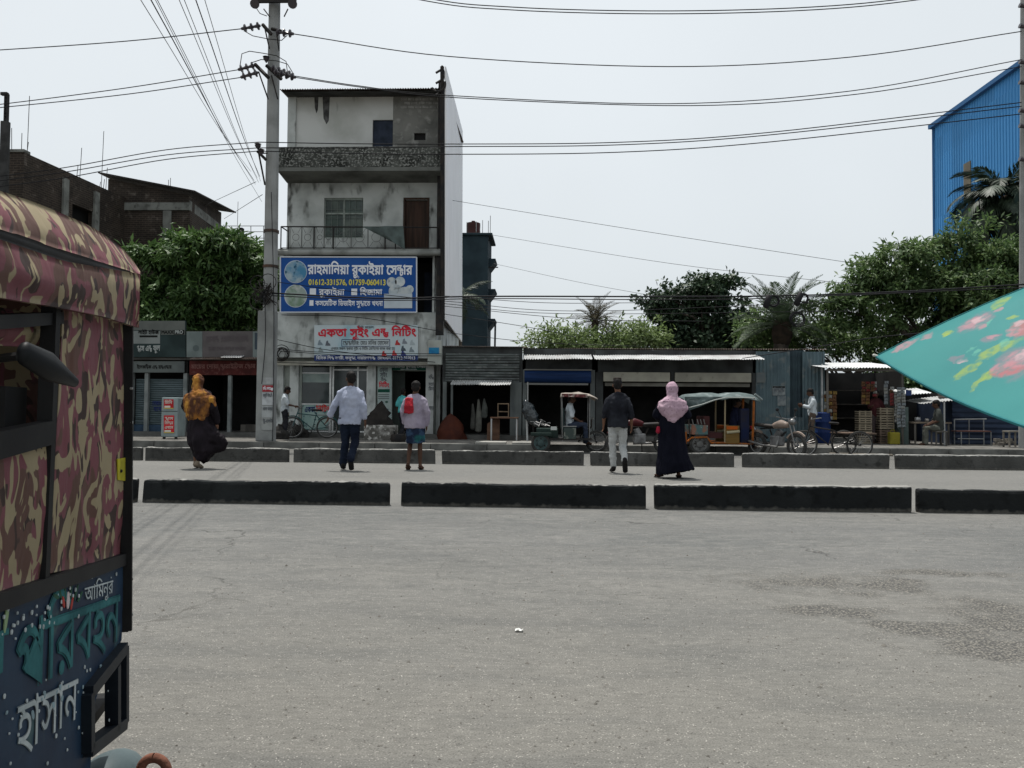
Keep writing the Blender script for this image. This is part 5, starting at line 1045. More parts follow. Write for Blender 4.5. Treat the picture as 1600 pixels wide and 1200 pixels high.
pz_ = thing('small_post', 'thin distant post beside the slate building', 'post', (ax(772, 41, 540), 41, PZ)); MB().tube([(ax(772, 41, 540), 41, PZ), tuple(at(774, 504, 41))], .05, 6).build('shaft', M('post_slate', (.06, .065, .07)), pz_)
# fibre coils and splice boxes hung on the bundle
for k, (px, py, rpx) in enumerate(((1208, 470, 9), (1257, 466, 7), (1246, 498, 11))):
    c = at(px, py, PY-.42); mb = MB(); rr = random.Random(k)
    for j in range(4): mb.torus(c+np.array([rr.uniform(-.02, .02), rr.uniform(-.03, .03), rr.uniform(-.02, .02)]), rpx*PY/F*(1-.06*j), .014, 1, 24, 5)
    solo(mb, 'cable_coil', wire_m, ('round black fibre coil left of the date palm top', 'small fibre coil right of the date palm top', 'large fibre coil hanging before the date palm crown')[k], 'cable coil', tuple(c))
for k, (px, py, a) in enumerate(((1199, 471, .35), (1248, 467, .5))):
    c = at(px, py, PY-.45); s = MB().tube([c+np.array([-math.sin(a)*.17, 0, -.17]), c+np.array([-math.sin(a)*.13, 0, -.15]), c+np.array([math.sin(a)*.13, 0, .15]), c+np.array([math.sin(a)*.17, 0, .17])], [.05, .085, .085, .04], 10)
    solo(s, 'splice_box', wire_m, ('black splice closure beside the left fibre coil', 'black splice closure beside the right fibre coil')[k], 'splice box', tuple(c), smooth=True)
# ================================================================== TREES
def leaf_mat(name, c1, c2, c3, tr=.28):
    m = M(name, c1, c2, scale=1.1, lo=.38, hi=.6, col3=c3, scale3=5.5, lo3=.55, hi3=.68, rough=.55, trans=tr, spec=.35, fine=0)
    return m
bark = M('bark', (.09, .075, .06), (.05, .042, .035), scale=5, stretch=(1, 1, .25), bump=.6, bscale=18)
def crown_mesh(name, blobs, nclump, per, ll, lw, rng, droop=.35, spread=.16, shell=.55, off=(0, 0, 0), bough=.5, clus=20):
    """leaf-sized faces in whorls: blobs = [(cx,cy,cz,rx,ry,rz)]"""
    B = np.array(blobs, float); vol = B[:, 3]*B[:, 4]*B[:, 5]; nb = max(12, nclump//clus)
    ib = rng.choice(len(B), nb, p=vol**.7/np.sum(vol**.7)); db = rng.normal(size=(nb, 3)); db /= np.linalg.norm(db, axis=1)[:, None]
    CB = B[ib, :3]+db*B[ib, 3:6]*(shell+(1-shell)*rng.random(nb)**.5)[:, None]*rng.uniform(.85, 1.1, nb)[:, None]       # boughs
    k_ = rng.integers(0, nb, nclump); d = rng.normal(size=(nclump, 3)); d[:, 2] = np.abs(d[:, 2])*.9-.25; d /= np.maximum(np.linalg.norm(d, axis=1), .01)[:, None]; sz = (bough*rng.uniform(.65, 1.45, nb))[k_][:, None]
    C = CB[k_]+d*sz*np.array([1.3, 1.3, .75])*rng.uniform(.75, 1.05, nclump)[:, None]
    # leaves of each whorl
    c = np.repeat(C, per, 0); out = np.repeat(d, per, 0); n = len(c)
    a = rng.normal(size=(n, 3)); a += out*.8; a[:, 2] -= droop*(.4+rng.random(n)); a /= np.linalg.norm(a, axis=1)[:, None]
    base = c+rng.normal(size=(n, 3))*spread*np.repeat(rng.uniform(.6, 1.4, nclump), per)[:, None]
    L = ll*rng.uniform(.6, 1.25, n)[:, None]; Wd = lw*rng.uniform(.7, 1.2, n)[:, None]
    up = np.tile([0, 0, .7], (n, 1))+out*.6+rng.normal(size=(n, 3))*.4; s = np.cross(a, up); s /= np.maximum(np.linalg.norm(s, axis=1), 1e-6)[:, None]; nn = np.cross(s, a)
    p0 = base; p1 = base+a*L*.5+s*Wd*.5+nn*L*.06; p2 = base+a*L-nn*L*.10; p3 = base+a*L*.5-s*Wd*.5+nn*L*.06
    V = np.stack([p0, p1, p2, p3], 1).reshape(-1, 3)-np.array(off); me = bpy.data.meshes.new(name)
    me.vertices.add(4*n); me.vertices.foreach_set('co', V.ravel()); me.loops.add(4*n); me.loops.foreach_set('vertex_index', np.arange(4*n)); me.polygons.add(n); me.polygons.foreach_set('loop_start', np.arange(0, 4*n, 4)); me.polygons.foreach_set('loop_total', np.full(n, 4)); me.update(calc_edges=True); me.validate()
    return me, C
def tree(name, label, base, trunk, r0, blobs, nclump, per, ll, lw, mat, seed, limbs=14, group=None, **kw):
    rng = np.random.default_rng(seed); t = thing(name, label, 'tree', tuple(base), group=group); base = np.array(base, float)
    me, C = crown_mesh('crown', blobs, nclump, per, ll, lw, rng, off=base, **kw); me.materials.append(mat); link(bpy.data.objects.new('crown', me), t)
    T = [np.array(p, float) for p in trunk]; mb = MB(); m = len(T); mb.tube(T, [r0*(1-.55*k/(m-1)) for k in range(m)], 9); mb.smart('trunk', bark, t)
    tips = C[rng.choice(len(C), min(limbs, len(C)), replace=False)]; top = T[-1]
    for k, q in enumerate(tips):
        j = rng.integers(max(1, m-2), m); s = T[j]; mid = s*.5+q*.5+np.array([rng.normal()*.15, rng.normal()*.15, .25])
        MB().tube([s, mid, q*.97+s*.03], [r0*.34, r0*.2, r0*.05], 6).build('limb', bark, t)
    return t
def PB(px, py, Y, rx, ry, dy=None):
    """crown lobe from its place and size in the photo at depth Y"""
    c = at(px, py, Y); s = Y/F; return (c[0], c[1], c[2], rx*s, dy if dy is not None else (rx+ry)/2*s*.9, ry*s)
lf1 = leaf_mat('leaf_fresh_green', (.085, .155, .045), (.045, .09, .028), (.15, .23, .07)); lf2 = leaf_mat('leaf_dark_green', (.045, .08, .04), (.03, .055, .03), (.075, .11, .055), .18)
lf3 = leaf_mat('leaf_olive_green', (.115, .185, .062), (.068, .118, .042), (.20, .26, .105), .36); lf4 = leaf_mat('leaf_pale_green', (.17, .24, .08), (.12, .17, .06), (.22, .28, .12), .35)
TLY = 28.6
g = at(320, 690, TLY)
tree('broadleaf_tree', 'bright green leafy tree above the left lock-up shops', (g[0], TLY, PZ), [(g[0], TLY, PZ), (g[0]+.1, TLY, 2.2), (g[0]-.1, TLY, 3.6)], .24,
     [PB(300, 415, TLY, 55, 50), PB(355, 405, TLY, 42, 40), PB(235, 432, TLY, 40, 38), PB(392, 445, TLY, 30, 55), PB(255, 470, TLY, 62, 45), PB(330, 470, TLY, 75, 50), PB(215, 480, TLY, 40, 40), PB(325, 384, TLY, 26, 20), PB(385, 495, TLY, 40, 40), PB(300, 510, TLY, 80, 30)],
     2300, 13, .32, .10, lf1, 11, droop=.55, spread=.09, shell=.62, bough=.42)
g = at(1095, 690, 36)
tree('broadleaf_tree', 'dark round-crowned tree behind the wide open shop', (g[0], 36, PZ), [(g[0], 36, PZ), (g[0], 36, 2.5), (g[0]+.2, 36, 4.6)], .3,
     [PB(1060, 475, 36, 38, 28), PB(1120, 465, 36, 36, 26), PB(1085, 458, 36, 22, 20), PB(1040, 500, 36, 30, 26), PB(1100, 505, 36, 55, 35), PB(1155, 500, 36, 26, 32), PB(1150, 465, 36, 16, 14), PB(1115, 452, 36, 16, 12), PB(1090, 535, 36, 65, 28), PB(1025, 478, 36, 14, 12), PB(1165, 530, 36, 40, 26), PB(1075, 450, 36, 8, 12)],
     2000, 9, .24, .15, lf2, 12, droop=.2, spread=.10, shell=.62, bough=.42, clus=16)
for k, (px, py, rx, ry, Y, n, lab) in enumerate(((885, 540, 42, 26, 33, 240, 'sparse pale shrub left of the small date palm'), (985, 528, 42, 30, 34, 300, 'sparse pale shrub between the small date palm and the dark tree'), (930, 548, 40, 18, 33.5, 220, 'low pale foliage at the foot of the small date palm'))):
    g = at(px, 690, Y); tree('shrub', lab, (g[0], Y, PZ), [(g[0], Y, PZ), (g[0]+.1, Y, 1.6), (g[0], Y, 2.6)], .1, [PB(px, py, Y, rx, ry), PB(px+rx*.3, py+6, Y, rx*.7, ry*.7), PB(px-rx*.5, py+10, Y, rx*.5, ry*.6)], n, 10, .24, .09, lf4, 20+k, limbs=16, droop=.1, spread=.22, shell=.35, group='pale shrubs behind the shop roofs')
TY2 = 31.0; g = at(1460, 690, TY2)
tree('broadleaf_tree', 'large spreading olive-green tree in front of the blue factory', (g[0], TY2, PZ), [(g[0], TY2, PZ), (g[0]-.1, TY2, 2.0), (g[0]-.3, TY2, 3.8)], .34,
     [PB(1390, 420, TY2, 45, 35), PB(1460, 405, TY2, 50, 40), PB(1520, 385, TY2, 42, 34), PB(1575, 420, TY2, 40, 40), PB(1350, 455, TY2, 36, 24), PB(1420, 460, TY2, 60, 34), PB(1500, 460, TY2, 60, 50), PB(1320, 480, TY2, 36, 22), PB(1290, 500, TY2, 36, 24), PB(1370, 500, TY2, 30, 18), PB(1450, 510, TY2, 45, 34), PB(1560, 490, TY2, 55, 45), PB(1500, 368, TY2, 20, 14), PB(1355, 432, TY2, 16, 8), PB(1620, 440, TY2, 50, 60)],
     2900, 13, .28, .09, lf3, 13, droop=.55, spread=.10, shell=.58, bough=.52)
g = at(1330, 690, 33)
tree('broadleaf_tree', 'low dense tree filling behind the shed and snack shop', (g[0], 33, PZ), [(g[0], 33, PZ), (g[0], 33, 1.6), (g[0]+.1, 33, 2.6)], .2,
     [PB(1300, 530, 33, 45, 26), PB(1250, 535, 33, 40, 24), PB(1370, 540, 33, 60, 20), PB(1195, 525, 33, 30, 24), PB(1420, 560, 33, 50, 30)], 1100, 12, .24, .09, lf3, 14, droop=.4, spread=.2, shell=.45)
g = at(1440, 690, 28.5)
tree('shrub', 'small leafy bush between the snack shop and the navy shed', (g[0], 28.5, PZ), [(g[0], 28.5, PZ), (g[0], 28.5, 1.0), (g[0], 28.5, 1.7)], .1, [PB(1435, 592, 28.5, 30, 20), PB(1465, 588, 28.5, 28, 18), PB(1430, 612, 28.5, 18, 14)], 420, 11, .2, .07, lf1, 15, droop=.4, spread=.15)
# ------------------------------------------------------------------ palms: each frond a part
def frond_mesh(length, droop, nl, ll, lw, rng, vee=.5, hang=.35, rach=.02):
    """frond leaving the origin along +X, arching"""
    mb = MB(); pts = []; a = 0.0; p = np.array([0., 0, 0]); n = 14
    for k in range(n+1):
        pts.append(p.copy()); th = -droop*(k/n)**1.4; p = p+np.array([math.cos(th), 0, math.sin(th)])*length/n
    mb.tube(pts, [rach*(1-.85*k/n) for k in range(n+1)], 5)
    for k in range(nl):
        t = .12+.88*k/nl; i = min(n-1, int(t*n)); q = pts[i]+(pts[i+1]-pts[i])*(t*n-i); tg = pts[i+1]-pts[i]; tg /= np.linalg.norm(tg); nrm = np.array([-tg[2], 0, tg[0]])
        l = ll*(math.sin(math.pi*min(1, .18+t*.85))*.8+.25)*rng.uniform(.85, 1.1)
        for s in (-1, 1):
            d = np.array([0, s, 0])*1.0+tg*rng.uniform(.5, .8)+nrm*vee+np.array([0, 0, -hang])*rng.uniform(.5, 1.4); d /= np.linalg.norm(d); w = np.cross(d, nrm); w /= np.linalg.norm(w); w *= lw
            m_ = q+d*l*.55; e = q+d*l+np.array([0, 0, -hang*l*.35])
            mb.add([q-w*.4, q+w*.4, m_+w, e, m_-w], [(0, 1, 2, 4), (4, 2, 3)])
    return mb.mesh('frond')
def palm(label, base, top, r0, nf, length, droop, nl, ll, lw, mat, seed, elev=(-.3, 1.3), name='palm_tree', vee=.4, hang=.3, trunk=True, az=None):
    rng = np.random.default_rng(seed); t = thing(name, label, 'palm', tuple(base)); base = np.array(base, float); top = np.array(top, float)
    mids = [base*(1-k/6)+top*k/6+np.array([rng.normal()*.03, 0, 0]) for k in range(7)]; MB().tube([p-base for p in mids], [r0*(1.15-.4*k/6) for k in range(7)], 9).smart('trunk', bark, t, world=False)
    MB().ell(top-base, (r0*1.15, r0*1.15, r0*1.9)).build('crown_heart', M('palm_boot', (.05, .036, .026), (.03, .024, .018), scale=5, bump=.5), t, world=False, smooth=True)
    ms = []
    for k in range(4): me = frond_mesh(length, droop*(.7+.25*k), nl, ll, lw, rng, vee, hang); me.materials.append(mat); ms.append(me)
    for k in range(nf):
        u = (k+.5)/nf; el = elev[1]+(elev[0]-elev[1])*u; a = k*2.39996 if az is None else az[k % len(az)]; o = link(bpy.data.objects.new('frond', ms[k % 4]), t)
        o.location = top-base+np.array([0, 0, r0*.8]); o.rotation_euler = (rng.normal()*.15, -el, a); s = rng.uniform(.8, 1.1); o.scale = (s, s, s)
    return t
pf1 = leaf_mat('palm_frond_grey_green', (.04, .062, .036), (.026, .04, .024), (.06, .085, .05), .15); pf2 = leaf_mat('palm_frond_green', (.055, .085, .045), (.035, .055, .032), (.085, .11, .06), .25)
g = at(930, 690, 34); palm('small date palm with spiky crown on the skyline', (g[0], 34, PZ), tuple(at(930, 506, 34)), .14, 30, 1.35, .9, 26, .3, .012, M('palm_brown', (.10, .085, .055), (.07, .07, .05), scale=3, fine=0, trans=.2), 31, (-.35, 1.35), vee=.5, hang=.1)
g = at(1222, 690, 31); palm('large date palm with feathery fronds behind the corrugated shed', (g[0], 31, PZ), tuple(at(1222, 520, 31)), .34, 40, 2.4, .8, 46, .42, .016, pf2, 32, (-.25, 1.4), vee=.5, hang=.12)
g = at(1563, 690, 37); palm('tall coconut palm with drooping grey fronds before the blue factory', (g[0], 37, PZ), tuple(at(1570, 318, 37)), .2, 46, 3.1, 2.1, 56, .85, .034, pf1, 33, (-.7, 1.35), vee=.1, hang=.7)
g = at(728, 690, 36.5); palm('coconut palm half hidden behind the white billboard', (g[0]-.3, 36.5, PZ), tuple(at(716, 468, 36.5)), .16, 12, 1.7, 1.5, 34, .45, .02, pf1, 34, (-.5, .9), vee=.1, hang=.6)
# ================================================================== VEHICLES ON THE FAR SIDE
rubber = M('tyre_rubber', (.035, .035, .034), (.06, .058, .054), scale=6, rough=.9); chrome = M('dull_chrome', (.26, .26, .255), (.17, .165, .16), scale=6, rough=.35, metal=.7)
VY = 20.4
def wheel(parent, c, r, w=.09, spokes=0, rim=None, name='wheel'):
    """axle along Y; tyre > rim, hub; c in the parent's frame"""
    x, y, z = c
    q = .72 if not spokes else 1-max(.13, min(.24, w*.9/r)); h_ = (1+q)/2
    o = MB().lathe([(r*q, -w*.4), (r*h_, -w*.5), (r*.96, -w*.42), (r, -w*.15), (r, w*.15), (r*.96, w*.42), (r*h_, w*.5), (r*q, w*.4), (r*q, -w*.4)], (x, y, z), 28, 1).smart(name, rubber, parent, world=False, ang=35)
    rm = rim or (chrome if spokes else M('dull_rim', (.15, .15, .145), (.09, .09, .088), scale=5, rough=.5, metal=.3))
    if spokes:
        MB().torus((x, y, z), r*q, .012, 1, 28, 5).build('rim', rm, o, world=False)
        mb = MB()
        for k in range(spokes): a = 2*math.pi*k/spokes; b = a+.5*(1 if k % 2 else -1); mb.tube([(x+.03*math.sin(b), y+(.02 if k % 2 else -.02), z+.03*math.cos(b)), (x+r*q*math.sin(a), y, z+r*q*math.cos(a))], .003, 3)
        sp = mb.build('spokes', rm, o, world=False); sp['kind'] = 'stuff'
        MB().lathe([(.02, -.05), (.032, -.03), (.032, .03), (.02, .05)], (x, y, z), 10, 1).build('hub', rm, o, world=False)
    else:
        MB().lathe([(r*.73, -w*.38), (r*.66, -w*.45), (r*.58, -w*.2), (r*.35, -w*.12), (r*.30, -w*.42), (0, -w*.45)], (x, y, z), 24, 1).smart('rim', rm, o, world=False)
        for k in range(6): a = k*1.047; MB().lathe([(.018, -w*.25), (0, -w*.26)], (x+r*.46*math.sin(a), y, z+r*.46*math.cos(a)), 8, 1).build('rim_hole', black, o, world=False)
    return o
def tubes(name, mat, parent, lines, r=.016, n=6): 
    mb = MB()
    for l in lines: mb.tube(l, r, n)
    return mb.build(name, mat, parent, world=False)
# ------------------------------------------------------------------ orange battery auto-rickshaw
def L_(px, py, Y, o): p = at(px, py, Y); return np.array([p[0]-o[0], p[1]-o[1], p[2]-o[2]])
o = np.array([ax(1130, VY, 690), VY, 0.0]); es = thing('auto_rickshaw', 'orange-framed battery rickshaw with grey-green tarpaulin roof parked at the far kerb', 'auto rickshaw', tuple(o))
orange = M('orange_paint', (.30, .09, .018), (.18, .06, .016), scale=5, col3=(.12, .10, .08), scale3=9, lo3=.58, hi3=.7, rough=.5); ochre = M('ochre_wood', (.18, .11, .035), (.12, .075, .028), scale=5, stretch=(.4, 1, 3))
tarpm = M('greygreen_canvas', (.10, .13, .13), (.06, .08, .08), scale=3, lo=.4, hi=.65, col3=(.19, .22, .22), scale3=4, rough=.7)
DP = 1.1                                     # body depth, away from the camera
Lp = lambda px, py, dy=0.0: L_(px, py, VY, o)+np.array([0, dy, 0])
wheel(es, tuple(Lp(1094, 698)*[1, 0, 0]+[0, .06, .265]), .265, .12); wheel(es, tuple(Lp(1094, 698)*[1, 0, 0]+[0, DP-.06, .265]), .265, .12); wheel(es, tuple(Lp(1193, 700)*[1, 0, 0]+[0, DP/2, .25]), .25, .09, 24)
for dy in (0, DP):
    for name, pts in (('sill', ((1111, 692), (1129, 692), (1175, 694))), ('mudguard_rail', ((1074, 690), (1080, 684), (1105, 683), (1111, 692)))): tubes(name, orange, es, [[Lp(*p, dy) for p in pts]], .025)
    tubes('post', M('pale_pipe', (.3, .24, .15)), es, [[Lp(1132.5, 692, dy), Lp(1133, 624, dy)]], .02); tubes('post', orange, es, [[Lp(1176, 694, dy), Lp(1178, 622, dy)]], .03); tubes('post', black, es, [[Lp(1078, 684, dy), Lp(1074, 625, dy)]], .02)
    tubes('tail_post', orange, es, [[Lp(1071, 693, dy), Lp(1071, 675, dy)]], .04)
MB().box(*(Lp(1075, 690)[0], Lp(1175, 690)[0]), .03, DP-.03, .26, .30).build('floor', black, es, world=False)
bx_ = MB().bbox(Lp(1081, 680)[0], Lp(1106, 680)[0], -.02, DP+.02, Lp(1081, 679)[2], Lp(1081, 664)[2], .01).build('rear_box', M('painted_panel', (.20, .10, .07), (.07, .12, .12), scale=5, lo=.45, hi=.55, col3=(.34, .33, .28), scale3=7, lo3=.6, hi3=.64), es, world=False)
for px in (1083, 1091, 1096, 1101): MB().tube([Lp(px, 663, -.03), Lp(px-2, 655, -.03)], .012, 5).build('ornament_bar', chrome, bx_, world=False)
for dy in (-.03, DP-.02):
    ad = MB().bbox(Lp(1133.5, 680)[0], Lp(1155, 680)[0], dy, dy+.05, Lp(1140, 693)[2], Lp(1140, 665)[2], .01).build('side_door', ochre, es, world=False)
    MB().bbox(Lp(1135, 680)[0], Lp(1152, 680)[0], dy-.012, dy, Lp(1140, 671)[2], Lp(1140, 666)[2], .004).build('reflector_panel', M('reflector_orange', (.36, .075, .01), rough=.4), ad, world=False); MB().tube([Lp(1135, 676, dy), Lp(1155, 674, dy)], .035, 8).build('arm_rest', M('armrest_cream', (.33, .30, .2)), ad, world=False)
MB().box(Lp(1108, 680)[0], Lp(1130, 680)[0], .06, DP-.06, .42, .56).build('passenger_seat', M('seat_maroon', (.05, .02, .02)), es, world=False); MB().bbox(Lp(1100, 680)[0], Lp(1110, 680)[0], .06, DP-.06, .42, .98, .03).build('seat_back', _M['seat_maroon'], es, world=False)
MB().bbox(Lp(1158, 680)[0], Lp(1172, 680)[0], .06, DP-.06, .30, 1.18, .03).build('front_partition', M('deep_blue_panel', (.012, .018, .05), (.02, .02, .03), scale=3), es, world=False)
# tarpaulin roof: sagging surface with rolled sides
def roof_sheet(parent, prof_top, y0, y1, mat, drop=.16, name='canopy', ny=12, world=False, seed=0):
    """prof_top: (x,z) along the vehicle; rounded over the sides"""
    vs = []; nx = len(prof_top)
    for i, (x, z) in enumerate(prof_top):
        for j in range(ny+1):
            t = j/ny; e = min(t, 1-t); dz = -drop*max(0, 1-e*5)**2-.02*math.sin(t*math.pi*4)+.03*noise.noise(Vector((x*2.2, t*3, seed)))
            vs.append((x, y0+(y1-y0)*t, z+dz))
    fs = [(i*(ny+1)+j, i*(ny+1)+j+1, (i+1)*(ny+1)+j+1, (i+1)*(ny+1)+j) for i in range(nx-1) for j in range(ny)]
    b = len(vs); vs += [(x, y, z-.02) for x, y, z in vs]; fs += [tuple(b+q for q in f[::-1]) for f in fs]
    ring = [i*(ny+1) for i in range(nx)]+[(nx-1)*(ny+1)+j for j in range(1, ny+1)]+[i*(ny+1)+ny for i in range(nx-2, -1, -1)]+[j for j in range(ny-1, 0, -1)]
    fs += [(ring[k], ring[(k+1) % len(ring)], b+ring[(k+1) % len(ring)], b+ring[k]) for k in range(len(ring))]
    return MB().add(vs, fs).build(name, mat, parent, world=world, smooth=True)
zc = lambda px, py: (Lp(px, py)[0], Lp(px, py)[2])
roof_sheet(es, [zc(*p) for p in ((1069, 625), (1071, 619), (1076, 616.5), (1085, 615.5), (1100, 614), (1118, 614.5), (1128, 616.5), (1140, 615), (1160, 613.5), (1172, 614.5), (1181, 617), (1188, 622))], -.06, DP+.06, tarpm, .12)
vs_ = cloth('side_flap', [Lp(1069, 620, -.06), Lp(1130, 620, -.06), Lp(1112, 628, -.07), Lp(1072, 643, -.07)], None, fold=.035, k=7); vs_.build('side_flap', tarpm, es, world=False, smooth=True)
tubes('roof_rope', M('pale_rope', (.36, .38, .36)), es, [[Lp(1075, 637, -.12), Lp(1095, 632, -.12), Lp(1115, 625, -.11), Lp(1133, 621, -.1), Lp(1178, 621.5, -.1)]], .016)
tubes('front_visor', M('visor_grey', (.16, .19, .19)), es, [[Lp(1178, 616, -.08), Lp(1190, 625, -.05)]], .03)
ff = MB()
tubes('fork', black, es, [[tuple(Lp(1184, 675)*[1, 0, 1]+[0, DP/2-.07, 0]), tuple(Lp(1193, 700)*[1, 0, 0]+[0, DP/2-.07, .25])], [tuple(Lp(1184, 675)*[1, 0, 1]+[0, DP/2+.07, 0]), tuple(Lp(1193, 700)*[1, 0, 0]+[0, DP/2+.07, .25])]], .022)
MB().tube([tuple(Lp(1184, 676)*[1, 0, 1]+[0, DP/2-.3, .06]), tuple(Lp(1184, 676)*[1, 0, 1]+[0, DP/2+.3, .06])], .018, 6).build('handlebar', chrome, es, world=False)
MB().ell(tuple(Lp(1186, 672)*[1, 0, 1]+[0, DP/2, 0]), (.07, .09, .08)).build('headlight', chrome, es, world=False, smooth=True)
cx, czz = Lp(1193, 700)[0], .25
MB().torus((cx, DP/2, czz), .3, .035, 1, 14, 6, -1.3, 1.0).build('front_mudguard', black, es, world=False)
# ------------------------------------------------------------------ dark rickshaw with canopy and passenger
VY2 = 20.5; o2 = np.array([ax(890, VY2, 690), VY2, 0.0]); rk = thing('cycle_rickshaw', 'dark rickshaw with faded red canopy carrying a seated passenger, left of the youth in black', 'rickshaw', tuple(o2))
Lq = lambda px, py, dy=0.0: L_(px, py, VY2, o2)+np.array([0, dy, 0])
teal_rim = M('teal_rim', (.06, .09, .09), (.035, .055, .055), scale=5, rough=.5)
wheel(rk, tuple(Lq(845, 694)*[1, 0, 0]+[0, .05, .25]), .25, .11, 0, teal_rim); wheel(rk, tuple(Lq(845, 694)*[1, 0, 0]+[0, .95, .25]), .25, .11, 0, teal_rim); wheel(rk, tuple(Lq(934, 694)*[1, 0, 0]+[0, .5, .29]), .29, .07, 28)
MB().bbox(Lq(829, 690)[0], Lq(862, 690)[0], -.04, .12, Lq(840, 680)[2]-.02, Lq(840, 676)[2], .02).build('mudguard', M('dark_green_paint', (.025, .04, .035), (.02, .03, .027), scale=4), rk, world=False)
MB().box(Lq(832, 690)[0], Lq(925, 690)[0], .05, .95, .33, .38).build('frame', black, rk, world=False)
MB().bbox(Lq(838, 680)[0], Lq(872, 680)[0], .1, .9, .38, .62, .02).build('cargo_deck', _M['dark_green_paint'], rk, world=False)
MB().bbox(Lq(860.5, 670)[0], Lq(870, 670)[0], -.05, -.03, Lq(860, 672)[2], Lq(860, 666.5)[2], .004).build('number_plate', M('plate_white', (.5, .52, .5)), rk, world=False)
rr = random.Random(8); mb = MB()
for k in range(9): x_ = Lq(840+rr.uniform(0, 14), 665); mb.tube([x_+np.array([0, rr.uniform(.1, .5), 0]), x_+np.array([rr.uniform(-.2, .2), rr.uniform(.1, .6), rr.uniform(.02, .16)]), x_+np.array([rr.uniform(-.25, .25), rr.uniform(.1, .6), rr.uniform(-.05, .1)])], .014, 5)
mb.build('tangled_scrap', chrome, rk, world=False)['kind'] = 'stuff'
for dy in (.08, .92):
    tubes('canopy_post', chrome, rk, [[Lq(879, 690, dy), Lq(878, 616, dy)]], .014); tubes('canopy_post', chrome, rk, [[Lq(921, 690, dy), Lq(922, 618, dy)]], .014)
zq2 = lambda px, py: (Lq(px, py)[0], Lq(px, py)[2])
roof_sheet(rk, [zq2(*p) for p in ((876.5, 618), (878, 614), (884, 613.5), (893, 614.5), (905, 614), (914, 615.5), (921, 615.5), (927, 618), (934, 621.5))], 0, 1.0, M('canopy_cream', (.27, .24, .21), (.18, .155, .135), scale=4), .05, seed=4)
cloth('valance', [Lq(878, 615, -.01), Lq(918, 616, -.01), Lq(918, 621, -.02), Lq(878, 620, -.02)], None, fold=.02, k=26, nu=40).build('valance', M('valance_red', (.10, .035, .035), (.28, .22, .2), scale=8, lo=.55, hi=.6), rk, world=False, smooth=True)
MB().bbox(Lq(880, 680)[0], Lq(900, 680)[0], .12, .88, .52, .68, .03).build('seat', M('seat_green', (.03, .045, .045)), rk, world=False); MB().bbox(Lq(877, 680)[0], Lq(882, 680)[0], .12, .88, .6, 1.15, .03).build('seat_back', _M['seat_green'], rk, world=False)
tubes('arm_rail', chrome, rk, [[Lq(880, 666.5, .06), Lq(901, 666.5, .06)]], .016); MB().bbox(Lq(881, 685)[0], Lq(900, 685)[0], .04, .06, .36, .64, .01).build('side_panel', M('painted_flower', (.05, .065, .06), (.15, .16, .14), scale=7, lo=.5, hi=.6), rk, world=False)
tubes('bike_frame', black, rk, [[Lq(905, 692, .5), Lq(926, 668, .5), Lq(934, 694, .5)], [Lq(926, 668, .5), Lq(914, 668, .5), Lq(905, 692, .5)], [Lq(926, 668, .5), Lq(926, 655, .5)]], .02); tubes('handlebar', chrome, rk, [[Lq(928, 654, .22), Lq(926, 653, .5), Lq(928, 654, .78)]], .014)
MB().bbox(Lq(911, 662)[0], Lq(918, 662)[0], .38, .62, Lq(911, 664)[2], Lq(911, 661)[2], .02).build('saddle', black, rk, world=False)
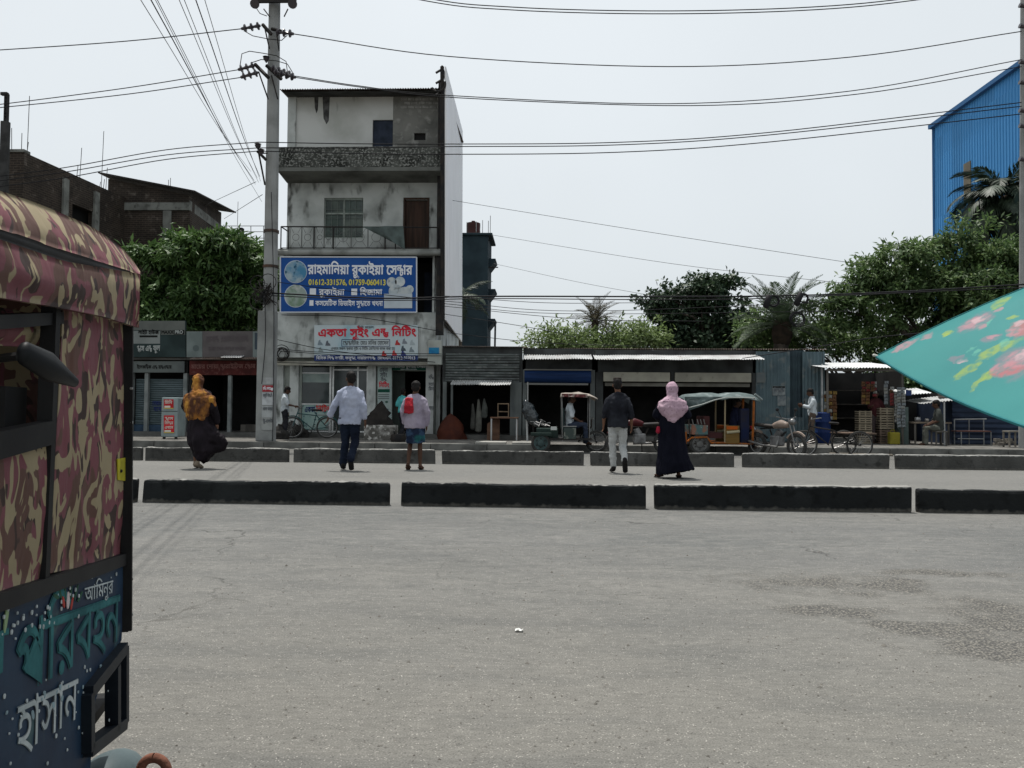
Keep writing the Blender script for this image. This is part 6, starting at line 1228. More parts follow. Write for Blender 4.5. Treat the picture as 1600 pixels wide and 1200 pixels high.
# ------------------------------------------------------------------ motorcycle (used twice, distinct colours)
def motorcycle(label, loc, rz, tank, seatm, extra=None, sc=1.0):
    t = thing('motorcycle', label, 'motorcycle', loc, rz); wheel(t, (-.62, 0, .29), .29, .09, 22, name='rear_wheel'); wheel(t, (.62, 0, .29), .29, .08, 22, name='front_wheel')
    tubes('frame', black, t, [[(-.62, .06, .29), (-.05, .06, .33), (.3, 0, .62)], [(-.62, -.06, .29), (-.05, -.06, .33), (.3, 0, .62)], [(-.5, 0, .68), (.32, 0, .72)], [(-.05, 0, .33), (-.2, 0, .66)]], .02)
    tubes('fork', chrome, t, [[(.62, .06, .29), (.42, .06, .92)], [(.62, -.06, .29), (.42, -.06, .92)]], .02); tubes('handlebar', chrome, t, [[(.30, -.34, .98), (.40, -.1, .93), (.40, .1, .93), (.30, .34, .98)]], .014)
    MB().limb([(-.02, 0, .76), (.16, 0, .80), (.34, 0, .78)], [(.10, .08), (.135, .11), (.08, .07)], hint=(0, 1, 0)).build('fuel_tank', tank, t, world=False, smooth=True)
    MB().limb([(-.66, 0, .78), (-.4, 0, .76), (-.05, 0, .74)], [(.09, .045), (.12, .05), (.10, .05)], hint=(0, 1, 0)).build('seat', seatm, t, world=False, smooth=True)
    eng = MB().bbox(-.12, .18, -.11, .11, .26, .52, .04); eng.tube([(.05, 0, .5), (.12, 0, .64)], [.1, .08], 10); eng.build('engine', M('engine_grey', (.2, .2, .2), (.1, .1, .1), scale=7, rough=.5, metal=.4), t, world=False)
    tubes('exhaust', chrome, t, [[(.15, -.12, .4), (.15, -.14, .25), (-.3, -.15, .27), (-.75, -.16, .36)]], .03, 8)
    MB().torus((.62, 0, .29), .325, .03, 1, 14, 5, -1.0, .8).build('front_mudguard', tank, t, world=False); MB().torus((-.62, 0, .29), .33, .035, 1, 14, 5, -1.5, .5).build('rear_mudguard', tank, t, world=False)
    MB().lathe([(0, .1), (.07, .09), (.085, .03), (.05, -.04), (0, -.05)], (.46, 0, .86), 14, 0).build('headlight', chrome, t, world=False, smooth=True)
    MB().box(-.80, -.76, -.05, .05, .66, .74).build('tail_light', M('tail_red', (.45, .02, .03), rough=.3), t, world=False)
    for s in (-1, 1): tubes('mirror_stem', black, t, [[(.36, s*.22, .95), (.32, s*.3, 1.12)]], .008); MB().ell((.32, s*.32, 1.15), (.012, .06, .04)).build('mirror', black, t, world=False, smooth=True)
    tubes('stand', black, t, [[(-.05, -.08, .3), (-.1, -.25, .0)]], .014)
    return t
p = gz(1000, 706); motorcycle('red motorcycle with luggage rack parked behind the youth and the pink-scarfed woman', (ax(1003, 20.3, 690), 20.6, 0), R(186), M('red_tank', (.055, .01, .012), rough=.3), black)
motorcycle('beige-tanked motorcycle with tall mirrors parked before the corrugated shed', (ax(1213, 19.9, 700), 19.9, 0), R(-58), M('beige_tank', (.26, .205, .17), (.2, .16, .135), scale=4, rough=.35), black)
def bicycle(label, loc, rz, frame, lean=.0):
    t = thing('bicycle', label, 'bicycle', loc, rz); t.rotation_euler = (lean, 0, rz)
    wheel(t, (-.52, 0, .33), .33, .04, 28, name='rear_wheel'); wheel(t, (.52, 0, .33), .33, .04, 28, name='front_wheel')
    tubes('frame', frame, t, [[(-.52, 0, .33), (-.08, 0, .29), (-.2, 0, .78)], [(-.52, 0, .33), (-.18, 0, .72)], [(-.17, 0, .7), (.36, 0, .76)], [(-.08, 0, .29), (.38, 0, .66)], [(.52, 0, .33), (.36, 0, .8), (.34, 0, .9)]], .016)
    tubes('handlebar', chrome, t, [[(.2, -.27, .96), (.36, -.1, .93), (.36, .1, .93), (.2, .27, .96)]], .012); MB().limb([(-.34, 0, .86), (-.2, 0, .87), (-.06, 0, .87)], [(.08, .03), (.07, .03), (.03, .025)], hint=(0, 1, 0)).build('saddle', black, t, world=False, smooth=True)
    MB().torus((-.08, .04, .29), .09, .008, 1, 18, 4).build('chainring', chrome, t, world=False); tubes('pedal', black, t, [[(-.08, .05, .29), (-.02, .07, .14)], [(-.05, .04, .14), (.01, .14, .14)]], .01); tubes('pedal', black, t, [[(-.08, -.05, .29), (-.14, -.07, .44)], [(-.17, -.14, .44), (-.11, -.04, .44)]], .01)
    for s in (-.52, .52): MB().torus((s, 0, .33), .355, .018, 1, 14, 5, -1.5, .9).build('mudguard', frame, t, world=False)
    tubes('carrier', chrome, t, [[(-.2, .06, .72), (-.72, .06, .70)], [(-.2, -.06, .72), (-.72, -.06, .70)], [(-.7, .06, .7), (-.52, .05, .33)], [(-.7, -.06, .7), (-.52, -.05, .33)]], .008)
    return t
bicycle('teal bicycle leaning by the knitting shop window', (ax(484, 24.2, 680), 24.2, PZ), R(200), M('teal_frame', (.03, .09, .09), (.02, .05, .05), scale=4, rough=.4), .12)
# flat-bed tricycle van by the snack shop
tv = thing('tricycle_van', 'dark pedal tricycle van parked before the snack shop', 'tricycle', (ax(1296, 19.9, 700), 19.9, 0), R(184))
wheel(tv, (.62, 0, .33), .33, .045, 28, name='front_wheel')
for dy in (-.42, .42): wheel(tv, (-.55, dy, .33), .33, .045, 28, name='rear_wheel')
tubes('frame', black, tv, [[(.62, 0, .33), (.46, 0, .86)], [(.47, 0, .75), (-.1, 0, .66), (-.55, 0, .36)], [(.47, 0, .66), (.02, 0, .30), (-.1, 0, .66)], [(-.55, -.42, .33), (-.55, .42, .33)]], .02); tubes('handlebar', chrome, tv, [[(.32, -.28, .96), (.45, 0, .92), (.32, .28, .96)]], .013)
MB().limb([(-.2, 0, .83), (-.02, 0, .84)], [(.09, .03), (.04, .03)], hint=(0, 1, 0)).build('saddle', black, tv, world=False, smooth=True)
for k in range(6): MB().box(-.98+k*.135, -.98+k*.135+.12, -.4, .4, .58+.003*(k % 2), .61+.003*(k % 2)).build('deck_plank', M('deck_wood', (.17, .12, .09), (.1, .075, .06), scale=5, stretch=(2, .3, 2)), tv, world=False)
for dy in (-.36, .36): tubes('deck_rail', black, tv, [[(-.98, dy, .56), (-.2, dy, .56)]], .02)
# ================================================================== PEOPLE (one continuous body each; clothes and hair as parts)
_Mb = M
def M(name, col, *a, **k): k.setdefault('spec', .06); return _Mb(name, col, *a, **k)
skin = M('skin_brown', (.16, .085, .055), (.13, .068, .045), scale=6, rough=.55, fine=.05); skin_d = M('skin_dark', (.09, .05, .035), (.075, .042, .03), scale=6, rough=.55, fine=.05)
hair_m = M('black_hair', (.012, .011, .011), (.02, .018, .017), scale=20, rough=.6)
def fuse(mb, name, mat, parent, voxel, smooth=4, fold=0.0, fs=7.0, seed=0.0, squash=(1, 1, 1)):
    """weld overlapping shapes into one skin; optional cloth folds"""
    me = mb.mesh('tmp'); o = bpy.data.objects.new('tmp', me); COL.objects.link(o)
    r = o.modifiers.new('r', 'REMESH'); r.mode = 'VOXEL'; r.voxel_size = voxel; r.adaptivity = 0
    if smooth: s = o.modifiers.new('s', 'SMOOTH'); s.factor = .5; s.iterations = smooth
    dg = bpy.context.evaluated_depsgraph_get(); out = bpy.data.meshes.new_from_object(o.evaluated_get(dg)); bpy.data.objects.remove(o); bpy.data.meshes.remove(me); out.name = name
    n = len(out.vertices)
    if fold and n:
        co = np.empty(3*n); out.vertices.foreach_get('co', co); co = co.reshape(-1, 3); no = np.empty(3*n); out.vertices.foreach_get('normal', no); no = no.reshape(-1, 3)
        d = np.array([noise.noise(Vector((p[0]*fs*squash[0]+seed, p[1]*fs*squash[1], p[2]*fs*squash[2])))+.5*noise.noise(Vector((p[0]*fs*2.3*squash[0], p[1]*fs*2.3*squash[1]+seed, p[2]*fs*2.1*squash[2]))) for p in co])
        co += no*(d*fold)[:, None]; out.vertices.foreach_set('co', co.ravel())
    out.materials.clear(); out.materials.append(mat); out.polygons.foreach_set('use_smooth', [True]*len(out.polygons)); out.update()
    return link(bpy.data.objects.new(name, out), parent)
V = lambda *a: np.array(a, float)
def hand(mb, wrist, d, side, curl=.5, s=1.0):
    """palm, four fingers, thumb; d = direction of the forearm"""
    d = V(*d); d /= np.linalg.norm(d); lat = np.cross(d, V(side, 0, 0)); lat = lat/max(np.linalg.norm(lat), 1e-6) if np.linalg.norm(lat) > .05 else V(0, 1, 0); pn = np.cross(d, lat)
    mb.limb([wrist, wrist+d*.05*s, wrist+d*.088*s], [(.027*s, .021*s), (.040*s, .018*s), (.039*s, .015*s)], 10, hint=lat)
    for k, l in enumerate((.066, .077, .073, .056)):
        b = wrist+d*.085*s+lat*(.030-.02*k)*s; m = b+d*l*.5*s+pn*curl*.012*s*side; e = m+(d*(1-curl*.5)+pn*curl*side*.8)*l*.5*s
        mb.limb([b, m, e], [.0095*s, .0088*s, .0078*s], 8)
    b = wrist+d*.025*s+lat*.030*s; mb.limb([b, b+(d*.6+lat*.7)*.035*s, b+(d*1.1+lat*.75)*.062*s], [.012*s, .0105*s, .009*s], 8)
def head(mb, c, yaw=0.0, tilt=0.0, s=1.0):
    """skull, jaw, nose, ears; faces +Y before yaw"""
    Rm = Matrix.Rotation(yaw, 3, 'Z') @ Matrix.Rotation(tilt, 3, 'X'); q = lambda x, y, z: V(*c)+np.array(Rm @ Vector((x*s, y*s, z*s)))
    mb.ell(q(0, -.012, .03), (.080*s, .098*s, .096*s), rot=Rm); mb.ell(q(0, .022, -.045), (.058*s, .068*s, .07*s), rot=Rm)
    mb.limb([q(0, .085, .02), q(0, .108, -.018)], [.011*s, .017*s], 8)
    for k in (-1, 1): mb.ell(q(k*.078, -.005, -.005), (.012*s, .024*s, .034*s), rot=Rm)
    mb.limb([q(-.022, .083, -.062), q(.022, .083, -.062)], [.010*s, .010*s], 6)
    return q, Rm
def hair(parent, c, yaw=0.0, tilt=0.0, s=1.0, mat=None, vox=.011):
    Rm = Matrix.Rotation(yaw, 3, 'Z') @ Matrix.Rotation(tilt, 3, 'X'); q = lambda x, y, z: V(*c)+np.array(Rm @ Vector((x*s, y*s, z*s))); mb = MB()
    mb.ell(q(0, -.022, .055), (.089*s, .104*s, .088*s), rot=Rm); mb.ell(q(0, -.06, .0), (.080*s, .062*s, .085*s), rot=Rm)
    return fuse(mb, 'hair', mat or hair_m, parent, vox, 2, .008, 22, c[0])
def eyes(parent, q, s=1.0):
    for k in (-1, 1): MB().ell(q(k*.031, .078, .018), (.012*s, .009*s, .008*s), 8, 6).build('eye', M('eye_dark', (.03, .02, .02), rough=.2), parent, world=False, smooth=True)
def human(parent, J, sk, s=1.0, vox=.010, yaw=0.0, tilt=0.0, arms=True, legs=True, shoes=None, curl=.5):
    """J: joints; one continuous body"""
    mb = MB(); q, Rm = head(mb, J['head'], yaw, tilt, s)
    mb.limb([J['neck'], V(*J['head'])+V(0, -.02, -.05)*s], [(.056*s, .058*s), (.052*s, .056*s)], hint=(1, 0, 0))
    mb.limb([J['pelvis'], J['waist'], J['chest'], J['neck']], [(.135*s, .09*s), (.125*s, .085*s), (.145*s, .092*s), (.06*s, .055*s)], 16, hint=(1, 0, 0))
    for k, sd in (('L', -1), ('R', 1)):
        sh, el, wr = (V(*J[n+k]) for n in ('sh', 'el', 'wr')); hp, kn, an, to = (V(*J[n+k]) for n in ('hip', 'kn', 'an', 'to'))
        mb.limb([V(*J['chest'])*.55+sh*.45+V(0, 0, .01), sh, sh*.5+el*.5, el], [.052*s, .050*s, .042*s, .036*s]); mb.limb([el, el*.6+wr*.4, wr], [.039*s, .037*s, .025*s]); hand(mb, wr, wr-el, sd, curl, s)
        mb.limb([hp, hp*.5+kn*.5, kn], [.072*s, .062*s, .046*s]); mb.limb([kn, kn*.65+an*.35+V(0, -.012, 0), an], [.046*s, .048*s, .032*s])
        f = to-an; mb.limb([an-f*.18+V(0, 0, -.02*s), an*.5+to*.5-V(0, 0, .022*s), to-V(0, 0, .012*s)], [(.034*s, .034*s), (.040*s, .030*s), (.040*s, .018*s)], hint=(1, 0, 0))
    body = fuse(mb, 'body', sk, parent, vox, 2); eyes(parent, q, s); return q
def footwear(parent, J, mat, s=1.0, name='shoe', sole=True, vox=.010, fat=1.0):
    for k in 'LR':
        an, to = V(*J['an'+k]), V(*J['to'+k]); f = to-an; mb = MB()
        if name == 'shoe':
            mb.limb([an-f*.22+V(0, 0, -.022*s), an*.5+to*.5-V(0, 0, .02*s), to-V(0, 0, .012*s)+f*.08], [(.044*s*fat, .045*s), (.050*s*fat, .04*s), (.048*s*fat, .026*s)], hint=(1, 0, 0)); mb.limb([an+V(0, 0, .03), an-V(0, 0, .03)], [.046*s*fat, .048*s*fat])
        else:
            d = np.cross(f/np.linalg.norm(f), V(1, 0, 0)); d = d/np.linalg.norm(d); d = d if d[2] < 0 else -d
            mb.limb([an-f*.3+d*.062*s, an*.5+to*.5+d*.058*s, to+f*.14+d*.04*s], [(.042*s, .013*s), (.048*s, .013*s), (.046*s, .012*s)], hint=(1, 0, 0)); mb.limb([an*.45+to*.55+V(-.05, 0, -.03)*s, an*.4+to*.6+V(0, 0, .022)*s, an*.45+to*.55+V(.05, 0, -.03)*s], [.014*s]*3)
        fuse(mb, name, mat, parent, vox, 2)
def legs_of(J, k): return [V(*J[n+k]) for n in ('hip', 'kn', 'an')]
def trousers(parent, J, mat, s=1.0, vox=.013, r=(.105, .088, .075, .066, .068), end=0.0, fold=.015, seed=0, knee_only=False):
    mb = MB(); mb.limb([V(*J['pelvis'])+V(0, 0, .03)*s, J['pelvis'], V(*J['pelvis'])+V(0, 0, -.07)*s], [(.145*s, .10*s), (.16*s, .118*s), (.155*s, .112*s)], 16, hint=(1, 0, 0))
    for k in 'LR':
        hp, kn, an = legs_of(J, k); e = an+(kn-an)*end/np.linalg.norm(kn-an)
        mb.limb([hp, hp*.5+kn*.5, kn, kn*.45+e*.55, e], [x*s for x in r])
    return fuse(mb, 'trousers', mat, parent, vox, 3, fold, 9, seed, (1, 1, 1.4))
def shirt(parent, J, mat, s=1.0, vox=.013, hem=.80, sleeve=1.0, loose=1.0, fold=.019, seed=0, name='shirt', collar=True, hemr=(.185, .135)):
    ch, wa = V(*J['chest']), V(*J['waist']); pe = V(*J['pelvis']); mb = MB(); h = V(pe[0], pe[1]-.005, hem)
    mb.limb([V(*J['neck'])+V(0, -.012, -.03)*s, ch+V(0, 0, .085)*s, ch+V(0, 0, .03)*s, ch-V(0, 0, .05)*s, wa, pe, h], [(.075*s, .07*s), (.125*s, .092*s), (.165*s, .108*s), (.182*s*loose, .124*s*loose), (.170*s*loose, .122*s*loose), (.182*s*loose, .132*s*loose), (hemr[0]*s*loose, hemr[1]*s*loose)], 20, hint=(1, 0, 0), flat=True)
    for k in 'LR':
        sh, el, wr = (V(*J[n+k]) for n in ('sh', 'el', 'wr')); e = el+(wr-el)*max(0, sleeve-1) if sleeve > 1 else sh+(el-sh)*sleeve
        pts = [ch*.5+sh*.5+V(0, 0, .012)*s, sh, sh*.5+el*.5, el, e] if sleeve > 1 else [ch*.5+sh*.5+V(0, 0, .012)*s, sh, sh*.5+e*.5, e]
        rr_ = [.066, .066, .062, .056, .050] if sleeve > 1 else [.066, .066, .068, .064]
        mb.limb(pts, [x*s*loose for x in rr_])
    for k_ in 'LR': mb.limb([V(*J['neck'])+V(0, -.012, -.02)*s, V(*J['neck'])*.5+V(*J['sh'+k_])*.5+V(0, 0, .005), J['sh'+k_]], [.058*s, .062*s, .06*s])
    if collar: mb.torus(V(*J['neck'])+V(0, -.005, .0), .062*s, .018*s, 2, 18, 8)
    return fuse(mb, name, mat, parent, vox, 2, fold, 9, seed, (1.3, 1, .9))
def stand(**kw):
    J = dict(head=(0, .03, 1.60), neck=(0, -.005, 1.46), chest=(0, -.01, 1.32), waist=(0, 0, 1.10), pelvis=(0, -.01, .95),
             shL=(-.172, -.01, 1.335), elL=(-.225, -.03, 1.12), wrL=(-.235, .05, .88), shR=(.172, -.01, 1.335), elR=(.225, -.03, 1.12), wrR=(.235, .05, .88),
             hipL=(-.09, -.005, .92), knL=(-.095, .03, .50), anL=(-.095, -.02, .09), toL=(-.11, .13, .04), hipR=(.09, -.005, .92), knR=(.095, .03, .50), anR=(.095, -.02, .09), toR=(.11, .13, .04))
    J.update(kw); return J
def scaled(J, k): return {n: tuple(np.array(v)*k) for n, v in J.items()}
def person(label, px, py, h, J, rz=0.0, z=0.0, Y=None):
    """J is drawn 1.72 m tall; scaled to height h; feet at the photo pixel on the ground"""
    p = gz(px, py, z) if Y is None else np.array([ax(px, Y, 690), Y, z]); t = thing('person', label, 'person', (p[0], p[1], z), rz); k = h/1.72; return t, scaled(J, k), k
# --- man in pale shirt and jeans, walking away, left arm swung out
J = stand(head=(-.005, .03, 1.60), elL=(-.27, -.05, 1.13), wrL=(-.37, -.02, .93), elR=(.24, -.06, 1.12), wrR=(.265, -.02, .88), knL=(-.10, .07, .52), anL=(-.125, .05, .10), toL=(-.16, .20, .045), knR=(.085, .02, .51), anR=(.09, -.30, .22), toR=(.10, -.27, .07))
t, j, k = person('man in pale blue-white shirt and dark jeans walking away', 546, 735, 1.74, J)
human(t, j, skin_d, k, yaw=.45); hair(t, j['head'], .45, 0, k)
trousers(t, j, M('dark_denim', (.008, .011, .021), (.013, .019, .034), scale=3, lo=.4, hi=.65, rough=.85), k, seed=3)
shirt(t, j, M('pale_blue_shirt', (.38, .41, .51), (.32, .35, .45), scale=4, rough=.8), k, hem=.80*k, sleeve=1.8, loose=1.10, seed=5); footwear(t, j, M('black_shoe', (.015, .014, .014), rough=.5), k)
# --- man in faded lilac shirt, shorts tucked lungi, red cloth on the shoulder
J = stand(head=(.01, .05, 1.59), neck=(0, .01, 1.45), elL=(-.235, -.06, 1.12), wrL=(-.20, .06, .90), elR=(.25, -.06, 1.13), wrR=(.23, .03, .86), knL=(-.095, .10, .50), anL=(-.10, -.10, .13), toL=(-.11, .0, .04), knR=(.10, .06, .50), anR=(.115, .02, .09), toR=(.13, .16, .04))
t, j, k = person('man in lilac shirt with a red cloth over his left shoulder', 647, 734, 1.60, J)
human(t, j, skin_d, k, tilt=-.12); hair(t, j['head'], 0, -.12, k)
shirt(t, j, M('lilac_shirt', (.30, .265, .32), (.24, .21, .27), scale=4, rough=.85), k, hem=.80*k, sleeve=1.9, loose=1.08, seed=9)
mb = MB(); mb.limb([V(*j['pelvis'])+V(0, 0, -.01), V(*j['pelvis'])+V(0, 0, -.03), V(*j['pelvis'])+V(.01, .02, -.22), V(*j['pelvis'])+V(.02, .04, -.40)], [(.17*k, .12*k), (.165*k, .12*k), (.185*k, .14*k), (.19*k, .14*k)], 18, hint=(1, 0, 0), flat=True); fuse(mb, 'lungi', M('blue_check_lungi', (.03, .055, .10), (.014, .022, .045), scale=9, lo=.45, hi=.55, col3=(.02, .14, .13), scale3=4), t, .013, 3, .015, 9, 2, (1, 1, 1.3))
footwear(t, j, M('brown_sandal', (.07, .04, .03), rough=.7), k, 'sandal')
rc = MB(); sh = V(*j['shL']); rc.limb([sh+V(.07, .10, -.10), sh+V(.075, .03, .055), sh+V(.07, -.09, .03), sh+V(.075, -.135, -.10), sh+V(.075, -.14, -.21)], [(.055, .02), (.065, .026), (.075, .03), (.085, .028), (.095, .02)], 14, hint=(1, 0, 0))
c_ = fuse(rc, 'shoulder_cloth', M('red_cloth', (.40, .028, .04), (.28, .02, .03), scale=6), t, .010, 2, .014, 16, 4)
# --- youth in black shirt and white trousers
J = stand(head=(-.01, .04, 1.61), elL=(-.245, -.03, 1.12), wrL=(-.255, .06, .89), elR=(.24, -.05, 1.12), wrR=(.25, .02, .87), knL=(-.09, .05, .51), anL=(-.075, .03, .10), toL=(-.09, .18, .045), knR=(.09, .03, .51), anR=(.105, -.26, .23), toR=(.115, -.25, .07))
t, j, k = person('youth in black shirt and white trousers walking away', 965, 739, 1.65, J)
human(t, j, skin, k); hair(t, j['head'], 0, 0, k); MB().lathe([(.074*k, 0), (.078*k, .03*k), (.074*k, .055*k), (0, .062*k)], tuple(V(*j['head'])+V(0, -.015, .085)*k), 18).build('skull_cap', M('cap_dark', (.03, .024, .022), (.02, .016, .015), scale=9), t, world=False, smooth=True)
trousers(t, j, M('white_trousers', (.42, .43, .42), (.34, .35, .345), scale=4), k, r=(.098, .084, .07, .062, .06), seed=13, end=.02); shirt(t, j, M('black_shirt', (.014, .015, .02), (.022, .024, .03), scale=5, rough=.75), k, hem=.83*k, sleeve=1.35, loose=1.04, seed=14); footwear(t, j, M('black_shoe', (.015, .014, .014)), k)
# --- gowns and scarves
def gown(parent, stations, mat, sleeves, k, vox=.015, fold=.022, seed=0, name='gown', squash=(2.2, 2.2, .35)):
    mb = MB(); mb.limb([s[0] for s in stations], [s[1] for s in stations], 24, hint=(1, 0, 0), flat=True)
    for pts, rr_ in sleeves: mb.limb(pts, rr_)
    return fuse(mb, name, mat, parent, vox, 3, fold, 7, seed, squash)
J = stand(head=(0, .04, 1.585), elL=(-.27, .02, 1.14), wrL=(-.17, .20, 1.05), elR=(.27, .0, 1.13), wrR=(.18, .2, 1.04), knL=(-.10, .10, .5), anL=(-.21, -.06, .10), toL=(-.28, .07, .06), knR=(.10, .08, .5), anR=(.12, .02, .09), toR=(.15, .16, .04))
t, j, k = person('woman in navy gown and pink flowered headscarf seen from behind', 1050, 747, 1.56, J)
human(t, j, skin, k)
nv_ = M('navy_gown_cloth', (.004, .0045, .009), (.007, .0075, .014), scale=3, rough=.85)
S = lambda x, y, z, a, b: (V(x, y, z)*k, (a*k, b*k))
gown(t, [S(0, -.01, 1.41, .12, .09), S(0, -.01, 1.34, .20, .13), S(0, 0, 1.15, .215, .15), S(0, 0, .95, .23, .17), S(0, .01, .7, .25, .19), S(.01, .01, .42, .27, .22), S(.04, 0, .22, .33, .25), S(.06, -.01, .10, .35, .26)], nv_, [([V(-.13, 0, 1.37)*k, j['shL'], j['elL'], V(*j['wrL'])*.85+V(*j['elL'])*.15], [.08*k, .08*k, .09*k, .08*k]), ([V(.13, 0, 1.37)*k, j['shR'], j['elR'], V(*j['wrR'])*.85+V(*j['elR'])*.15], [.08*k, .08*k, .09*k, .08*k])], k, seed=3)
footwear(t, j, M('dark_sandal', (.03, .022, .02)), k, 'sandal')
def scarf(parent, j, mat, k, pts, tail=None, vox=.011, fold=.016, seed=0, name='headscarf'):
    h = V(*j['head']); mb = MB(); mb.ell(h+V(0, -.03, .035)*k, (.105*k, .118*k, .125*k)); mb.limb([h+V(0, -.04, .0)*k, h+V(0, -.045, -.10)*k, h+V(0, -.05, -.17)*k], [(.10*k, .105*k), (.098*k, .10*k), (.13*k, .11*k)], 18, hint=(1, 0, 0))
    for P_, R_ in pts: mb.limb(P_, R_, 18, hint=(1, 0, 0))
    return fuse(mb, name, mat, parent, vox, 3, fold, 9, seed, (1.2, 1, 1.2))
pink = M('pink_flowered_cloth', (.47, .33, .39), (.38, .26, .32), scale=4, lo=.4, hi=.6, col3=(.16, .09, .13), scale3=26, lo3=.62, hi3=.66, rough=.8)
scarf(t, j, pink, k, [([V(0, -.03, 1.47)*k, V(0, -.03, 1.38)*k, V(0, -.045, 1.25)*k, V(-.01, -.06, 1.13)*k, V(-.01, -.08, 1.03)*k, V(-.005, -.095, .96)*k], [(.11*k, .11*k), (.25*k, .165*k), (.285*k, .185*k), (.20*k, .15*k), (.10*k, .10*k), (.03*k, .05*k)]), ([V(.1, -.02, 1.36)*k, V(.23, -.02, 1.25)*k, V(.27, -.03, 1.14)*k], [.08*k, .075*k, .03*k]), ([V(-.1, -.02, 1.36)*k, V(-.22, .0, 1.24)*k, V(-.25, .02, 1.18)*k], [.08*k, .07*k, .04*k])], seed=6)
rb = MB().limb([V(-.25, -.02, .90)*k, V(-.255, -.03, .84)*k], [(.035, .05), (.04, .05)], hint=(1, 0, 0)); fuse(rb, 'shoulder_bag', M('bag_red', (.26, .015, .035), rough=.5), t, .012, 2)
J = stand(head=(-.04, .05, 1.59), neck=(-.02, .0, 1.45), elL=(-.27, .02, 1.15), wrL=(-.2, .17, 1.03), elR=(.27, -.02, 1.12), wrR=(.31, .06, .86), knL=(-.07, .06, .5), anL=(-.07, .06, .09), toL=(-.09, .20, .04), knR=(.05, .0, .5), anR=(.045, -.12, .10), toR=(.06, .02, .04))
t, j, k = person('woman in billowing black gown with orange and brown scarf', 309, 732, 1.66, J)
human(t, j, skin, k); blk = M('black_gown_cloth', (.010, .008, .010), (.018, .014, .018), scale=3, rough=.7)
gown(t, [S(0, -.01, 1.41, .12, .09), S(0, -.01, 1.33, .195, .13), S(-.01, 0, 1.12, .19, .14), S(0, 0, .95, .205, .16), S(.03, .0, .72, .24, .18), S(.09, -.02, .50, .27, .2), S(.11, -.03, .34, .23, .19), S(.06, -.02, .24, .18, .15), S(.02, -.02, .19, .14, .13)], blk,
     [([V(-.13, 0, 1.37)*k, j['shL'], j['elL'], V(*j['wrL'])], [.085*k, .085*k, .09*k, .07*k]), ([V(.13, 0, 1.37)*k, j['shR'], j['elR'], V(*j['wrR'])*.9+V(*j['elR'])*.1], [.085*k, .08*k, .085*k, .07*k]),
      ([V(.12, 0, .78)*k, V(.28, -.06, .60)*k, V(.43, -.09, .54)*k, V(.54, -.11, .47)*k], [(.16*k, .15*k), (.15*k, .14*k), (.12*k, .10*k), (.07*k, .05*k)]), ([V(.1, -.02, .5)*k, V(.29, -.05, .38)*k, V(.46, -.08, .41)*k], [.16*k, .12*k, .09*k])], k, seed=8, fold=.03, squash=(1.8, 1.8, .6))
footwear(t, j, M('beige_shoe', (.20, .16, .12), rough=.6), k, fat=.9)
orange_c = M('orange_brown_scarf', (.26, .11, .027), (.07, .032, .02), scale=6, lo=.40, hi=.55, col3=(.40, .20, .04), scale3=8, lo3=.55, hi3=.65, stretch=(1, 1, .45), rough=.75)
scarf(t, j, orange_c, k, [([V(-.02, -.03, 1.46)*k, V(0, -.03, 1.37)*k, V(0, -.05, 1.24)*k, V(0, -.06, 1.10)*k, V(-.01, -.06, 1.0)*k], [(.11*k, .11*k), (.245*k, .165*k), (.27*k, .185*k), (.245*k, .175*k), (.22*k, .15*k)]), ([V(.1, -.02, 1.37)*k, V(.25, -.04, 1.27)*k, V(.31, -.05, 1.17)*k], [.09*k, .08*k, .04*k]), ([V(-.15, 0, 1.25)*k, V(-.25, .05, 1.18)*k, V(-.27, .05, 1.05)*k], [.06*k, .05*k, .02*k])], seed=16, fold=.024)
# ------------------------------------------------------------------ people at the shops (smaller, simpler cloth)
def simple(label, px, h, J, Y, z, rz, sk, shirt_m, trs_m, yaw=0, tilt=0, sleeve=.9, hem=.88, vox=.014, feet=True, curl=.5, capm=None):
    t, j, k = person(label, px, 690, h, J, rz, z, Y); human(t, j, sk, k, vox, yaw, tilt, curl=curl); hair(t, j['head'], yaw, tilt, k, vox=.013); trousers(t, j, trs_m, k, .016); shirt(t, j, shirt_m, k, .016, hem=hem*k, sleeve=sleeve, seed=px % 7)
    if feet: footwear(t, j, M('dark_sandal', (.03, .022, .02)), k, 'sandal', vox=.014)
    return t, j, k
wsh = M('white_shirt', (.50, .54, .56), (.42, .46, .49), scale=4); dkt = M('dark_trousers', (.016, .017, .022), (.025, .026, .03), scale=4)
simple('man in white shirt standing by the wall beside the teal bicycle', 444.5, 1.56, stand(elR=(.2, .1, 1.12), wrR=(.12, .3, 1.08), head=(0, .07, 1.58)), 23.4, PZ, R(-75), skin_d, wsh, dkt, tilt=-.35)
t, j, k = simple('person in turquoise shirt stepping in at the dark stair doorway', 628.5, 1.55, stand(knL=(-.09, .1, .52), anL=(-.1, .16, .1), toL=(-.1, .3, .05), knR=(.09, .0, .5), anR=(.1, -.2, .13), toR=(.1, -.08, .05)), 24.6, PZ, R(-30), skin_d, M('turquoise_shirt', (.10, .42, .42), (.07, .33, .34), scale=4), dkt)
simple('man in white shirt looking at his phone before the corrugated shed', 1269, 1.62, stand(elL=(-.2, .1, 1.13), wrL=(-.1, .3, 1.2), elR=(.2, .08, 1.12), wrR=(.08, .30, 1.18), head=(0, .06, 1.59)), 23.9, PZ, R(80), skin_d, wsh, M('brown_trousers', (.10, .075, .06), (.07, .055, .045), scale=4), tilt=-.3, sleeve=1.7)
pp = at(1256, 640, 23.9)
solo(MB().bbox(pp[0]-.005, pp[0]+.01, 23.83, 23.9, 1.30, 1.44, .004), 'phone', black, 'dark phone held up by the man in white before the shed', 'phone', (pp[0], 23.87, 1.30))
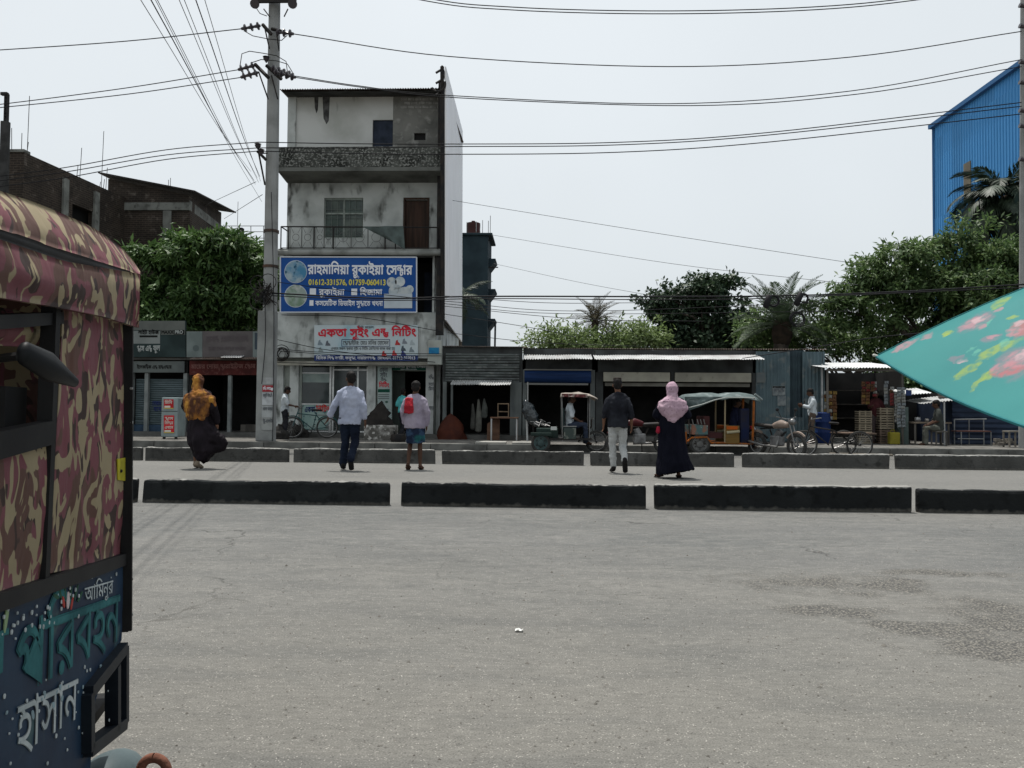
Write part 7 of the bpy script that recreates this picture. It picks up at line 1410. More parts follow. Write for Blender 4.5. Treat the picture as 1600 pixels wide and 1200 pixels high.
simple('shopkeeper in dark red shirt standing among crates in the snack shop', 1369, 1.6, stand(elR=(.22, .1, 1.15), wrR=(.2, .3, 1.2)), SY-.35, PZ, R(170), skin_d, M('maroon_shirt', (.07, .022, .025), (.05, .016, .018), scale=4), M('grey_lungi_cloth', (.09, .07, .07)))
# seated figures
def seat_pose(hz=.55, fw=.42, **kw):
    J = stand(pelvis=(0, 0, hz+.08), waist=(0, .0, hz+.25), chest=(0, .02, hz+.47), neck=(0, .03, hz+.61), head=(0, .07, hz+.75), shL=(-.185, .02, hz+.54), shR=(.185, .02, hz+.54), elL=(-.23, .06, hz+.28), elR=(.23, .06, hz+.28), wrL=(-.12, .28, hz+.16), wrR=(.12, .28, hz+.16),
              hipL=(-.09, .03, hz+.06), hipR=(.09, .03, hz+.06), knL=(-.11, fw, hz+.07), knR=(.11, fw, hz+.07), anL=(-.11, fw+.02, hz-.36), anR=(.11, fw+.02, hz-.36), toL=(-.12, fw+.17, hz-.41), toR=(.12, fw+.17, hz-.41)); J.update(kw); return J
simple('passenger in pale shirt sitting in the dark rickshaw', 889, 1.70, seat_pose(.66), VY2+.45, 0, R(-90), skin_d, wsh, M('blue_grey_trousers', (.035, .045, .07)), tilt=-.2, hem=.66)
simple('driver in dark blue shirt sitting in the orange battery rickshaw', 1148, 1.68, seat_pose(.60), VY+.55, 0, R(-90), skin_d, M('navy_shirt', (.015, .018, .04)), dkt, hem=.62)
sk_ = simple('man in grey shirt squatting on a stool at the tea stall', 1467, 1.70, seat_pose(.44, .34), SY-1.5, PZ, R(75), skin_d, M('dusty_grey_shirt', (.055, .06, .055), (.04, .043, .04), scale=4), M('grey_brown_lungi', (.11, .115, .10), (.08, .082, .07), scale=4), tilt=-.25, hem=.46)
ls = thing('wooden_stool', 'low stool under the man seated at the tea stall', 'stool', (ax(1467, SY-1.5, 690), SY-1.5, PZ))
MB().bbox(-.17, .17, -.17, .17, .385, .42, .008).build('seat', woodgrey, ls, world=False)
for sx in (-1, 1):
    for sy in (-1, 1): MB().box(sx*.14-.018, sx*.14+.018, sy*.14-.018, sy*.14+.018, 0, .385).build('leg', woodgrey, ls, world=False)
# ================================================================== THINGS STANDING ABOUT THE SHOPS
M = _Mb
# masonry block with a tarp-covered heap
c0 = gz(592, 691, PZ); by = 23.2
solo(MB().bbox(ax(568, by, 680), ax(617, by, 680), by, by+.55, PZ-.01, azz(664, by, 592), .03, .02, nx=5), 'masonry_block', M('limed_masonry', (.30, .29, .27), (.10, .095, .085), scale=4, lo=.42, hi=.56, col3=(.44, .43, .40), scale3=9, lo3=.56, hi3=.62, bump=.6), 'low broken masonry block with peeling lime before the building', 'block', (ax(592, by, 690), by, PZ))
hp = MB(); vs = []; cx, cz = ax(591, by+.3, 660), azz(664, by, 592)
for j in range(8):
    f = j/7; 
    for i in range(20): a = i/20*2*math.pi; r_ = .44*(1-f)**.9*(1+.38*noise.noise(Vector((math.cos(a)*2.2, math.sin(a)*2.2, j*.8)))); vs.append((cx+r_*math.cos(a)+.10*f, by+.28+r_*.6*math.sin(a), cz+.72*f**.85))
hp.add(vs, [(j*20+i, j*20+(i+1) % 20, (j+1)*20+(i+1) % 20, (j+1)*20+i) for j in range(7) for i in range(20)])
solo(hp, 'covered_heap', M('brown_tarp', (.026, .023, .021), (.018, .016, .015), scale=4, rough=.8, bump=.4, bscale=8), 'pointed heap under dark brown tarp on the masonry block', 'tarp heap', (cx, by+.28, cz), smooth=True)
st = thing('clay_stove', 'small black stove on the kerb behind the lilac-shirted man', 'stove', (ax(622, 22.4, 690), 22.4, PZ)); MB().lathe([(0, .0), (.2, 0), (.23, .08), (.2, .2), (.15, .22), (.14, .12), (0, .1)]).smart('bowl', black, st, world=False)
for k in range(3): a = k*2.1; MB().tube([(.15*math.cos(a), .15*math.sin(a), .2), (.19*math.cos(a), .19*math.sin(a), .30)], .02, 6).build('prong', black, st, world=False)
# red-brown tarp heap by shop A
hp = MB(); vs = []; cx, yy = ax(703, 24.0, 670), 24.0
for j in range(8):
    f = j/7
    for i in range(20): a = i/20*2*math.pi; r_ = .46*(1-f**1.5)**.7*(1+.32*noise.noise(Vector((math.cos(a)*2.4, math.sin(a)*2.4, 3+j*.8)))); vs.append((cx+r_*math.cos(a)-.05*f, yy+.6+r_*.7*math.sin(a), PZ+.8*f))
hp.add(vs, [(j*20+i, j*20+(i+1) % 20, (j+1)*20+(i+1) % 20, (j+1)*20+i) for j in range(7) for i in range(20)])
solo(hp, 'covered_heap', M('rust_red_tarp', (.075, .022, .013), (.05, .016, .011), scale=3, rough=.7, bump=.4, bscale=8), 'rust-red tarpaulin heap in front of the old tin shop', 'tarp heap', (cx, yy+.6, PZ), smooth=True)
# hanging sacks in shop A
for k, (a, b, u, v, c) in enumerate(((735, 742, 632, 668, (.10, .10, .09)), (743, 752, 625, 672, (.17, .17, .15)), (752, 761, 624, 650, (.12, .13, .12)))):
    p0 = at(a, u, SY+.25); p1 = at(b, v, SY+.25); mb = MB().limb([((p0[0]+p1[0])/2, SY+.25, p0[2]), ((p0[0]+p1[0])/2+.02, SY+.25, (p0[2]+p1[2])/2), ((p0[0]+p1[0])/2, SY+.25, p1[2])], [(.03, .03), ((p1[0]-p0[0])*.5, .07), ((p1[0]-p0[0])*.55, .08)], 12, hint=(1, 0, 0))
    solo(mb, 'hanging_sack', M(f'sack{k}', c, tuple(x*.6 for x in c), scale=5, bump=.3), ('dark narrow sack at the left inside the tin shop', 'longest pale sack hanging inside the tin shop', 'short grey sack hanging at the right inside the tin shop')[k], 'sack', ((p0[0]+p1[0])/2, SY+.25, p1[2]), smooth=True)
# table and chair by shop A
tb = thing('wooden_table', 'plain wooden table with a chair on it outside the tin shop', 'table', (ax(788, 24.2, 690), 24.2, PZ)); wd = M('reddish_wood', (.13, .075, .05), (.09, .052, .036), scale=4, stretch=(.4, 2, 2))
MB().bbox(-.42, .42, -.3, .3, .66, .70, .008).build('top', wd, tb, world=False)
for sx in (-1, 1):
    for sy in (-1, 1): MB().box(sx*.38-.022, sx*.38+.022, sy*.26-.022, sy*.26+.022, 0, .66).build('leg', galv if sy < 0 else wd, tb, world=False)
ch = thing('wooden_chair', 'small upturned wooden frame chair standing on the table', 'chair', (ax(786, 24.25, 660), 24.3, PZ+.70))
for sx in (-1, 1): MB().box(sx*.16-.014, sx*.16+.014, -.02, .02, 0, .42).build('post', M('pale_wood', (.22, .16, .11), (.16, .12, .08), scale=5), ch, world=False)
for z in (.15, .39): MB().box(-.146, .146, -.014, .014, z, z+.03).build('rail', _M['pale_wood'], ch, world=False)
MB().box(-.17, .17, -.15, .15, .0, .02).build('seat', _M['pale_wood'], ch, world=False)
bg_ = thing('wooden_board', 'brown plywood board propped beside the table', 'board', (ax(770, 24.1, 690), 24.1, PZ)); MB().prism([(-.18, 0, 0), (.2, 0, 0), (.2, .12, .62), (.1, .12, .68), (-.18, .12, .5)], (0, .02, 0)).build('panel', wd, bg_, world=False)
# wrapped bundle on a post
bd = thing('wrapped_bundle', 'dark plastic-wrapped bundle leaning on a post before the blue-shutter shop', 'bundle', (ax(827, 23.6, 690), 23.6, PZ))
q = lambda px, py: at(px, py, 23.6)-np.array([ax(827, 23.6, 690), 23.6, PZ])
mb = MB().limb([q(822, 628), q(825, 640), q(832, 654), q(838, 663)], [(.08, .1), (.2, .18), (.2, .18), (.1, .12)], 16, hint=(1, 0, 0)); fuse(mb, 'bundle', M('black_plastic', (.02, .026, .03), (.04, .048, .052), scale=5, rough=.25, spec=.5), bd, .02, 2, .03, 8, 3)
MB().tube([q(824, 690), q(823, 655), q(822, 632)], .03, 6).build('post', galv, bd, world=False); MB().tube([q(833, 689)*[1, 1, 0], q(833, 662)], .02, 6).build('post', black, bd, world=False)
# blue drum behind the man with the phone
bm = thing('plastic_drum', 'blue plastic drum beside the man with the phone', 'drum', (ax(1286, 24.3, 680), 24.3, PZ)); MB().lathe([(0, .0), (.2, 0), (.22, .04), (.215, .3), (.23, .33), (.215, .36), (.215, .62), (.23, .65), (.215, .68), (.2, .9), (.12, .93), (0, .93)], (0, 0, 0), 20).smart('drum', M('blue_plastic', (.012, .028, .10), (.009, .02, .075), scale=3, rough=.45), bm, world=False)
MB().lathe([(.05, .93), (.05, .97), (0, .97)], (.08, 0, 0), 12).build('cap', black, bm, world=False)
# sack and rubble pile
mb = MB(); rr = random.Random(4)
for k in range(14): mb.bbox(*(lambda x, y, z, s: (x-s, x+s, y-s, y+s, z, z+s*1.3))(ax(1567, 23.0, 700)+rr.uniform(-.2, .2), 23+rr.uniform(-.12, .12), PZ+rr.uniform(0, .16), rr.uniform(.03, .08)), .012, .01)
o_ = mb.build('rubble', M('rubble_stone', (.22, .2, .17), (.12, .11, .1), scale=6)); o_['kind'] = 'stuff'; o_['label'] = 'small pile of broken stones below the turquoise umbrella'; o_['category'] = 'rubble'
pl = gz(1240, 702)
for k, (px, py, L, a) in enumerate(((1345, 698, 1.5, -.25), (1170, 703, .5, .9))):
    p = at(px, 700, 20.9 if k == 0 else 19.6); t = thing('wooden_plank', ('pale plank lying on the road behind the tricycle van', 'short plank stub propped by the orange rickshaw wheel')[k], 'plank', (p[0], p[1], 0), a); MB().bbox(-L/2, L/2, -.08, .08, .002, .05, .008, .004).build('board', M('pale_plank', (.26, .23, .19), (.18, .16, .13), scale=4, stretch=(.3, 2, 2)), t, world=False)
# sunlit cement slabs on the kerb edge before shop A
for k, (a, b) in enumerate(((742, 790), (800, 838))):
    t = thing('cement_slab', ('sunlit cement slab on the kerb before the wooden table', 'second cement slab on the kerb beside the rickshaw wheel')[k], 'slab', (ax(a, KY-.05, 693), KY+.02, PZ+.012)); MB().bbox(0, ax(b, KY, 693)-ax(a, KY, 693), -.1, .5, 0, .05, .012, .008).build('slab', M('pale_cement', (.34, .33, .30), (.24, .235, .22), scale=3, bump=.3), t, world=False)
# dark sacks by the bicycle, tangle of cable on the pole
for k, (px, w, h_, yy) in enumerate(((437, .26, .34, 23.3), (456, .30, .42, 24.6), (470, .24, .30, 24.7))):
    t = thing('sack', ('slumped dark sack at the pole foot beside the standing man', 'larger dark sack behind the teal bicycle front wheel', 'small dark sack under the shop window')[k], 'sack', (ax(px, yy, 680), yy, PZ)); mb = MB().limb([(0, 0, .04), (.02, 0, h_*.5), (0, 0, h_)], [(w, w*.7), (w*1.05, w*.75), (w*.4, w*.35)], 14, hint=(1, 0, 0)); fuse(mb, 'body', M('sack_dark', (.025, .024, .023), (.04, .038, .035), scale=5, bump=.3), t, .02, 2, .03, 7, k); MB().tube([(0, 0, h_), (.02, 0, h_+.1)], [.05, .08], 8).build('tied_neck', _M['sack_dark'], t, world=False)
rr = random.Random(9); mb = MB(); c = at(415, 458, PY-.3)
for k in range(14): mb.tube([c+np.array([rr.uniform(-.35, .3), rr.uniform(-.15, .1), rr.uniform(-.35, .35)]) for _ in range(5)], .012, 5)
for k in range(5): mb.torus(c+np.array([rr.uniform(-.2, .1), -.1, rr.uniform(-.3, .3)]), rr.uniform(.12, .25), .012, 1, 18, 5)
o_ = solo(mb, 'cable_tangle', black, 'black tangle of cables tied to the pole beside the blue signboard', 'cable tangle', tuple(c))
for k, (a, b) in enumerate((((424, 300), (426, 690)), ((414, 470), (409, 600)))): wire([at(*a, PY-.3), at((a[0]+b[0])/2+3, (a[1]+b[1])/2, PY-.32), at(*b, PY-.31)], .011, ('cable running down the right side of the pole', 'short slanting cable on the left of the pole sleeve')[k], grp='cables on the pole')
# ================================================================== FOREGROUND: camouflage three-wheeler, umbrella
fA, fB = at(206, 640, 2.42), at(0, 640, 1.42); ev = (fA-fB); ev[2] = 0; ev /= np.linalg.norm(ev); fn_ = np.array([ev[1], -ev[0], 0])
if fn_[0] < 0: fn_ = -fn_
sp = lambda px, py, off=0.0: onp(px, py, fA+fn_*off, fn_)
def camo_mat():
    m = bpy.data.materials.new('camouflage_canvas'); m.use_nodes = True; t = m.node_tree; n = t.nodes; L = t.links; b = n['Principled BSDF']
    tc = n.new('ShaderNodeTexCoord')
    def nz(s, loc, dist, st=(1, 1, .72)):
        mp = n.new('ShaderNodeMapping'); mp.inputs['Location'].default_value = loc; mp.inputs['Scale'].default_value = st; L.new(tc.outputs['Object'], mp.inputs[0]); x = n.new('ShaderNodeTexNoise'); x.inputs['Scale'].default_value = s; x.inputs['Detail'].default_value = 1.6; x.inputs['Distortion'].default_value = dist; L.new(mp.outputs[0], x.inputs['Vector']); return x.outputs['Fac']
    def step(f, a, w=.012):
        r = n.new('ShaderNodeMapRange'); r.inputs[1].default_value = a; r.inputs[2].default_value = a+w; L.new(f, r.inputs[0]); return r.outputs[0]
    def mix(f, a, c):
        x = n.new('ShaderNodeMixRGB'); L.new(f, x.inputs[0])
        for k, q in ((1, a), (2, c)):
            if isinstance(q, tuple): x.inputs[k].default_value = (*q, 1)
            else: L.new(q, x.inputs[k])
        return x.outputs[0]
    c = mix(step(nz(8.5, (0, 0, 0), .6), .52), (.145, .052, .062), (.095, .05, .04)); c = mix(step(nz(11.5, (5, 2, 1), .9), .57), c, (.04, .025, .022)); c = mix(step(nz(10, (9, 7, 3), 1.7), .535), c, (.255, .21, .13))
    c2 = n.new('ShaderNodeMixRGB'); c2.blend_type = 'OVERLAY'; c2.inputs[0].default_value = .25; L.new(c, c2.inputs[1]); L.new(nz(3, (1, 1, 1), 0), c2.inputs[2]); L.new(c2.outputs[0], b.inputs['Base Color']); b.inputs['Roughness'].default_value = .65; b.inputs['Specular IOR Level'].default_value = .15
    bp = n.new('ShaderNodeBump'); bp.inputs['Strength'].default_value = .35; bp.inputs['Distance'].default_value = .02; L.new(nz(14, (3, 3, 3), .8, (1, 1, .4)), bp.inputs['Height']); L.new(bp.outputs[0], b.inputs['Normal']); return m
camo = camo_mat(); blk_band = M('black_rexine', (.012, .012, .013), (.02, .02, .02), scale=6, rough=.6, spec=.12)
blue_p = M('painted_blue_panel', (.010, .022, .045), (.015, .035, .065), scale=5, lo=.4, hi=.65, col3=(.04, .075, .085), scale3=8, lo3=.62, hi3=.72, rough=.55)
fr_root = fA-ev*.7-fn_*.55
cng = thing('three_wheeler', 'camouflage canvas-covered three-wheeler with painted blue panel in the left foreground', 'three-wheeler', (fr_root[0], fr_root[1], 0.0))
def interp(pl, t):
    d = [0]
    for a, b in zip(pl, pl[1:]): d.append(d[-1]+math.dist(a, b))
    s = t*d[-1]
    for i in range(len(pl)-1):
        if s <= d[i+1]+1e-9: u = (s-d[i])/max(1e-9, d[i+1]-d[i]); return (pl[i][0]*(1-u)+pl[i+1][0]*u, pl[i][1]*(1-u)+pl[i+1][1]*u)
    return pl[-1]
def patch(top, bot, name, mat, off=0.0, bulge=.0, wrinkle=.0, nu=26, nv=8, thick=.012, lean=0.0, seed=0, parent=None, label=None):
    """canvas panel on the vehicle's side between two traced edges"""
    vs = []
    for j in range(nv+1):
        v = j/nv
        for i in range(nu+1):
            u = i/nu; a, b = interp(top, u), interp(bot, u); px, py = a[0]*(1-v)+b[0]*v, a[1]*(1-v)+b[1]*v
            w = off+bulge*math.sin(math.pi*v)+lean*(1-v)+wrinkle*(noise.noise(Vector((u*7, v*2.2, seed)))+.5*noise.noise(Vector((u*17, v*5, seed+4)))); vs.append(sp(px, py, w))
    fs = [(j*(nu+1)+i, j*(nu+1)+i+1, (j+1)*(nu+1)+i+1, (j+1)*(nu+1)+i) for j in range(nv) for i in range(nu)]; b = len(vs); vs += [p-fn_*thick for p in vs]; fs += [tuple(b+q for q in f[::-1]) for f in fs]
    ring = list(range(nu+1))+[j*(nu+1)+nu for j in range(1, nv+1)]+[nv*(nu+1)+i for i in range(nu-1, -1, -1)]+[j*(nu+1) for j in range(nv-1, 0, -1)]; fs += [(ring[k], ring[(k+1) % len(ring)], b+ring[(k+1) % len(ring)], b+ring[k]) for k in range(len(ring))]
    return MB().add(vs, fs).build(name, mat, parent or cng, smooth=True, label=label)
LX = -260
topedge = [(LX, 225), (-60, 282), (0, 298), (60, 318), (140, 352), (190, 385), (212, 412), (219, 424)]
patch(topedge, [(LX, 300), (-60, 345), (0, 358), (100, 392), (205, 424), (219, 432)], 'roof_side_canvas', camo, .03, .012, .006, lean=-.05, seed=1)
patch([(LX, 298), (0, 356), (100, 391), (204, 423)], [(LX, 326), (0, 377), (100, 411), (206, 440)], 'black_band', blk_band, .028, .004, .003, nv=3, seed=2)
patch([(LX, 322), (0, 374), (100, 408), (219, 428)], [(LX, 440), (0, 465), (100, 482), (160, 494), (217, 512)], 'valance', camo, .036, .012, .009, seed=3)
patch([(98, 484), (150, 494), (196, 502)], [(77, 896), (130, 885), (193, 868)], 'rear_side_canvas', camo, .0, .006, .007, seed=5, nv=20)
patch([(LX, 760), (0, 697), (76, 689)], [(LX, 1010), (0, 926), (74, 912)], 'lower_side_canvas', camo, .0, .006, .006, seed=6)
patch([(LX, 455), (0, 480), (95, 500)], [(LX, 560), (0, 540), (92, 545)], 'rolled_curtain', camo, -.05, .02, .012, seed=7)
def bar(a, b, w, name, mat=None, off=0.01, d=.03):
    """flat bar of the frame between two traced points (w in metres)"""
    A, B = sp(*a, off), sp(*b, off); t = B-A; t /= np.linalg.norm(t); s = np.cross(t, fn_); s /= np.linalg.norm(s)
    return MB().prism([A-s*w/2, A+s*w/2, B+s*w/2, B-s*w/2], -fn_*d).build(name, mat or blk_band, cng)
bar((92, 478), (84, 690), .030, 'post', off=.012); bar((84, 688), (74, 915), .028, 'post', off=.012); bar((LX, 520), (100, 497), .026, 'window_rail', off=.006); bar((LX, 760), (84, 676), .050, 'window_sill', off=.014); bar((LX, 1032), (198, 874), .034, 'waist_rail', off=.016)
bar((205, 505), (202, 985), .030, 'corner_post', off=.018); bar((208, 505), (206, 985), .012, 'post_trim', off=.03)
patch([(LX, 1030), (0, 935), (196, 880)], [(LX, 1420), (0, 1300), (140, 1215), (150, 1085), (190, 1000)], 'painted_panel', blue_p, .006, 0, .002, nv=14, seed=9)
for k, py in enumerate((607, 660, 730, 820, 905, 960)): c = sp(205, py, .026); MB().ell(c, (.006, .006, .006), 8, 6).build('rivet', chrome, cng)
c = sp(195, 735, .02); MB().prism([sp(184, 717, .012), sp(203, 714, .012), sp(202, 752, .012), sp(185, 750, .012)], -fn_*.003).build('yellow_sticker', M('sticker_yellow', (.42, .38, .03), (.3, .27, .03), scale=20), cng); MB().ell(sp(189, 736, .013), (.005, .005, .005), 8, 6).build('sticker_dot', blk_band, cng)
# rear guard with a gap
gd = MB()
for a, b in (((146, 1082), (200, 1012)), ((200, 1012), (200, 1130)), ((200, 1130), (146, 1172)), ((146, 1172), (146, 1082)), ((187, 1040), (187, 1140))):
    A, B = sp(*a, .03), sp(*b, .03); t = (B-A)/np.linalg.norm(B-A); s = np.cross(t, fn_); gd.prism([A-s*.016, A+s*.016, B+s*.016, B-s*.016], -fn_*.035)
gd.build('rear_guard', M('guard_navy', (.008, .011, .016), (.013, .018, .024), scale=6, rough=.5), cng)
# roof, rear end, far side, floor
S_ = [sp(*p, -.02) for p in topedge]; nW = 8; W_ = 1.12; vs = []
for i, p in enumerate(S_):
    for k in range(nW+1): w = k/nW; vs.append(p-fn_*W_*w+np.array([0, 0, .085*math.sin(math.pi*w)*(1 if i < len(S_)-3 else .3)-.004]))
MB().add(vs, [(i*(nW+1)+k, i*(nW+1)+k+1, (i+1)*(nW+1)+k+1, (i+1)*(nW+1)+k) for i in range(len(S_)-1) for k in range(nW)]).build('roof_canvas', camo, cng, smooth=True)
zt_, zb_ = sp(215, 430)[2], sp(195, 1000)[2]; cA = fA+ev*.0
MB().prism([(*(cA-fn_*.03)[:2], zb_), (*(cA-fn_*.03)[:2], zt_), (*(cA-fn_*1.1)[:2], zt_), (*(cA-fn_*1.1)[:2], zb_)], -ev*.015).build('rear_canvas', camo, cng)
fz = sp(100, 690)[2]
bk0 = fB-ev*.7
for z0, z1 in ((.18, fz), (sp(100, 500)[2], zt_)): MB().prism([(*(cA-fn_*1.1)[:2], z0), (*(cA-fn_*1.1)[:2], z1), (*(bk0-fn_*1.1)[:2], z1), (*(bk0-fn_*1.1)[:2], z0)], -fn_*.02).build('far_side_canvas', camo, cng)
q0 = cA-ev*.75; MB().prism([(*(q0-fn_*.05)[:2], .3), (*(q0-fn_*.05)[:2], fz+.12), (*(q0-fn_*1.08)[:2], fz+.12), (*(q0-fn_*1.08)[:2], .3)], -ev*.12).build('seat_back', blk_band, cng)
MB().prism([(*(cA-fn_*.04)[:2], .2), (*(cA-fn_*1.08)[:2], .2), (*(bk0-fn_*1.08)[:2], .2), (*(bk0-fn_*.04)[:2], .2)], (0, 0, .03)).build('floor', blk_band, cng)
MB().limb([sp(38, 552, .10), sp(75, 572, .115), sp(116, 597, .12)], [(.020, .012), (.026, .013), (.010, .008)], 14, hint=(0, 0, 1)).build('wing_mirror', M('mirror_black', (.010, .011, .012), rough=.5, spec=.12), cng, smooth=True); MB().tube([sp(0, 560, .02), sp(40, 555, .09)], .008, 6).build('mirror_stem', blk_band, cng)
def fwheel(c):
    o = wheel(cng, (0, 0, 0), .22, .1, 0); o.location = c-np.array(cng.location); o.rotation_euler = (0, 0, math.atan2(ev[1], ev[0]))
fwheel(np.array([*(cA-ev*.42-fn_*.12)[:2], .22])); fwheel(np.array([*(cA-ev*.42-fn_*1.0)[:2], .22])); fwheel(np.array([*(bk0-fn_*.55)[:2], .22]))
mg = MB(); q = sp(170, 1200, -.02); vs = []
mg.ell(sp(172, 1222, -.03), (.09, .13, .085), 16, 10); mg.build('dust_guard', M('guard_grey_teal', (.085, .11, .115), (.06, .08, .085), scale=4, rough=.5), cng, smooth=True)
# lettering and painted ornament
tl = M('letter_teal_paint', (.04, .15, .16), (.022, .085, .095), scale=9); wl = M('letter_white_paint', (.42, .46, .47), (.30, .34, .35), scale=12)
lettering('পরিবহন', tl, cng, sp(26, 1092, .012), sp(187, 1000, .012), .205, out=fn_, bold=.018, lift=-.0035); lettering('হাসান', wl, cng, sp(28, 1182, .012), sp(122, 1122, .012), .15, out=fn_, bold=.006, lift=-.0035); lettering('আমিনুর', wl, cng, sp(134, 941, .012), sp(178, 926, .012), .055, out=fn_, bold=.006, lift=-.0035); lettering('র', tl, cng, sp(-38, 1075, .012), sp(14, 1046, .012), .12, out=fn_, bold=.018, lift=-.0035)
def dab(px, py, r, mat, name='painted_dot', n=9, sx=1.0, rot=0.0, off=.0105):
    c = sp(px, py, off); vs = []
    for k in range(n): a = 2*math.pi*k/n; x_, y_ = sx*math.cos(a), math.sin(a); x2, y2 = x_*math.cos(rot)-y_*math.sin(rot), x_*math.sin(rot)+y_*math.cos(rot); vs.append(c+ev*x2*r+np.array([0, 0, y2*r]))
    return MB().prism(vs, -fn_*.002).build(name, mat, cng)
rr = random.Random(6)
for k in range(95):
    px = rr.uniform(2, 186); py = (rr.uniform(905, 968) if k < 60 else rr.uniform(1040, 1180))-.34*(px-90)
    if not (128 < px < 182 and 895 < py < 950): dab(px, py+8, rr.uniform(.0022, .0055), wl)
for k in range(16): px = rr.uniform(10, 175); py = 1125-.5*px+rr.uniform(-8, 25); dab(px, py, rr.uniform(.003, .008), M('dab_pale_blue', (.20, .27, .30)), sx=rr.uniform(.6, 1.8), rot=rr.uniform(0, 3))
gl = M('painted_leaf_green', (.03, .075, .05)); 
for a in (-1.2, -.7, -.25, .25, .7, 1.2): dab(107+20*math.sin(a), 938-16*math.cos(a), .022, gl, 'painted_leaf', 10, .22, -a, .0102)
dab(107, 938, .020, M('painted_lotus', (.5, .42, .42)), 'painted_petal', 10, .5, 0, .0112); dab(100, 941, .016, M('painted_lotus_red', (.36, .06, .05)), 'painted_petal', 10, .4, .5, .0118); dab(113, 943, .015, _M['painted_lotus_red'], 'painted_petal', 10, .35, -.5, .0124)
for a in (-.9, -.3, .3): dab(4+24*math.sin(a), 985-24*math.cos(a), .032, M('painted_leaf_pale', (.22, .30, .17)), 'painted_leaf', 10, .25, -a, .0102)
p = gz(240, 1222); ring = MB().torus((p[0], p[1], .03), .04, .014, 1, 24, 10); solo(ring, 'iron_ring', M('rust_iron', (.17, .075, .05), (.11, .05, .035), scale=12, bump=.4), 'rusty iron ring standing on the road beside the three-wheeler', 'ring', (p[0], p[1], 0), smooth=True)
# ------------------------------------------------------------------ turquoise floral umbrella
T1, T2 = at(1370, 556, 1.5), at(1650, 680, 1.0); ch_ = T2-T1; Lc = np.linalg.norm(ch_); ch_ /= Lc; UR = Lc/(2*math.sin(math.pi/8)); mid = (T1+T2)/2
a_ = np.cross(ch_, [0, 0, 1.]); a_ /= np.linalg.norm(a_); b_ = np.cross(a_, ch_); best = None
def pj(p): v = np.array(p)-CAMP; return 800+F*(v@_r)/(v@_f), 600-F*(v@_u)/(v@_f)
HU = .55*UR
def canopy_pt(c, X_, Y_, n, s, ang, hh=None):
    w = (ang % (math.pi/4))/(math.pi/4); sagf = 4*w*(1-w); r_ = UR*s*(1-.055*sagf*s*s)*(math.cos(math.pi/8)/math.cos((w-.5)*math.pi/4)*.35+.65)
    return c+(X_*math.cos(ang)+Y_*math.sin(ang))*r_+n*(HU*(1-s**1.7)-.012*sagf*s)
ph = R(189); dv = a_*math.cos(ph)+b_*math.sin(ph); uc = mid+dv*UR*math.cos(math.pi/8); un = np.cross(ch_, dv); un = un if un[2] > 0 else -un; ux = (T1-uc)/np.linalg.norm(T1-uc)
uy = np.cross(un, ux)
if np.dot(T2-uc, uy) < 0: uy = -uy
NS, NA = 14, 64; vs = [canopy_pt(uc, ux, uy, un, max(.001, i/NS), 2*math.pi*k/NA) for i in range(NS+1) for k in range(NA)]
cloth_m = M('turquoise_cloth', (.05, .27, .265), (.04, .235, .235), scale=6, lo=.35, hi=.65, rough=.55, trans=.42, spec=.2, fine=.05, fscale=400)
foot = np.array([uc[0]-un[0]*.0, uc[1], 0.0]); um = thing('umbrella', 'turquoise umbrella with pink rose print at the right picture edge', 'umbrella', (uc[0], uc[1], 0.0))
cn = MB().add(vs, [(i*NA+k, i*NA+(k+1) % NA, (i+1)*NA+(k+1) % NA, (i+1)*NA+k) for i in range(NS) for k in range(NA)]).build('canopy', cloth_m, um, smooth=True)
for k in range(8): MB().tube([canopy_pt(uc, ux, uy, un, s, k*math.pi/4)+un*.0006 for s in np.linspace(.03, 1.0, 14)], .0011, 4).build('seam', M('hem_dark_teal', (.02, .12, .13)), um)
hem = MB().tube([canopy_pt(uc, ux, uy, un, 1.0, 2*math.pi*k/NA)-un*.002 for k in range(NA+1)], .0025, 5, False).build('hem', M('hem_dark_teal', (.02, .12, .13)), um)
for k in range(8):
    a = k*math.pi/4; MB().tube([canopy_pt(uc, ux, uy, un, s, a)-un*.006 for s in np.linspace(.03, 1.0, 12)], .0025, 5).build('rib', chrome, um); tip = canopy_pt(uc, ux, uy, un, 1.0, a); d = tip-uc; d /= np.linalg.norm(d)
    MB().limb([tip-d*.002, tip+d*.005], [.002, .0028], 8).build('rib_tip', M('tip_white', (.55, .55, .5)), um)
sh0 = uc+un*(HU+.05); MB().tube([sh0, uc-un*.35, np.array([uc[0]-un[0]*.8, uc[1]-un[1]*.8, .0])], .008, 8).build('shaft', chrome, um)
MB().lathe([(0, 0), (.16, 0), (.15, .06), (.03, .10), (0, .1)], tuple(np.array([uc[0]-un[0]*.8, uc[1]-un[1]*.8, 0])-np.array(um.location)), 20).build('stand', M('stand_cement', (.25, .25, .24)), um, world=False, smooth=True)
from mathutils.bvhtree import BVHTree
_bv = BVHTree.FromPolygons([Vector(v) for v in vs], [(i*NA+k, i*NA+(k+1) % NA, (i+1)*NA+(k+1) % NA, (i+1)*NA+k) for i in range(NS) for k in range(NA)])
def cloth_hit(px, py):
    h = _bv.ray_cast(Vector(CAMP), Vector(ray(px, py)).normalized()); return None if h[0] is None else (np.array(h[0]), np.array(h[1]))
PRINT = []                                                 # (centre, axis a / ra, axis b / rb, colour)
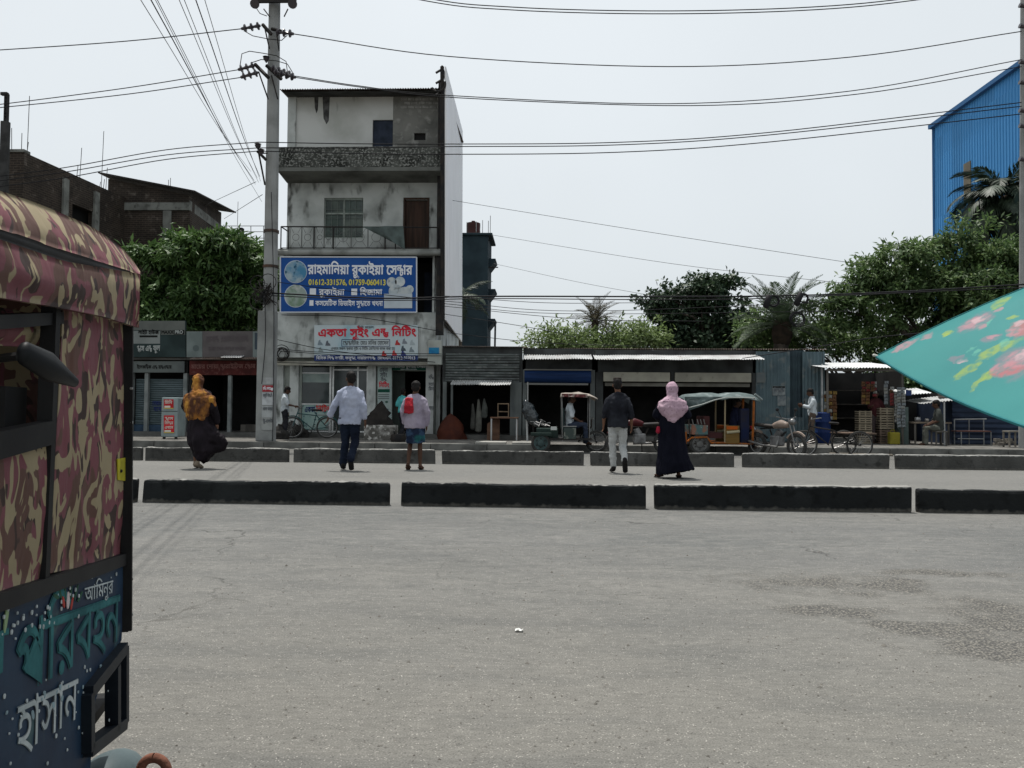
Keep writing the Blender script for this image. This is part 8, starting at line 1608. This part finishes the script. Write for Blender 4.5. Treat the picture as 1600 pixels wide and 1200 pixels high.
def print_blob(px, py, rx, ry, rot, col):
    """soft flower print on the cloth, placed where the photo shows it; stored in the umbrella's own frame"""
    h, e1, e2 = cloth_hit(px, py), cloth_hit(px+rx*math.cos(rot), py+rx*math.sin(rot)), cloth_hit(px-ry*math.sin(rot), py+ry*math.cos(rot))
    if h is None: return
    if e1 is None: e1 = cloth_hit(px-rx*math.cos(rot), py-rx*math.sin(rot))
    if e2 is None: e2 = cloth_hit(px+ry*math.sin(rot), py-ry*math.cos(rot))
    if e1 is None or e2 is None: return
    va, vb = e1[0]-h[0], e2[0]-h[0]; G = np.array([[va@va, va@vb], [va@vb, vb@vb]]); Gi = np.linalg.inv(G)
    PRINT.append((h[0]-np.array(um.location), Gi[0, 0]*va+Gi[0, 1]*vb, Gi[1, 0]*va+Gi[1, 1]*vb, col))
mv, pkm, cor, lim, lt, mint = (.26, .22, .27), (.52, .27, .31), (.55, .16, .17), (.34, .46, .09), (.62, .44, .47), (.14, .46, .36)
for i, (px, py, rx, ry, rot, m_) in enumerate([(1415, 540, 22, 4, -.45, pkm), (1448, 526, 12, 4, -.45, pkm), (1480, 521, 12, 3, -.5, lim), (1525, 502, 34, 10, -.45, mv), (1522, 503, 26, 7, -.45, pkm), (1530, 499, 10, 4, -.4, lt), (1533, 510, 12, 3.5, -.3, pkm), (1563, 473, 18, 6, -.5, lim), (1476, 522, 9, 3, -.8, lim), (1563, 484, 9, 3, -.5, pkm), (1546, 503, 6, 3, -.6, mint),
        (1598, 512, 22, 13, -.3, cor), (1582, 519, 14, 6, -.2, pkm), (1592, 505, 10, 5, -.5, lt), (1580, 497, 12, 3, -.3, lim), (1545, 529, 18, 5, -.25, mv), (1550, 527, 8, 3, -.3, pkm), (1495, 561, 14, 5, -.15, mv), (1502, 564, 8, 3.5, -.1, lt), (1518, 545, 5, 3, -.9, mint), (1526, 551, 6, 3, -.6, mint), (1512, 549, 4, 2.5, -.9, mint), (1560, 545, 40, 6, -.42, lim), (1512, 578, 24, 6, -.62, lim), (1530, 596, 22, 4.5, -.75, lim), (1545, 586, 14, 4, -.7, lim),
        (1590, 566, 44, 24, -.35, mv), (1575, 578, 30, 10, -.25, cor), (1592, 560, 26, 13, -.4, pkm), (1600, 553, 16, 8, -.4, lt), (1562, 574, 14, 6, -.5, pkm), (1570, 535, 14, 5, -.3, mint)]):
    print_blob(px, py, rx*.92, ry*1.0, rot, m_)
rr = random.Random(15)
for i in range(12):                                        # the same print carries on over the other panels
    a0 = .95+(2*math.pi-1.2)*i/12; q0 = rr.uniform(.35, .85)
    for da, dq, sa, sq, c_ in ((.0, .0, .10, .10, mv), (.02, .01, .08, .07, pkm), (.03, -.02, .04, .04, lt), (-.05, .05, .05, .05, cor), (.13, .08, .03, .10, lim), (-.12, -.09, .03, .09, lim)):
        a, q = a0+da, max(.15, q0+dq); c = canopy_pt(uc, ux, uy, un, q, a); va = canopy_pt(uc, ux, uy, un, q+sq, a)-c; vb = canopy_pt(uc, ux, uy, un, q, a+sa)-c
        PRINT.append((c-np.array(um.location), va/(va@va), vb/(vb@vb), c_))
def add_print(m):
    t = m.node_tree; n = t.nodes; L = t.links; b = n['Principled BSDF']; cur = b.inputs['Base Color'].links[0].from_socket
    tr = next(x for x in n if x.bl_idname == 'ShaderNodeBsdfTranslucent'); tc = n.new('ShaderNodeTexCoord')
    nz = n.new('ShaderNodeTexNoise'); nz.inputs['Scale'].default_value = 55; nz.inputs['Detail'].default_value = 4; L.new(tc.outputs['Object'], nz.inputs['Vector'])
    sb = n.new('ShaderNodeVectorMath'); sb.operation = 'SUBTRACT'; sb.inputs[1].default_value = (.5, .5, .5); L.new(nz.outputs['Color'], sb.inputs[0])
    ml = n.new('ShaderNodeVectorMath'); ml.operation = 'SCALE'; ml.inputs['Scale'].default_value = .028; L.new(sb.outputs[0], ml.inputs[0]); ad = n.new('ShaderNodeVectorMath'); ad.operation = 'ADD'; L.new(tc.outputs['Object'], ad.inputs[0]); L.new(ml.outputs[0], ad.inputs[1])
    bn_ = n.new('ShaderNodeTexNoise'); bn_.inputs['Scale'].default_value = 75; bn_.inputs['Detail'].default_value = 3; L.new(tc.outputs['Object'], bn_.inputs['Vector']); br = n.new('ShaderNodeMapRange'); br.inputs[1].default_value = .36; br.inputs[2].default_value = .56; br.inputs[3].default_value = .35; L.new(bn_.outputs['Fac'], br.inputs[0])
    for c, a, bb, col in PRINT:
        s0 = n.new('ShaderNodeVectorMath'); s0.operation = 'SUBTRACT'; L.new(ad.outputs[0], s0.inputs[0]); s0.inputs[1].default_value = tuple(c); acc = []
        for ax_ in (a, bb):
            d = n.new('ShaderNodeVectorMath'); d.operation = 'DOT_PRODUCT'; L.new(s0.outputs[0], d.inputs[0]); d.inputs[1].default_value = tuple(ax_); p = n.new('ShaderNodeMath'); p.operation = 'MULTIPLY'; L.new(d.outputs['Value'], p.inputs[0]); L.new(d.outputs['Value'], p.inputs[1]); acc.append(p.outputs[0])
        q = n.new('ShaderNodeMath'); q.operation = 'ADD'; L.new(acc[0], q.inputs[0]); L.new(acc[1], q.inputs[1])
        r_ = n.new('ShaderNodeMapRange'); r_.inputs[1].default_value = 1.4; r_.inputs[2].default_value = .65; r_.inputs[3].default_value = 0; r_.inputs[4].default_value = .72; L.new(q.outputs[0], r_.inputs[0])
        am = n.new('ShaderNodeMath'); am.operation = 'MULTIPLY'; L.new(r_.outputs[0], am.inputs[0]); L.new(br.outputs[0], am.inputs[1])
        x = n.new('ShaderNodeMixRGB'); L.new(am.outputs[0], x.inputs[0]); L.new(cur, x.inputs[1]); x.inputs[2].default_value = (*col, 1); cur = x.outputs[0]
    L.new(cur, b.inputs['Base Color']); L.new(cur, tr.inputs[0])
add_print(cloth_m)
